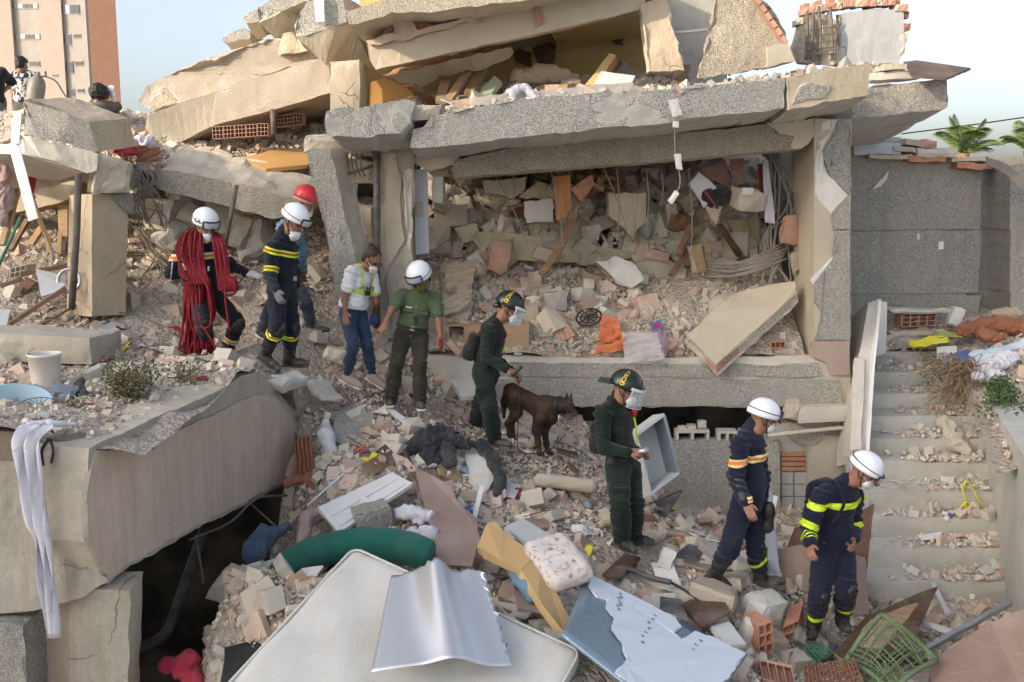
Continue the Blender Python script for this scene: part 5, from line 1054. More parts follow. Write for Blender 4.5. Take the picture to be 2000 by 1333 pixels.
    def mask(s, mat='mask', drop=0.0):
        S = Sdf(.015); S.ell(s.hp(.062, 0, -.055-drop), s.H, A(.052, .060, .052)*s.hs, .01); S.cone(s.hp(.10, 0, -.03-drop), s.hp(.103, 0, -.07-drop), .018, .016, .02); S.cone(s.hp(.08, 0, -.10-drop), s.hp(.05, 0, -.112-drop), .020, .025, .02)
        V, Q = S.mesh(.007); o = mk('face_mask', V, Q, M[mat], s.t, smooth=True)
        for sd in (-1, 1):
            V, Fc = tube(spline([s.hp(.07, sd*.055, -.04-drop), s.hp(.03, sd*.074, -.02-drop*.5), s.hp(.0, sd*.086, -.005)], 4), .0028, 5); mk('ear_loop', V, Fc, M[mat], o)
def letters(txt, size, extr=.002):
    cu = bpy.data.curves.new('lettering', 'FONT'); cu.body = txt; cu.size = size; cu.align_x = 'CENTER'; cu.align_y = 'CENTER'; cu.resolution_u = 2; cu.offset = size*.02
    o = bpy.data.objects.new('lettering', cu); COL.objects.link(o); dg = bpy.context.evaluated_depsgraph_get(); me = bpy.data.meshes.new_from_object(o.evaluated_get(dg))
    bm = bmesh.new(); bm.from_mesh(me); bmesh.ops.triangulate(bm, faces=bm.faces[:]); bmesh.ops.subdivide_edges(bm, edges=[e for e in bm.edges if e.calc_length() > size*.25], cuts=2)
    bmesh.ops.triangulate(bm, faces=bm.faces[:]); V = np.array([v.co[:] for v in bm.verts]); Fc = [[v.index for v in f.verts] for f in bm.faces]; bm.free(); bpy.data.objects.remove(o); bpy.data.meshes.remove(me); bpy.data.curves.remove(cu); return V, Fc
# ---------------------------------------------------------------- helpers for loose things
def G(px, py, h=None, up=0.0):
    h = h or hA; d = ray(px, py); lo, hi = 5.0, 15.0
    for t in np.linspace(5, 15, 400):
        p = CAM+d*(t/d[1])
        if p[2] < float(h(np.array([p[0]]), np.array([p[1]]))[0])+up: return p
    return CAM+d*(10/d[1])
def board3(name, pts, th, mat, label, cat, side=None, seg=.08, jit=.006, seed=0, parent=None, group=None):
    W = [P(*p) if len(p) == 3 else G(*p) for p in pts]; n = np.zeros(3)
    for i in range(1, len(W)-1): n += np.cross(W[i]-W[0], W[i+1]-W[0])
    n = unit(n); n = n if n @ (W[0]-CAM) > 0 else -n
    V, Fc, m = plate_mesh(W, n*th, seg, jit, seed); return mk(name, V, Fc, [M[mat], M[side or mat]], parent, midx=m, label=label, cat=cat, group=group)
def blob(name, prims, mat, label, cat, h=.014, amp=.012, seed=0, sc=(12, 12, 12), k=.04, parent=None, sm=1):
    """prims: (px,py,Y,px2,py2,Y2,r1,r2)"""
    S = Sdf(k)
    for a in prims: S.cone(P(*a[:3]), P(*a[3:6]), a[6], a[7], k)
    V, Q = S.mesh(h); V = smooth(V, Q, sm); V = wrinkle(V, Q, amp*1.3, seed, (15, 6, 11)); return mk(name, V, Q, M[mat], parent, smooth=True, label=label, cat=cat)
def cloth(name, c4, mat, label, cat, n=26, amp=.03, seed=0, th=.006, fold=6, parent=None, sag=0.0, dirn=None, vert=False):
    W = [P(*p) for p in c4]; Gd = bilerp(W, n, n); nr = unit(np.cross(W[1]-W[0], W[3]-W[0])); u = np.linspace(0, 1, n)[:, None]; v = np.linspace(0, 1, n)[None, :]
    f = fbm(Gd.reshape(-1, 3), fold, seed, 3).reshape(n, n); w_ = np.sin((u if vert else v)*fold*4+3*vnoise(Gd.reshape(-1, 3), 3, seed+2).reshape(n, n)+u*2)
    Gd = Gd+nr*((f*.7+w_*.6)*amp)[..., None]+np.stack([fbm(Gd.reshape(-1, 3), fold*.7, seed+4+i, 2).reshape(n, n) for i in range(3)], -1)*amp*.6
    if sag: Gd[..., 2] -= sag*(np.sin(math.pi*u)*np.ones_like(v))
    V, Fc = sheet(Gd, th); return mk(name, V, Fc, M[mat], parent, smooth=True, label=label, cat=cat)
def stick(name, pts, r, mat, label, cat, n=7, parent=None, sp=True, group=None):
    W = [P(*p) for p in pts]; V, Fc = tube(spline(W, 5) if (sp and len(W) > 2) else W, r, n); return mk(name, V, Fc, M[mat], parent, smooth=n > 5, label=label, cat=cat, group=group)
def plank(name, a, b, w_, t, mat, label, cat, hint=(0, 0, 1), group=None):
    a, b = P(*a), P(*b); x, y, z = frame(b-a, hint); L = np.linalg.norm(b-a); V, Fc = hexa([a+x*sx*w_/2+y*sy*t/2 for sy in (-1,) for sx in (-1, 1)]+[a+x*w_/2+y*t/2, a-x*w_/2+y*t/2]+[b-x*w_/2-y*t/2, b+x*w_/2-y*t/2, b+x*w_/2+y*t/2, b-x*w_/2+y*t/2], .12, .005, .006, int(L*100)); return mk(name, V, Fc, M[mat], label=label, cat=cat, group=group)
def chunk3(name, c, size, mat, label, cat='chunk', seed=0, R_=None, rough=.02, parent=None):
    sx, sy, sz = size; B = np.eye(3) if R_ is None else R_; c = np.asarray(c); r = rng(seed+7)
    q = [c+B @ (A(x*sx/2, y*sy/2, z*sz/2)*r.uniform(.72, 1.06, 3)) for z in (-1, 1) for x, y in ((-1, -1), (1, -1), (1, 1), (-1, 1))]; V, Fc = hexa(q, max(.035, min(size)/4), rough, rough*1.6, seed); return mk(name, V, Fc, M[mat], parent, label=label, cat=cat)
def hollow_brick(name, a, b, up, depth, nx, ny, mat, label, cat='brick', parent=None, group=None):
    """clay block: front face of open cells between a and b (bottom edge), height vector up, depth vector"""
    a, b, up, depth = map(np.asarray, (a, b, up, depth)); mb = MB(); e = b-a; t = .12
    def bx(u0, u1, v0, v1, d0=0, d1=1):
        q = [a+e*u+up*v+depth*d for d in (d0, d1) for u, v in ((u0, v0), (u1, v0), (u1, v1), (u0, v1))]; mb.add(q, [(0, 1, 2, 3), (7, 6, 5, 4), (0, 4, 5, 1), (1, 5, 6, 2), (2, 6, 7, 3), (3, 7, 4, 0)])
    tx, ty = t/nx, t/ny
    for i in range(nx+1): x = i/nx*(1-tx); bx(x, x+tx, 0, 1, .0, 1)
    for j in range(ny+1):
        y = j/ny*(1-ty)
        for i in range(nx): bx(i/nx*(1-tx)+tx, (i+1)/nx*(1-tx), y, y+ty, .004, .996)
    bx(.01, .99, .01, .99, .6, .98)
    return mb.build(name, M[mat], parent, label=label, cat=cat, group=group)
F_ = lambda *c, **k: fabric('cloth_%d' % len(bpy.data.materials), c, **k)
M.update(teal=fabric('teal_bolster_velvet', (.012, .115, .085), .12, fold=.5), mattress=fabric('mattress_ticking', (.66, .645, .60), .4, fold=.25, fs=5, dcol=(.40, .345, .27)), cushion=fabric('beige_cushion', (.44, .39, .31), .3), blackcloth=fabric('black_cloth', (.022, .024, .030), .3, fold=.8),
    rust_cloth=fabric('rust_cloth', (.30, .12, .065), .2, fold=.8), whitecloth=fabric('white_cloth', (.62, .61, .66), .12, fold=.6), pinkcloth=fabric('dusty_pink_cloth', (.42, .30, .28), .25, fold=.7), denim=fabric('denim_cloth', (.045, .075, .13), .3, fold=.7), maroon=fabric('maroon_cloth', (.20, .025, .045), .15, fold=.7),
    beigecloth=fabric('beige_curtain', (.48, .38, .28), .2, fold=.7), limecloth=fabric('lime_cloth', (.36, .38, .10), .2, fold=.7), redcloth=fabric('red_cloth', (.42, .03, .06), .15, fold=.6), purple=fabric('mauve_cloth', (.36, .26, .36), .2, fold=.6),
    silver=plain('silver_sheet', (.64, .64, .65), .40, .70, .5, dust=.10, bs=.05), film=plain('white_film', (.66, .71, .78), .42, 0, .4, dust=.10, bs=.06), fridge=plain('blue_fridge_steel', (.26, .36, .44), .28, .45, .5, dust=.12, bs=.05), foam=plain('tan_foam_board', (.58, .38, .17), .85, dust=.10, bs=.3), pinkboard=board('pink_brown_board', (.30, .195, .155), .45), redboard=board('red_brown_board', (.17, .060, .038), .5), darkboard=board('dark_blue_board', (.055, .063, .075), .55), tanboard=board('tan_board', (.42, .27, .15), .3),
    greywhite=plain('grey_white_panel', (.55, .56, .57), .5, dust=.3), bluegrey=plain('blue_grey_metal', (.28, .32, .37), .4, .5, dust=.2), plasticbag=glassy('plastic_bag', (.80, .80, .79), .62, .25), bucket=plain('white_bucket', (.70, .67, .60), .5, dust=.2, bs=.05), tub=plain('blue_tub', (.32, .47, .56), .5, dust=.35, bs=.08), wicker_g=wood('green_wicker', (.12, .19, .09), 2, dust=.3), wicker_b=wood('brown_wicker', (.20, .10, .06), 2, dust=.25), yellowpl=plain('yellow_plastic', (.72, .62, .05), .5, dust=.1), orangemesh=glassy('orange_mesh', (.80, .24, .08), .6, .6), lacec=glassy('lace_curtain', (.66, .62, .62), .42, .7), bluepl=plain('blue_plastic', (.06, .16, .42), .5, dust=.2), cyl=plain('grey_cylinder_paint', (.20, .19, .17), .55, .2, dust=.5), paper=plain('white_paper', (.75, .75, .75), .8, dust=.08), greenpl=plain('green_plastic', (.03, .22, .12), .5, dust=.2), tarp=glassy('pale_blue_tarp', (.60, .68, .75), .85, .4))
# ---------------------------------------------------------------- foreground
S = Sdf(.03); tl, tr, bl_ = P(690, 1062, 7.5), P(1142, 1268, 6.75), P(470, 1440, 5.9); ex, ey = unit(tr-tl), None; ez = unit(np.cross(tr-tl, tl-bl_)); ez = ez if ez[2] > 0 else -ez; ey = np.cross(ez, ex); Lx = np.linalg.norm(tr-tl); Ly = abs((tl-bl_) @ ey); mt = thing('mattress', 'large cream mattress lying in the rubble under a silver sheet', 'mattress', tl*.5+bl_*.5-ez*.1)
MC = tl+ex*Lx/2-ey*Ly/2*np.sign((tl-bl_) @ ey); Bm = np.stack([ex, ey, ez], 1); S.box(MC-ez*.09, Bm, A(Lx/2, Ly/2, .09), .075); V, Q = S.mesh(.032); V = smooth(V, Q, 1); lc = (V-MC) @ Bm; V = V+np.outer(.012*np.sin(lc[:, 0]*9)*np.sin(lc[:, 1]*9+1)-.02*np.exp(-((lc[:, 0]+.1)**2+(lc[:, 1]-.1)**2)/.15), ez); mk('cover', V, Q, M['mattress'], mt, smooth=True)
def rring(z, off): 
    pts = []
    for cx, cy, a0 in ((1, 1, 0), (-1, 1, 90), (-1, -1, 180), (1, -1, 270)):
        for a in np.linspace(a0, a0+90, 7): pts.append(MC+ex*(cx*(Lx/2-.10)+(.10-off)*math.cos(rad(a)))+ey*(cy*(Ly/2-.10)+(.10-off)*math.sin(rad(a)))+ez*z)
    return pts+[pts[0]]
for z, off in ((-.015, .020), (-.165, .020)): V, Fc = tube(rring(z, off), .011, 6, False); mk('piping', V, Fc, M['mattress'], mt, smooth=True)
n_ = 30; c4 = [P(765, 1125, 7.12), P(950, 1120, 7.10), P(1008, 1300, 6.42), P(725, 1320, 6.25)]; Gs = bilerp(c4, n_, n_); u = np.linspace(0, 1, n_)[:, None]; v = np.linspace(0, 1, n_)[None, :]; hh = .05+.20*np.exp(-((u-.45-.12*v)/.15)**2)*(1-.45*v)+.04*np.exp(-((u-.78)/.12)**2)*(1-v)+.05*np.sin(u*5)*v+.12*np.clip(u-.85, 0, 1)*(1-v); Gs = Gs+hh[..., None]*(ez*.9-A(0, .3, 0))
tp = .10*np.abs(vnoise(np.stack([np.arange(n_)*.9, np.zeros(n_), np.zeros(n_)], 1), 1, 8)); Gs[:, 0] += (P(860, 1200, 6.8)-P(860, 1120, 7.1))*tp[:, None]*1.5; Gs[-1, :] -= np.outer(np.abs(vnoise(np.stack([np.arange(n_)*.9, np.ones(n_), np.zeros(n_)], 1), 1, 9)), A(.10, 0, 0)); V, Fc = sheet(Gs, .003); mk('metal_sheet', V, Fc, M['silver'], smooth=True, label='bent silver sheet lying on the cream mattress', cat='sheet')
V, Fc = tube(spline([P(492, 1168, 8.0), P(530, 1130, 8.02), P(590, 1092, 8.1), P(660, 1068, 8.1), P(740, 1062, 8.05), P(800, 1072, 7.95), P(843, 1090, 7.9)], 7), [.09]+[.132]*3+[.136]*35+[.132]*3+[.10], 18); V = V+np.stack([fbm(V, 7, k) for k in range(3)], 1)*.008; mk('bolster', V, Fc, M['teal'], smooth=True, label='long teal green bolster cushion curving behind the mattress', cat='bolster')
dw = thing('door', 'broken white panel door lying on the rubble above the bolster', 'door', G(700, 1010)); W4 = [P(621, 992, 8.77), P(766, 922, 9.3), P(806, 944, 9.1), P(662, 1040, 8.47)]; nd = unit(np.cross(W4[1]-W4[0], W4[3]-W4[0])); nd = nd if nd[2] > 0 else -nd; V, Fc, m_ = plate_mesh(W4, -nd*.045, .05, .006, 3); mk('leaf', V, Fc, M['whitepaint'], dw)
for (u0, u1, v0, v1) in ((.06, .42, .15, .48), (.06, .42, .55, .88), (.50, .92, .15, .48), (.50, .92, .55, .88)):
    q = [W4[0]*(1-u)*(1-v)+W4[1]*u*(1-v)+W4[2]*u*v+W4[3]*(1-u)*v+nd*.012 for u, v in ((u0, v0), (u1, v0), (u1, v1), (u0, v1))]; V, Fc, m_ = plate_mesh(q, -nd*.02, .2, .002, 1); mk('raised_panel', V, Fc, M['whitepaint'], dw)
board3('board', [(811, 914, 9.5), (846, 930, 9.35), (884, 952, 9.15), (892, 978, 8.95), (928, 1010, 8.75), (937, 1052, 8.4), (921, 1106, 7.95), (856, 1101, 7.95), (840, 1030, 8.5), (822, 960, 9.05)], .02, 'pinkboard', 'long pinkish brown hardboard standing between door and foam strip', 'board', jit=.012, seed=4)
fs = thing('foam_strip', 'bent tan foam board folded in two beside the floral pillow', 'foam board', P(1060, 1200, 7.3))
board3('upper_panel', [(932, 1067, 8.1), (951, 1022, 8.4), (968, 1020, 8.4), (988, 1044, 8.2), (1047, 1083, 7.8), (1018, 1114, 7.5), (944, 1078, 7.9)], .06, 'foam', None, None, seed=5, parent=fs); board3('lower_panel', [(1048, 1084, 7.78), (1088, 1160, 7.4), (1131, 1246, 7.0), (1116, 1255, 6.95), (1060, 1182, 7.1), (1019, 1115, 7.48)], .06, 'foam', None, None, seed=6, parent=fs)
def floral():
    n = NT('floral_fabric'); m = n.ramp(n.vor(9), [(.16, 1), (.22, 0)]); m2 = n.ramp(n.noise(16, 3, .5, dist=1.5), [(.56, 0), (.60, 1)]); c = n.mix(m2, (.62, .57, .54), (.44, .33, .31)); c = n.mix(n.math('MULTIPLY', m, .8), c, (.20, .14, .14)); c = n.mix(n.ramp(n.noise(3, 5), [(.4, 0), (.7, .4)]), c, (.52, .46, .41)); return n.fin(c, .85, n.bump(n.noise(9, 4, dist=.6), .4, .03), spec=.2)
M['floral'] = floral(); S = Sdf(.06); a_, b_ = P(1062, 1060, 7.95), P(1120, 1135, 7.45); x, y, z = frame(b_-a_, (0, -.5, 1)); S.box((a_+b_)/2, np.stack([x, y, z], 1), A(.20, .085, .30), .085); V, Q = S.mesh(.016); V = wrinkle(V, Q, .008, 4, (9, 9, 9)); mk('pillow', V, Q, M['floral'], smooth=True, label='floral white and pink pillow lying by the foam strip', cat='pillow')
fr = thing('fridge_panel', 'dented blue fridge panel half covered in torn white film', 'panel', P(1280, 1340, 6.9)); c4 = [P(1148, 1126, 7.75), P(1458, 1282, 7.25), P(1350, 1440, 6.2), P(1096, 1240, 6.7)]; V, Fc = sheet(bilerp(c4, 14, 14)+A(0, 0, 0), .03); mk('steel_skin', V, Fc, M['fridge'], fr, smooth=True)
nf = unit(np.cross(c4[1]-c4[0], c4[3]-c4[0])); nf = nf if nf[2] > 0 else -nf; bl4 = lambda u, v: (1-u)*(1-v)*c4[0]+u*(1-v)*c4[1]+u*v*c4[2]+(1-u)*v*c4[3]
film = [(.02, .02), (.12, .0), (.30, .01), (.55, .01), (.62, .08), (.60, .20), (.66, .24), (.70, .06), (.80, .02), (.98, .02), (.985, .3), (.96, .7), (.93, .98), (.6, .97), (.42, .99), (.44, .80), (.36, .66), (.27, .60), (.25, .44), (.18, .38), (.16, .22), (.10, .28), (.03, .22)]
V, Fc, m_ = plate_mesh([bl4(u, v)+nf*.030 for u, v in film], -nf*.006, .03, .018, 8); mk('torn_film', V, Fc, M['film'], fr)
for k in range(20):
    row = k % 3; t_ = (k//3)/9; u, v = ((.22+.05*t_, .08+.55*t_*.6) if row == 0 else (.45+.02*t_, .12+.6*t_) if row == 1 else (.74+.03*t_, .14+.62*t_)); u += .01*math.sin(k*7)
    V, Fc = tube([bl4(u, v)+nf*.036+(unit(c4[1]-c4[0])*math.cos(a)+unit(c4[3]-c4[0])*math.sin(a))*.012 for a in np.linspace(0, 2*math.pi*(.7 if k % 4 == 1 else 1), 9)], .0022, 4, False); mk('printed_mark', V, Fc, M['pipe'], fr)
board3('plank', [(1122, 1078, 8.95), (1160, 1064, 9.2), (1215, 1060, 9.3), (1262, 1080, 9.2), (1240, 1098, 9.0), (1180, 1116, 8.75)], .025, 'darkboard', 'dusty dark grey board under the device officer', 'board', jit=.012, seed=9)
board3('plank', [(1309, 1090, 8.95), (1346, 1062, 9.25), (1404, 1079, 9.15), (1390, 1116, 8.8)], .03, 'darkboard', 'dark blue grey plank with raw wood edge behind the stepping boot', 'plank', side='wood_tan', seed=10)
board3('panel', [(1482, 968, 9.5), (1508, 958, 9.5), (1524, 1130, 9.1), (1494, 1152, 9.1)], .05, 'bluegrey', 'tall blue grey metal panel standing behind the stepping firefighter', 'panel', seed=11); board3('panel', [(1445, 1080, 9.2), (1470, 1070, 9.25), (1480, 1140, 8.95), (1452, 1150, 8.95)], .05, 'greywhite', 'short pale metal panel beside the tall blue grey one', 'panel', seed=12); plank('stick', (1503, 1020, 9.7), (1516, 968, 9.8), .05, .02, 'whitepaint', 'white splinter behind the tall metal panel', 'stick')
board3('board', [(1516, 1074, 9.3), (1560, 1066, 9.35), (1640, 1072, 9.35), (1690, 1090, 9.3), (1698, 1200, 8.95), (1600, 1215, 8.95), (1524, 1190, 9.0)], .02, 'pinkboard', 'dusty pink brown board standing behind the bending firefighter', 'board', seed=13, jit=.01)
board3('board', [(1662, 1010, 9.6), (1708, 984, 9.75), (1694, 1110, 9.4), (1672, 1140, 9.3)], .03, 'redboard', 'red brown board leaning against the stair side', 'board', seed=14); board3('board', [(1536, 1070, 9.7), (1552, 1032, 9.75), (1576, 1026, 9.75), (1600, 1075, 9.6)], .02, 'redboard', 'small red brown board behind the navy backpack', 'board', seed=15); board3('board', [(1440, 1072, 9.6), (1392, 1040, 9.8), (1395, 1030, 9.8), (1436, 1028, 9.8), (1446, 1100, 9.4)], .02, 'pinkboard', 'pale brown board scrap behind the stepping firefighter', 'board', seed=16)
for c, s_, m_, lab, sd in [((1395, 1160, 8.35), (.42, .36, .2), 'cream', 'flat cream block under the stepping boot', 31), ((1492, 1190, 8.45), (.36, .3, .26), 'white_plaster', 'white plastered block under the front boot', 32), ((1460, 1240, 8.1), (.14, .2, .36), 'white_plaster', 'upright white plaster chunk with brick core', 33), ((1428, 1135, 8.7), (.3, .25, .14), 'conc_rough', 'rough grey block behind the stepping boot', 34), ((725, 1010, 8.75), (.36, .28, .26), 'pebble', 'rounded pebble-dashed lump below the white door', 35), ((1300, 1095, 8.85), (.2, .16, .22), 'white_plaster', 'pale upright stone beside the dark board', 36), ((1345, 1165, 8.4), (.26, .2, .14), 'conc_light', 'pale slab piece in front of the dark plank', 37), ((470, 1215, 7.55), (.30, .25, .24), 'conc_rough', 'concrete lump around a clay block at the cellar opening', 38), ((455, 1140, 8.0), (.36, .3, .22), 'conc_rough', 'broken chunk with white tiled face at the cellar edge', 39), ((600, 1190, 7.55), (.3, .25, .3), 'conc_light', 'pale lump between bolster and mattress', 40), ((560, 1180, 7.7), (.2, .2, .25), 'whitewall', 'white wrapped lump in front of the bolster', 41), ((660, 1065, 8.5), (.34, .26, .2), 'pebble', 'pebble-dashed slab piece under the white door', 42), ((620, 660, 11.5), (.28, .2, .12), 'conc_light', 'flat pale stone by the red-helmeted man', 43), ((655, 692, 11.0), (.26, .22, .2), 'conc', 'round grey stone between second firefighter and woman', 44), ((565, 745, 10.1), (.44, .3, .12), 'conc_grey', 'flat grey stone under the second firefighter', 45), ((630, 765, 10.7), (.62, .3, .09), 'conc_light', 'long pale slab in front of the woman', 46), ((1195, 1010, 9.5), (.3, .2, .12), 'cream', 'cream chunk behind the device officer boots', 47), ((1270, 1050, 9.35), (.4, .2, .09), 'cream', 'flat cream slab at the device officer heels', 48), ((262, 760, 8.75), (.3, .3, .3), 'conc_rough', 'rough concrete lump beside the flowering shrub', 49), ((535, 1255, 7.3), (.2, .2, .12), 'clay_pink', 'clay lump below the bolster end', 50)]:
    P0 = P(*c); chunk3('concrete_lump' if 'lump' in lab else 'stone_block', P0, s_, m_, lab, 'block', sd, rot(.3*math.sin(sd), .3*math.cos(sd*2), sd))
hollow_brick('clay_block', P(1483, 1285, 7.95), P(1512, 1275, 7.95), A(-.02, 0, .28), A(-.1, .2, 0), 2, 3, 'clay', 'upright hollow clay block beside the white plaster chunk'); hollow_brick('clay_block', P(1530, 1262, 8.3), P(1560, 1248, 8.35), A(0, .03, .16), A(.1, .2, .1), 3, 2, 'clay', 'clay block by the bending firefighter boot'); hollow_brick('clay_block', P(437, 1245, 7.4), P(500, 1240, 7.4), A(0, .02, .22), A(.05, .2, .02), 3, 2, 'clay_pink', 'pink hollow clay block at the cellar opening'); hollow_brick('clay_block', P(1490, 1330, 7.5), P(1555, 1345, 7.4), A(.0, .15, .12), A(.02, .1, -.1), 4, 1, 'clay_pink', 'tilted clay block in front of the wicker basket')
bs('broken_slab', [(648, 812, 10.5), (680, 795, 10.8), (705, 786, 10.9), (735, 828, 10.6), (796, 850, 10.5), (792, 893, 10.2), (728, 902, 10.0), (655, 862, 10.1)], (0, .12, -.14), M['pebble'], M['conc_rough'], 'pebble-dashed slab lying aslant below the woman', 71, .06, .02)
board3('slab_piece', [(880, 742, 11.6), (935, 738, 11.7), (960, 770, 11.3), (900, 775, 11.3)], .06, 'white_plaster', 'pale flat slab behind the dog handler', 'slab', seed=17); board3('foam_slab', [(905, 880, 10.3), (930, 866, 10.4), (950, 885, 10.2), (966, 930, 9.9), (948, 962, 9.6), (918, 935, 9.8)], .08, 'white_plaster', 'white foam slab half covered by black cloth', 'slab', seed=18, jit=.02)
blob('jacket', [(785, 890, 9.95, 830, 855, 10.2, .05, .09), (830, 855, 10.2, 870, 850, 10.3, .11, .10), (835, 870, 10.1, 845, 905, 9.9, .11, .07), (870, 855, 10.3, 915, 868, 10.2, .08, .055), (840, 845, 10.3, 860, 838, 10.4, .08, .06), (870, 880, 10.1, 880, 905, 9.9, .09, .06)], 'blackcloth', 'crumpled black jacket lying on the slope before the officer', 'jacket', amp=.020, seed=3)
blob('garment', [(940, 870, 10.2, 965, 900, 10.05, .06, .07), (965, 900, 10.05, 980, 945, 9.8, .06, .05), (975, 930, 9.8, 972, 965, 9.65, .05, .03), (945, 868, 10.2, 920, 866, 10.2, .05, .03)], 'blackcloth', 'black garment draped over the white foam slab', 'garment', amp=.018, seed=4)
S = Sdf(.05); S.box(P(1105, 945, 10.1), rot(-.35, .10, -.1), A(.33, .16, .07), .065); V, Q = S.mesh(.016); mk('cushion', wrinkle(V, Q, .006, 5), Q, M['cushion'], smooth=True, label='dusty beige cushion behind the device officer', cat='cushion')
bx_ = thing('drawer_box', 'tipped white drawer box with grey side against the low wall', 'drawer', P(1285, 970, 10.4)); o0 = P(1262, 968, 10.2); eu = P(1318, 926, 10.35)-o0; ev = P(1240, 880, 10.3)-o0; ew = unit(np.cross(ev, eu))*.30; ew = ew if ew[1] < 0 else -ew; mb = lambda q, nm, m_: mk(nm, q, [(0, 1, 2, 3), (7, 6, 5, 4), (0, 4, 5, 1), (1, 5, 6, 2), (2, 6, 7, 3), (3, 7, 4, 0)], M[m_], bx_)
def obox(u0, u1, v0, v1, w0, w1): return [o0+eu*u+ev*v-ew*.6+ew*w_ for w_ in (w0, w1) for u, v in ((u0, v0), (u1, v0), (u1, v1), (u0, v1))]
mb(obox(0, 1, 0, 1.35, 0, .06), 'back', 'greywhite'); mb(obox(0, 1, 0, .06, .07, 1), 'side', 'greywhite'); mb(obox(0, 1, 1.29, 1.35, .07, 1), 'side', 'greywhite'); mb(obox(.94, 1.02, .061, 1.289, .07, 1.02), 'front', 'bluegrey'); mb(obox(0, .06, .061, 1.289, .07, 1), 'side', 'greywhite')
board3('metal_stand', [(1265, 1005, 10.6), (1290, 965, 11.2), (1332, 958, 11.3), (1300, 1008, 10.7)], .03, 'darkboard', 'dark folded metal tray below the tipped drawer box', 'tray', seed=19)
for k, q in enumerate([[(1268, 985, 10.5), (1330, 958, 11.0)], [(1300, 1008, 10.6), (1332, 958, 11.0)], [(1262, 1005, 10.5), (1300, 1008, 10.6)]]): stick('metal_bar', q, .012, 'rust', 'thin dark metal bar of the crushed stand below the drawer', 'bar', 5, group='bars of the crushed metal stand')
stick('hose', [(1195, 1110, 8.7), (1230, 1112, 8.6), (1270, 1128, 8.45), (1310, 1138, 8.35)], .026, 'pipe', 'grey hose curving out of the rubble above the fridge panel', 'hose', 9); stick('cable', [(1310, 1138, 8.4), (1340, 1155, 8.3), (1370, 1180, 8.2), (1390, 1215, 8.05)], .012, 'black', 'black cable trailing from the grey hose', 'cable', 6)
plank('plank', (1192, 1128, 8.5), (1236, 1088, 8.9), .16, .03, 'wood_dark', 'dark plank with white edge above the fridge panel', 'plank'); board3('board', [(1330, 1180, 8.2), (1400, 1150, 8.4), (1425, 1195, 8.0), (1370, 1225, 7.8)], .02, 'wood_dark', 'dark olive board scrap by the cream block', 'board', seed=20, jit=.01); board3('panel', [(1385, 1222, 7.9), (1425, 1214, 8.0), (1458, 1258, 7.7), (1420, 1262, 7.6)], .03, 'whitepaint', 'white panel scrap beside the torn film', 'panel', seed=21); board3('board', [(1290, 1165, 8.1), (1330, 1170, 8.1), (1345, 1215, 7.8), (1290, 1195, 7.9)], .02, 'darkboard', 'blue grey board scrap along the fridge panel', 'board', seed=22)
blob('sack', [(1545, 1215, 8.7, 1590, 1245, 8.45, .13, .10), (1560, 1240, 8.4, 1610, 1270, 8.3, .09, .08)], 'cyl', 'grey sack around the bending firefighter boots', 'sack', amp=.016, seed=6)
# cloths at the cellar edge
cloth('cloth', [(578, 862, 10.0), (606, 856, 10.0), (618, 935, 9.7), (578, 940, 9.7)], 'rust_cloth', 'rust brown cloth hanging at the end of the cellar beam', 'cloth', amp=.05, seed=1, vert=True); blob('cloth', [(565, 945, 9.6, 600, 935, 9.65, .05, .06), (600, 935, 9.6, 615, 960, 9.5, .05, .04)], 'rust_cloth', 'rust brown cloth bundle under the hanging one', 'cloth', amp=.02, seed=7); cloth('cloth', [(690, 880, 9.75), (715, 865, 9.9), (716, 905, 9.7), (690, 905, 9.6)], 'clay', 'red brown sheet under the plastic bag', 'sheet', amp=.02, seed=11)
blob('plastic_bag', [(640, 812, 10.4, 636, 850, 10.1, .03, .07), (636, 850, 10.1, 650, 895, 9.85, .075, .06), (650, 895, 9.85, 670, 960, 9.4, .05, .04)], 'plasticbag', 'translucent plastic bag hanging from the slab below the woman', 'bag', amp=.015, seed=8); blob('cloth', [(600, 1012, 8.9, 640, 1000, 9.0, .06, .07), (600, 1015, 8.85, 590, 1060, 8.6, .06, .04)], 'pinkcloth', 'dusty pink cloth at the corner of the white door', 'cloth', amp=.02, seed=9); blob('jeans', [(495, 1080, 8.3, 520, 1045, 8.6, .10, .09), (520, 1045, 8.6, 565, 1030, 8.8, .07, .03)], 'denim', 'crumpled blue jeans at the cellar opening', 'jeans', amp=.02, seed=10)
blob('cloth', [(650, 945, 9.4, 690, 955, 9.3, .05, .05)], 'whitecloth', 'small lilac white cloth above the white door', 'cloth', amp=.02, seed=11); blob('cloth', [(790, 1000, 8.8, 830, 1010, 8.7, .08, .08), (800, 1040, 8.5, 840, 1045, 8.4, .05, .06)], 'whitecloth', 'white plastic scraps beside the pink brown hardboard', 'plastic scraps', amp=.025, seed=12); stick('pole', [(600, 988, 9.0), (660, 935, 9.3), (727, 878, 9.8)], .010, 'whitepaint', 'thin white pole lying across the rubble by the door', 'pole', 6, sp=False)
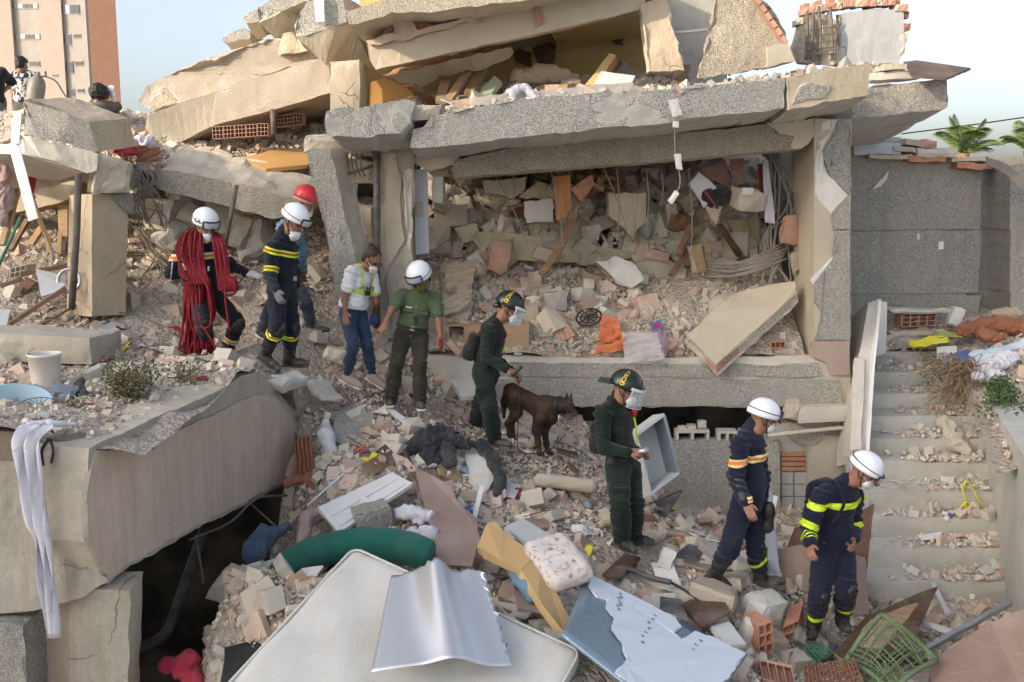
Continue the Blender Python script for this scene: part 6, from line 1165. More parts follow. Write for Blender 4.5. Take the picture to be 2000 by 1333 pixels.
blob('cloth', [(1005, 1120, 7.7, 1025, 1150, 7.4, .04, .05), (1025, 1150, 7.4, 1035, 1170, 7.3, .05, .03)], 'lblue', 'light blue cloth at the top of the silver sheet', 'cloth', amp=.02, seed=13); board3('board', [(1000, 1120, 7.8), (1060, 1115, 7.8), (1075, 1150, 7.5), (1060, 1195, 7.2), (1010, 1190, 7.2)], .02, 'pinkboard', 'brown board scrap behind the silver sheet', 'board', seed=23); board3('panel', [(985, 1030, 8.6), (1020, 1012, 8.8), (1085, 1050, 8.4), (1050, 1075, 8.1)], .03, 'greywhite', 'pale grey panel behind the floral pillow', 'panel', seed=24); board3('panel', [(870, 1045, 8.5), (905, 1040, 8.55), (925, 1110, 8.0), (905, 1120, 7.95)], .03, 'white_plaster', 'narrow pale panel leaning on the pink brown hardboard', 'panel', seed=25)
board3('bin_lid', [(440, 1265, 7.0), (520, 1245, 7.1), (535, 1330, 6.7), (430, 1345, 6.6)], .04, 'black', 'black sheet under the mattress corner', 'sheet', seed=26, jit=.015); blob('cloth', [(335, 1300, 7.3, 365, 1295, 7.25, .08, .09), (360, 1310, 7.2, 385, 1330, 7.1, .07, .05)], 'redcloth', 'crimson cloth in the cellar opening', 'cloth', amp=.02, seed=14); stick('pipe', [(250, 1280, 8.6), (320, 1240, 8.8), (350, 1170, 9.0), (400, 1030, 9.5)], .05, 'pipe', 'thick dark pipe rising in the black cellar', 'pipe', 10)
stick('rebar', [(370, 1055, 8.2), (450, 1020, 8.8), (500, 975, 9.3), (560, 968, 9.7)], .012, 'rust', 'bent rebar across the cellar opening', 'rebar', 6); stick('rebar', [(382, 1045, 8.3), (398, 1140, 8.1)], .010, 'rust', 'thin upright rebar in the cellar opening', 'rebar', 6); stick('rebar', [(490, 985, 9.2), (540, 1030, 8.9)], .010, 'rust', 'short slanted rebar at the cellar opening', 'rebar', 6)
# right corner: boards, wicker, metal profile
board3('board', [(1630, 1275, 8.0), (1690, 1205, 8.3), (1790, 1160, 8.7), (1832, 1146, 8.9), (1790, 1240, 8.2), (1740, 1272, 7.9), (1650, 1290, 7.8)], .03, 'wood_dark', 'brown board with pale raw edge leaning over the wicker chair', 'board', side='wood_tan', seed=27)
board3('board', [(1815, 1300, 7.6), (1850, 1265, 7.7), (1920, 1225, 7.8), (2060, 1160, 7.9), (2060, 1400, 7.0), (1830, 1400, 7.0)], .03, 'pinkboard', 'large red brown board standing at the foot of the stairs', 'board', seed=28)
plank('metal_profile', (1795, 1276, 7.85), (1972, 1178, 8.5), .05, .04, 'steel', 'silver metal profile along the top of the large board', 'profile'); plank('metal_strip', (1793, 1212, 8.6), (1868, 1238, 8.3), .07, .03, 'greywhite', 'pale metal strip crossing behind the metal profile', 'strip'); plank('stick', (1822, 1140, 9.3), (1850, 1200, 8.8), .05, .03, 'greywhite', 'grey slat leaning on the lowest step', 'slat')
wc = thing('wicker_chair', 'overturned green wicker chair with loose strands at the foot of the stairs', 'chair', P(1720, 1340, 7.4)); r0 = rng(21)
k0, k1, k2, k3 = P(1652, 1290, 7.6), P(1722, 1200, 7.9), P(1830, 1290, 7.5), P(1740, 1350, 7.2)
for a, b in ((k0, k1), (k1, k2), (k2, k3), (k0, k3)): V, Fc = tube(spline([a, (a+b)/2+A(0, 0, .03), b], 4), .022, 8); mk('rail', V, Fc, M['wicker_g'], wc, smooth=True)
for k in range(26):
    t_ = k/25; a = k0+(k1-k0)*min(1, t_*1.15)+A(0, 0, .01) if k % 2 else k1+(k2-k1)*t_; b = k3+(k2-k3)*(t_+r0.normal(0, .08)) if k % 2 else k3+(k0-k3)*(1-t_)+A(r0.normal(0, .04), 0, r0.normal(0, .03)); V, Fc = tube(spline([a, (a+b)/2+A(0, 0, .03+r0.normal(0, .03)), b], 5), .007, 5); mk('strand', V, Fc, M['wicker_g'], wc)
for k in range(9):
    t_ = k/8; V, Fc = tube([k0+(k3-k0)*t_+A(0, 0, -.01), k0+(k3-k0)*t_+A(.02, -.05, -.22)], .008, 5); mk('strand', V, Fc, M['wicker_g'], wc)
for k in range(5): V, Fc = tube([k0+A(.004*k, -.01*k, -.045*k-.02), k3+A(.004*k, -.01*k, -.045*k-.02)], .008, 5); mk('strand', V, Fc, M['wicker_g'], wc)
bk = thing('wicker_basket', 'brown woven wicker basket lid beside the green wicker chair', 'basket', P(1630, 1345, 7.3)); q0, q1, q2, q3 = P(1570, 1302, 7.45), P(1668, 1290, 7.5), P(1690, 1345, 7.1), P(1578, 1365, 7.05)
for k in range(15):
    t_ = k/14; a, b = q0+(q1-q0)*t_, q3+(q2-q3)*t_; V, Fc = tube([a+(b-a)*s_+A(0, 0, .007*((-1)**(k+int(s_*12)))) for s_ in np.linspace(0, 1, 13)], .0095, 5); mk('strand', V, Fc, M['wicker_b'], bk)
for k in range(12):
    t_ = k/11; a, b = q0+(q3-q0)*t_, q1+(q2-q1)*t_; V, Fc = tube([a+(b-a)*s_+A(0, 0, .007*((-1)**(k+1+int(s_*14)))) for s_ in np.linspace(0, 1, 15)], .0095, 5); mk('strand', V, Fc, M['wicker_b'], bk)
ms = thing('wire_mesh', 'green wire mesh crate panel by the bending firefighter', 'mesh', P(1590, 1290, 8.0)); q0, q1, q2, q3 = P(1548, 1275, 8.1), P(1600, 1250, 8.3), P(1628, 1275, 8.1), P(1572, 1305, 7.9)
for k in range(9):
    t_ = k/8; V, Fc = tube([q0+(q1-q0)*t_, q3+(q2-q3)*t_], .0045, 4); mk('wire', V, Fc, M['greenpl'], ms); V, Fc = tube([q0+(q3-q0)*t_, q1+(q2-q1)*t_], .0045, 4); mk('wire', V, Fc, M['greenpl'], ms)
# on the stairs
hg = thing('clothes_hanger', 'yellow plastic clothes hanger on the stairs', 'hanger', P(1905, 1010, 10.4)); HQ = lambda x, y: P(x, y, 10.5)
for q in ([(1881, 948), (1893, 944), (1930, 1012)], [(1930, 1012), (1922, 1018), (1893, 990)], [(1872, 1000), (1882, 985), (1889, 990)], [(1878, 946), (1888, 985)]): V, Fc = tube(spline([HQ(*p) for p in q], 5), .010, 6); mk('hanger_bar', V, Fc, M['yellowpl'], hg, smooth=True)
V, Fc = tube([HQ(1889, 987)+.035*A(math.cos(a), 0, math.sin(a)) for a in np.linspace(0, 2*math.pi, 13)], .010, 6, False); mk('hook', V, Fc, M['yellowpl'], hg, smooth=True)
bt = thing('water_bottle', 'clear plastic water bottle with blue label on the stairs', 'bottle', P(1850, 1018, 10.3)); x, y, z = frame(P(1862, 990, 10.35)-P(1846, 1018, 10.2)); V, Fc = lathe([(.0005, 0), (.034, .004), (.036, .05), (.034, .07), (.036, .12), (.02, .155), (.013, .165), (.013, .185), (.0005, .186)], 14, P(1846, 1018, 10.2), np.stack([x, y, z], 1)); mk('bottle_body', V, Fc, M['plasticbag'], bt, smooth=True); V, Fc = lathe([(.0372, .055), (.0372, .105)], 14, P(1846, 1018, 10.2), np.stack([x, y, z], 1)); mk('bottle_label', V, Fc, M['bluepl'], bt, smooth=True)
cloth('paper', [(1792, 1046, 10.1), (1842, 1038, 10.2), (1838, 1052, 10.0), (1802, 1058, 9.95)], 'paper', 'folded white paper on a lower step', 'paper', 10, .01, 3, .003)
blob('cloth', [(1920, 1125, 9.6, 1945, 1140, 9.55, .05, .06)], 'paper', 'white crumpled plastic on the lowest steps', 'plastic', amp=.03, seed=15); blob('plastic_bag', [(1845, 830, 11.7, 1875, 870, 11.4, .09, .10), (1875, 870, 11.4, 1890, 880, 11.3, .1, .07)], 'cushion', 'dusty crumpled sack on the upper steps', 'sack', amp=.03, seed=16)
# landing
hollow_brick('clay_block', P(1760, 640, 13.9), P(1828, 636, 13.9), A(0, 0, .20), A(0, .25, 0), 4, 3, 'clay_pink', 'row of hollow clay cells in the block on the landing'); chunk3('stone_block', P(1790, 650, 13.95), (.9, .3, .08), 'conc_rough', 'mortar slab under the hollow clay block on the landing', 'block', 61); chunk3('stone_block', P(1790, 606, 13.95), (.85, .3, .07), 'conc_light', 'mortar slab on top of the hollow clay block', 'block', 62); chunk3('stone_block', P(1866, 618, 13.8), (.2, .15, .36), 'white_plaster', 'pointed white shard standing on the landing', 'shard', 63, rot(0, .3, 0))
cloth('plastic_sheet', [(1775, 668, 13.3), (1850, 655, 13.5), (1855, 668, 13.2), (1785, 682, 13.0)], 'yellowpl', 'yellow plastic sheet on the landing', 'plastic sheet', 16, .03, 5, .004); cloth('plastic_sheet', [(1830, 650, 13.5), (1880, 648, 13.6), (1880, 662, 13.3), (1830, 664, 13.3)], 'limecloth', 'pale lime plastic beside the yellow sheet', 'plastic sheet', 14, .03, 6, .004)
cloth('tarp', [(1890, 690, 12.8), (2040, 650, 13.3), (2040, 720, 12.3), (1900, 715, 12.4)], 'tarp', 'pale blue plastic tarp spread over the landing', 'tarp', 22, .05, 7, .004); blob('cloth', [(1880, 645, 13.4, 1940, 635, 13.6, .09, .12), (1940, 635, 13.6, 2000, 640, 13.5, .12, .1), (1920, 655, 13.2, 1960, 660, 13.1, .08, .06)], 'rust_cloth', 'brown leather bags heaped on the landing', 'bags', amp=.02, seed=17); blob('cloth', [(1940, 620, 13.9, 1985, 612, 13.9, .1, .08)], 'beigecloth', 'tan bag behind the brown bags on the landing', 'bag', amp=.02, seed=18); blob('plastic_bag', [(1920, 720, 12.2, 1975, 700, 12.4, .09, .1), (1910, 735, 12.0, 1950, 735, 12.0, .06, .07)], 'whitecloth', 'white plastic bags at the planter edge', 'bags', amp=.03, seed=19)
board3('panel', [(1830, 678, 13.2), (1868, 676, 13.2), (1868, 690, 13.0), (1830, 692, 13.0)], .08, 'whitepaint', 'white appliance piece on the landing', 'appliance', seed=29); cloth('net', [(1840, 700, 12.8), (1895, 688, 13.0), (1900, 705, 12.6), (1845, 712, 12.5)], 'bluepl', 'blue net scrap over the stair edge', 'net', 14, .04, 8, .004)
# ---------------------------------------------------------------- wreckage inside the open room
Rm = [('slab_piece', [(944, 351), (1032, 347), (1026, 374), (1000, 389), (950, 375)], 13.2, .25, 'conc', 'hanging grey slab piece left of the orange board'), ('slab_piece', [(1022, 393), (1079, 389), (1083, 434), (1030, 434)], 13.2, .2, 'white_plaster', 'white plastered panel left of the orange board'), ('slab_piece', [(1015, 385), (1053, 355), (1079, 366), (1079, 391)], 13.25, .3, 'cream', 'cream wedge above the white plastered panel'), ('slab_piece', [(1114, 370), (1155, 341), (1163, 358), (1136, 394)], 12.9, .25, 'clay', 'tilted brick and mortar chunk right of the orange board'), ('slab_piece', [(1186, 377), (1266, 374), (1262, 431), (1243, 450), (1239, 472), (1210, 440), (1190, 423)], 13.2, .3, 'cream', 'big cream wall chunk hanging in the middle of the room'),
 ('slab_piece', [(931, 455), (1000, 453), (1144, 476), (1235, 490), (1228, 507), (1144, 516), (1003, 509), (940, 490)], 13.4, .35, 'paleyellow', 'long pale yellow beam lying across the back of the room'), ('slab_piece', [(958, 476), (973, 467), (1000, 476), (992, 525), (977, 537), (954, 525)], 13.0, .2, 'clay_pink', 'upright brick chunk before the pale yellow beam'), ('slab_piece', [(1163, 514), (1205, 503), (1243, 518), (1258, 548), (1235, 563), (1216, 560)], 13.0, .35, 'white_plaster', 'pale channel block lying in the middle of the room'), ('slab_piece', [(1231, 498), (1290, 498), (1340, 520), (1330, 550), (1260, 545)], 13.4, .3, 'beige', 'flat beige slab right of the channel block'), ('slab_piece', [(1060, 571), (1110, 567), (1106, 605), (1068, 609)], 12.7, .25, 'conc_grey', 'square grey chunk in the middle of the heap'), ('slab_piece', [(1020, 595), (1045, 590), (1055, 640), (1040, 650), (1022, 630)], 12.6, .1, 'beige', 'beige shard beside the dog handler visor'),
 ('slab_piece', [(846, 440), (880, 440), (878, 470), (852, 480)], 13.3, .25, 'beige', 'beige block at the left of the room'), ('slab_piece', [(850, 400), (915, 400), (912, 440), (850, 446)], 13.5, .2, 'conc', 'grey wall piece at the left of the room'), ('slab_piece', [(884, 445), (930, 438), (940, 460), (905, 475)], 13.45, .25, 'cream', 'cream wall piece left of the yellow beam'), ('slab_piece', [(915, 395), (985, 398), (990, 440), (925, 438)], 13.9, .2, 'clay_dark', 'dark red brick wall remnant at the back left'), ('slab_piece', [(1090, 400), (1190, 405), (1330, 420), (1330, 450), (1180, 445), (1090, 440)], 14.2, .2, 'clay_dark', 'dark red brick course at the back of the room'), ('slab_piece', [(1300, 400), (1325, 395), (1330, 450), (1300, 485), (1262, 480), (1300, 455)], 13.6, .25, 'beige', 'bent concrete stub at the right back'), ('slab_piece', [(1417, 430), (1486, 423), (1482, 480), (1448, 472)], 13.5, .06, 'paleyellow', 'yellow plaster board at the right back of the room'), ('slab_piece', [(1535, 423), (1556, 419), (1562, 480), (1530, 472)], 12.6, .15, 'clay_pink', 'hanging clay block at the right pillar'), ('slab_piece', [(1546, 495), (1562, 490), (1568, 520), (1554, 532)], 12.6, .1, 'cream', 'cream shard hanging below the clay block'), ('slab_piece', [(843, 347), (865, 345), (863, 398), (844, 398)], 12.5, .12, 'white_plaster', 'white block hanging at the blue door panel'), ('slab_piece', [(1350, 480), (1372, 478), (1378, 530), (1360, 532)], 13.0, .12, 'wood_tan', 'tan wooden block before the cables'), ('slab_piece', [(862, 590), (900, 570), (925, 590), (912, 630), (890, 640)], 12.5, .1, 'conc', 'grey slab leaning under the beige curtain'), ('slab_piece', [(1130, 590), (1160, 575), (1170, 600), (1150, 620)], 12.7, .1, 'pink', 'pinkish shard above the black fan guard')]
for k, (nm, pts, Y, d, m_, lab) in enumerate(Rm): plate(nm, [(x, y, Y+.04*((i % 3)-1)) for i, (x, y) in enumerate(pts)], (.02*((k % 3)-1), d, -.03), M[m_], M['conc_rough'] if m_ not in ('clay', 'clay_dark', 'clay_pink') else M[m_], seg=.05, jit=.022, seed=500+k, label=lab, cat='slab piece')
r0 = rng(33)
for k in range(85):     # broken back layers of the pancaked floors
    px = r0.uniform(850, 1550); py = r0.uniform(330, 470); Y = r0.uniform(13.4, 14.5); w_ = r0.uniform(.12, .42); chunk3('floor_fragment', P(px, py, Y), (w_, .3, r0.uniform(.08, .3)), ['conc', 'beige', 'conc_rough', 'conc_grey', 'clay_dark', 'wood', 'conc_rough'][k % 7], 'broken floor fragment packed at the back of the open room', 'fragment', 700+k, rot(r0.normal(0, .5), r0.normal(0, .5), r0.normal(0, .8)), .045)['group'] = 'floor fragments at the back of the room'
fp = thing('fallen_panel', 'large pale hollow-brick wall panel leaning out of the room', 'wall panel', P(1400, 710, 12.0)); pts = [(1342, 655, 12.1), (1400, 600, 12.35), (1440, 572, 12.5), (1500, 556, 12.5), (1552, 550, 12.35), (1556, 572, 12.3), (1480, 640, 12.05), (1398, 712, 11.8)]; W = [P(*p) for p in pts]; nn = unit(np.cross(W[4]-W[0], W[7]-W[0])); nn = unit(A(.16, .12, -1))
V, Fc, m_ = plate_mesh(W, nn*.03, .06, .012, 72); mk('plaster_face', V, Fc, M['cream'], fp); V, Fc, m_ = plate_mesh([q+nn*.12 for q in W], nn*.03, .06, .014, 73); mk('plaster_back', V, Fc, M['conc_rough'], fp)
ea, eb = W[7], W[5]
for k in range(11):
    a = ea+(eb-ea)*k/11+nn*.03; b = ea+(eb-ea)*(k+.94)/11+nn*.03; hollow_brick('brick', a, b, nn*.085, unit(W[0]-W[7])*.2, 2, 2, 'clay_pink' if k < 3 else 'beige', None, None, fp)
tb = thing('clay_slab', 'terracotta ribbed clay slab tilted on the heap', 'clay slab', P(1095, 668, 12.4)); cs = [P(1068, 621, 12.55), P(1094, 606, 12.65), P(1124, 656, 12.35), P(1092, 671, 12.3)]
for i in range(2):
    for j in range(2):
        q = [cs[0]*(1-u)*(1-v)+cs[1]*u*(1-v)+cs[2]*u*v+cs[3]*(1-u)*v for u, v in ((i*.5+.01, j*.5+.01), (i*.5+.49, j*.5+.01), (i*.5+.49, j*.5+.49), (i*.5+.01, j*.5+.49))]; V, Fc, m_ = plate_mesh(q, A(0, .08, -.03), .1, .003, 3); mk('tile', V, Fc, M['clay_pink'], tb)
board3('board', [(1081, 345, 12.8), (1114, 342, 12.8), (1116, 427, 12.8), (1086, 431, 12.8)], .03, 'wood_orange', 'orange wooden board hanging in the open room', 'board', jit=.008, seed=31)
for k in range(4): stick('rod', [(1129-5*k, 398+6*k, 12.8), (1120-5*k, 440, 12.75), (1095-4*k, 490, 12.7), (1062-3*k, 536, 12.65)], .022, 'wood', 'weathered wooden rod bundle bending below the orange board', 'rod', 6, group='rods below the orange board')
board3('board', [(1364, 334, 12.9), (1417, 311, 12.9), (1434, 374, 12.9), (1412, 362, 12.9)], .03, 'redboard', 'brown cabinet board hanging under the beam', 'board', seed=32); board3('board', [(1425, 312, 12.8), (1453, 309, 12.8), (1452, 358, 12.8), (1436, 362, 12.8)], .03, 'redboard', 'narrow brown board beside the hanging cabinet board', 'board', seed=33); board3('panel', [(1345, 360, 12.7), (1364, 337, 12.75), (1402, 366, 12.7), (1376, 404, 12.65)], .04, 'greywhite', 'torn white sheet hanging beside the cabinet board', 'sheet', seed=34, jit=.02)
blob('bag', [(1385, 385, 12.7, 1415, 382, 12.7, .10, .11), (1390, 400, 12.7, 1405, 405, 12.7, .07, .06)], 'blackcloth', 'black bag with red strap hanging in the room', 'bag', amp=.012, seed=20); stick('strap', [(1375, 372, 12.55), (1398, 402, 12.52)], .010, 'redcloth', 'red strap across the hanging black bag', 'strap', 5)
chunk3('concrete_lump', P(1460, 390, 12.6), (.42, .32, .3), 'conc_rough', 'big round rubble lump hanging at the right of the room', 'lump', 81, rot(.2, .1, .3), .03); chunk3('tile_block', P(1460, 374, 12.45), (.16, .12, .09), 'white_plaster', 'small white tile block on the hanging rubble lump', 'tile block', 82, None, .004)
cloth('cloth', [(1490, 318, 12.7), (1500, 316, 12.7), (1516, 436, 12.6), (1496, 434, 12.6)], 'whitecloth', 'white cloth hanging by the right pillar', 'cloth', amp=.02, seed=21, vert=True); cloth('cloth', [(1480, 320, 12.8), (1492, 320, 12.8), (1494, 410, 12.75), (1484, 380, 12.75)], 'maroon', 'dark purple cloth beside the white hanging cloth', 'cloth', amp=.02, seed=22, vert=True); cloth('cloth', [(1375, 404, 12.65), (1412, 404, 12.65), (1398, 440, 12.6), (1388, 430, 12.6)], 'beigecloth', 'tan rag under the hanging black bag', 'rag', amp=.02, seed=23)
for k in range(8): stick('cable', [(1382+r0.uniform(0, 8), 505+k*5, 13.0), (1430, 512+k*4+r0.uniform(-4, 4), 12.8), (1480, 500+k*4, 12.7), (1525+r0.uniform(0, 12), 476+k*5, 12.75)], r0.uniform(.010, .020), 'wire', 'grey conduit of the bundle sweeping to the right pillar', 'conduit', 6, group='conduits sweeping to the right pillar')
for k in range(9): stick('cable', [(1500+r0.uniform(0, 55), 300, 12.9), (1505+r0.uniform(0, 50), 400, 12.8), (1490+r0.uniform(0, 60), 470, 12.8), (1480+r0.uniform(0, 70), 560, 12.7)], r0.uniform(.007, .016), 'wire', 'hanging grey cable by the right pillar', 'cable', 5, group='cables by the right pillar')
for k, (x0, x1, y1) in enumerate([(876, 898, 500), (960, 1030, 475), (1000, 1002, 395), (1205, 1206, 470), (1180, 1230, 470), (1262, 1264, 440), (1345, 1350, 500), (1075, 1100, 480), (890, 880, 400), (1290, 1292, 400)]): stick('wire', [(x0, 330, 12.6), ((x0+x1)/2+4, (330+y1)/2, 12.55), (x1, y1, 12.6)], .008, 'wire', 'thin bare wire dangling into the open room', 'wire', 5, group='wires dangling into the room')
for k, (x0, y0, x1, y1) in enumerate([(1175, 345, 1200, 350), (1130, 345, 1175, 372), (1260, 340, 1300, 372), (1310, 540, 1365, 460), (1385, 540, 1380, 480), (1405, 440, 1445, 500), (1325, 500, 1350, 440), (900, 560, 940, 600), (1150, 640, 1130, 590)]): plank('timber', (x0, y0, 13.1), (x1, y1, 13.3), .09, .05, ['wood', 'wood_tan', 'wood_dark'][k % 3], 'splintered timber piece stuck in the open room heap', 'timber', group='timbers in the open room')
cloth('curtain', [(868, 520, 12.7), (925, 518, 12.8), (915, 600, 12.45), (866, 620, 12.4)], 'beigecloth', 'beige curtain crumpled on the heap behind the officer', 'curtain', amp=.06, seed=24); blob('cloth', [(870, 530, 12.8, 930, 525, 12.9, .08, .10), (880, 560, 12.6, 910, 575, 12.6, .08, .07)], 'beigecloth', 'beige fabric bundle under the crumpled curtain', 'fabric', amp=.03, seed=25)
cbn = thing('cabinet', 'tan wooden cabinet lying open behind the dog handler', 'cabinet', P(940, 692, 12.2)); a, b = P(874, 692, 12.15), P(1035, 636, 12.15); mb = MB(); mb.add(*box2((a[0], 12.2, b[2]-.02), (b[0], 12.6, b[2]))); mb.build('top', M['tanboard'], cbn); V, Fc = box2((a[0], 12.2, a[2]), (b[0], 12.6, a[2]+.02)); mk('bottom', V, Fc, M['tanboard'], cbn)
for x0, x1, m_ in ((a[0], a[0]+.02, 'tanboard'), (a[0]+.20, a[0]+.22, 'tanboard')): V, Fc = box2((x0, 12.205, a[2]+.021), (x1, 12.6, b[2]-.021)); mk('side', V, Fc, M[m_], cbn)
V, Fc = box2((a[0]+.221, 12.19, a[2]+.022), (b[0]-.01, 12.21, b[2]-.022)); mk('door', V, Fc, M['tanboard'], cbn); V, Fc = box2((a[0]+.021, 12.5, a[2]+.022), (a[0]+.2, 12.52, b[2]-.022)); mk('back', V, Fc, M['redboard'], cbn)
ng = thing('fan_guard', 'black round fan guard lying on the heap', 'fan guard', P(1150, 632, 12.5)); x, y, z = frame(A(-.2, -.55, .8)); fc = P(1150, 620, 12.55)
for rr in (.16, .11, .06): V, Fc = tube([fc+rr*(math.cos(t)*x+math.sin(t)*y) for t in np.linspace(0, 2*math.pi, 25)], .012 if rr > .15 else .006, 6, False); mk('ring', V, Fc, M['black'], ng)
for k in range(8): t = k*math.pi/4; V, Fc = tube([fc, fc+.16*(math.cos(t)*x+math.sin(t)*y)], .007, 5); mk('spoke', V, Fc, M['black'], ng)
cloth('mesh_bag', [(1172, 612, 12.5), (1212, 618, 12.5), (1226, 680, 12.0), (1164, 690, 12.0)], 'orangemesh', 'orange mesh bag on the ledge', 'mesh bag', 30, .07, 26, .004); cloth('lace_curtain', [(1212, 648, 12.15), (1285, 645, 12.15), (1300, 700, 11.9), (1222, 712, 11.9)], 'lacec', 'white lace curtain hanging over the ledge', 'lace curtain', 30, .03, 27, .004); cloth('cloth', [(1285, 650, 12.1), (1300, 645, 12.1), (1302, 695, 11.95), (1290, 698, 11.95)], 'purple', 'mauve cloth beside the lace curtain', 'cloth', amp=.02, seed=28, vert=True)
mg = board3('magazine', [(1268, 632, 12.2), (1290, 624, 12.25), (1296, 640, 12.15), (1274, 648, 12.1)], .01, 'bluepl', 'bright blue magazine on the heap above the lace curtain', 'magazine', jit=.002); board3('picture', [(1274, 634, 12.185), (1287, 629, 12.215), (1291, 639, 12.145), (1277, 644, 12.12)], .003, 'redcloth', None, None, jit=.001, parent=mg)
for k, (x, y) in enumerate([(1195, 675), (1320, 690), (1600, 678), (1520, 676)]): hollow_brick('clay_block', P(x-14, y+6, 12.0+.1*(k < 2)), P(x+14, y+4, 12.02+.1*(k < 2)), A(0, .02, .08), A(.02, .15, 0), 3, 1, 'clay', 'half buried red brick core in the ledge wall', group='brick cores in the ledge wall')
# suspended foam on a wire
sw = thing('hanging_wire', 'wire with white foam lumps dangling in front of the beam', 'wire', P(1308, 400, 11.0)); V, Fc = tube(spline([P(1318, 165, 11.02), P(1318, 230, 11.0), P(1319, 300, 11.0), P(1328, 345, 11.0), P(1325, 370, 11.0), P(1306, 402, 11.0)], 6), .006, 5); mk('strand', V, Fc, M['wire'], sw)
for (x, y, w_, h_, t_) in ((1320, 212, .11, .22, .3), (1319, 243, .07, .08, 0), (1325, 316, .07, .20, .1), (1315, 386, .07, .19, -.6)): chunk3('foam_lump', P(x, y, 10.98), (w_, .06, h_), 'white_plaster', None, None, int(x+y), rot(0, -t_, 0), .006, sw)
# ---------------------------------------------------------------- upper room and slab top
for k, (x0, y0, x1, y1) in enumerate([(875, 198, 915, 140), (915, 185, 942, 138), (860, 200, 870, 160), (800, 165, 850, 205), (1100, 170, 1135, 160), (1320, 172, 1340, 130)]): plank('timber', (x0, y0, 12.5), (x1, y1, 13.0), .12, .05, 'wood' if k % 2 else 'wood_tan', 'broken timber leaning in the yellow upper room', 'timber', group='timbers in the yellow room')
board3('plaster_board', [(926, 188, 12.6), (966, 148, 12.9), (980, 160, 12.8), (960, 182, 12.5)], .05, 'palegreen', 'pale green plaster board in the yellow room', 'board', seed=41); board3('plaster_board', [(1142, 167, 12.5), (1190, 104, 12.8), (1203, 108, 12.8), (1165, 168, 12.4)], .12, 'yellow', 'yellow wall slab tilted in the upper room', 'board', 'clay', seed=42); blob('cushion', [(1010, 150, 13.2, 1100, 148, 13.2, .10, .10), (1050, 140, 13.2, 1080, 140, 13.2, .1, .08)], 'beigecloth', 'brown cushion lump on the upper room rubble', 'cushion', amp=.01, seed=30)
blob('rag', [(1000, 178, 11.3, 1025, 176, 11.3, .06, .05), (1000, 180, 11.25, 1002, 200, 11.15, .04, .02), (1030, 180, 11.3, 1045, 192, 11.2, .04, .03)], 'whitecloth', 'white rag caught on the slab edge', 'rag', amp=.02, seed=31); board3('panel', [(1160, 165, 12.0), (1175, 140, 12.2), (1240, 148, 12.2), (1232, 165, 12.0)], .04, 'whitepaint', 'white panel on the slab below the yellow wall slab', 'panel', seed=43); plank('stick', (862, 195, 11.5), (885, 204, 11.4), .03, .02, 'tub', 'thin pale blue slat on the slab', 'slat')
stick('pipe', [(1318, 65, 13.3), (1352, 62, 13.3), (1386, 58, 13.3)], .02, 'whitepaint', 'white pipe behind the leaning post', 'pipe', 8, sp=False)
# ---------------------------------------------------------------- upper left
for k in range(5): hollow_brick('hollow_brick', P(415+k*22, 272-k*1.5, 13.0), P(436+k*22, 271-k*1.5, 13.0), A(0, 0, .155), A(0, .22, 0), 3, 3, 'clay_pink', 'hollow brick in the row under the fallen beam', group='hollow bricks under the fallen beam')
for k in range(3): hollow_brick('hollow_brick', P(538+k*18, 249-k*2, 13.4), P(555+k*18, 248-k*2, 13.4), A(0, 0, .15), A(0, .2, 0), 3, 3, 'clay_pink', 'hollow brick in the upper row behind the short prop', group='hollow bricks behind the short prop')
stick('prop', [(533, 214, 12.9), (535, 262, 12.9)], .036, 'rust', 'short steel prop under the long fallen beam', 'prop', 10); board3('plaster_board', [(470, 310, 13.0), (545, 290, 13.3), (640, 300, 13.4), (600, 322, 12.95), (520, 330, 12.8)], .05, 'ochre', 'tan sloping board under the hollow bricks', 'board', seed=44)
cloth('cloth', [(178, 242, 12.8), (200, 244, 12.9), (224, 296, 12.3), (205, 268, 12.4)], 'limecloth', 'lime green cloth over the balcony edge', 'cloth', amp=.03, seed=32); cloth('cloth', [(270, 288, 12.6), (312, 284, 12.7), (310, 312, 12.4), (262, 325, 12.3)], 'rust_cloth', 'brown cloth hanging by the balcony', 'cloth', amp=.05, seed=33); blob('cloth', [(230, 295, 12.5, 255, 292, 12.5, .06, .06), (245, 300, 12.4, 262, 300, 12.4, .05, .05)], 'redcloth', 'red cloth bundle by the balcony', 'cloth', amp=.02, seed=34); blob('plastic_bag', [(245, 275, 12.8, 290, 278, 12.8, .06, .07)], 'whitecloth', 'white plastic bundle above the red cloth', 'plastic', amp=.03, seed=35)
gc = thing('gas_cylinder', 'grey gas cylinder with valve and hose on the balcony', 'gas cylinder', P(70, 205, 13.2)); x, y, z = frame(P(74, 148, 13.2)-P(66, 205, 13.2)); V, Fc = lathe([(.0005, 0), (.105, 0), (.11, .02), (.11, .26), (.095, .33), (.05, .38), (.025, .40), (.025, .43), (.0005, .44)], 18, P(66, 207, 13.2), np.stack([x, y, z], 1)); mk('tank', V, Fc, M['cyl'], gc, smooth=True); V, Fc = tube([P(76, 150, 13.2), P(90, 149, 13.2), P(88, 140, 13.2)], .016, 6); mk('valve', V, Fc, M['rust'], gc); V, Fc = tube(spline([P(90, 150, 13.2), P(110, 160, 13.1), P(130, 190, 12.9), P(170, 225, 12.7), P(215, 240, 12.6)], 6), .010, 6); mk('hose', V, Fc, M['black'], gc)
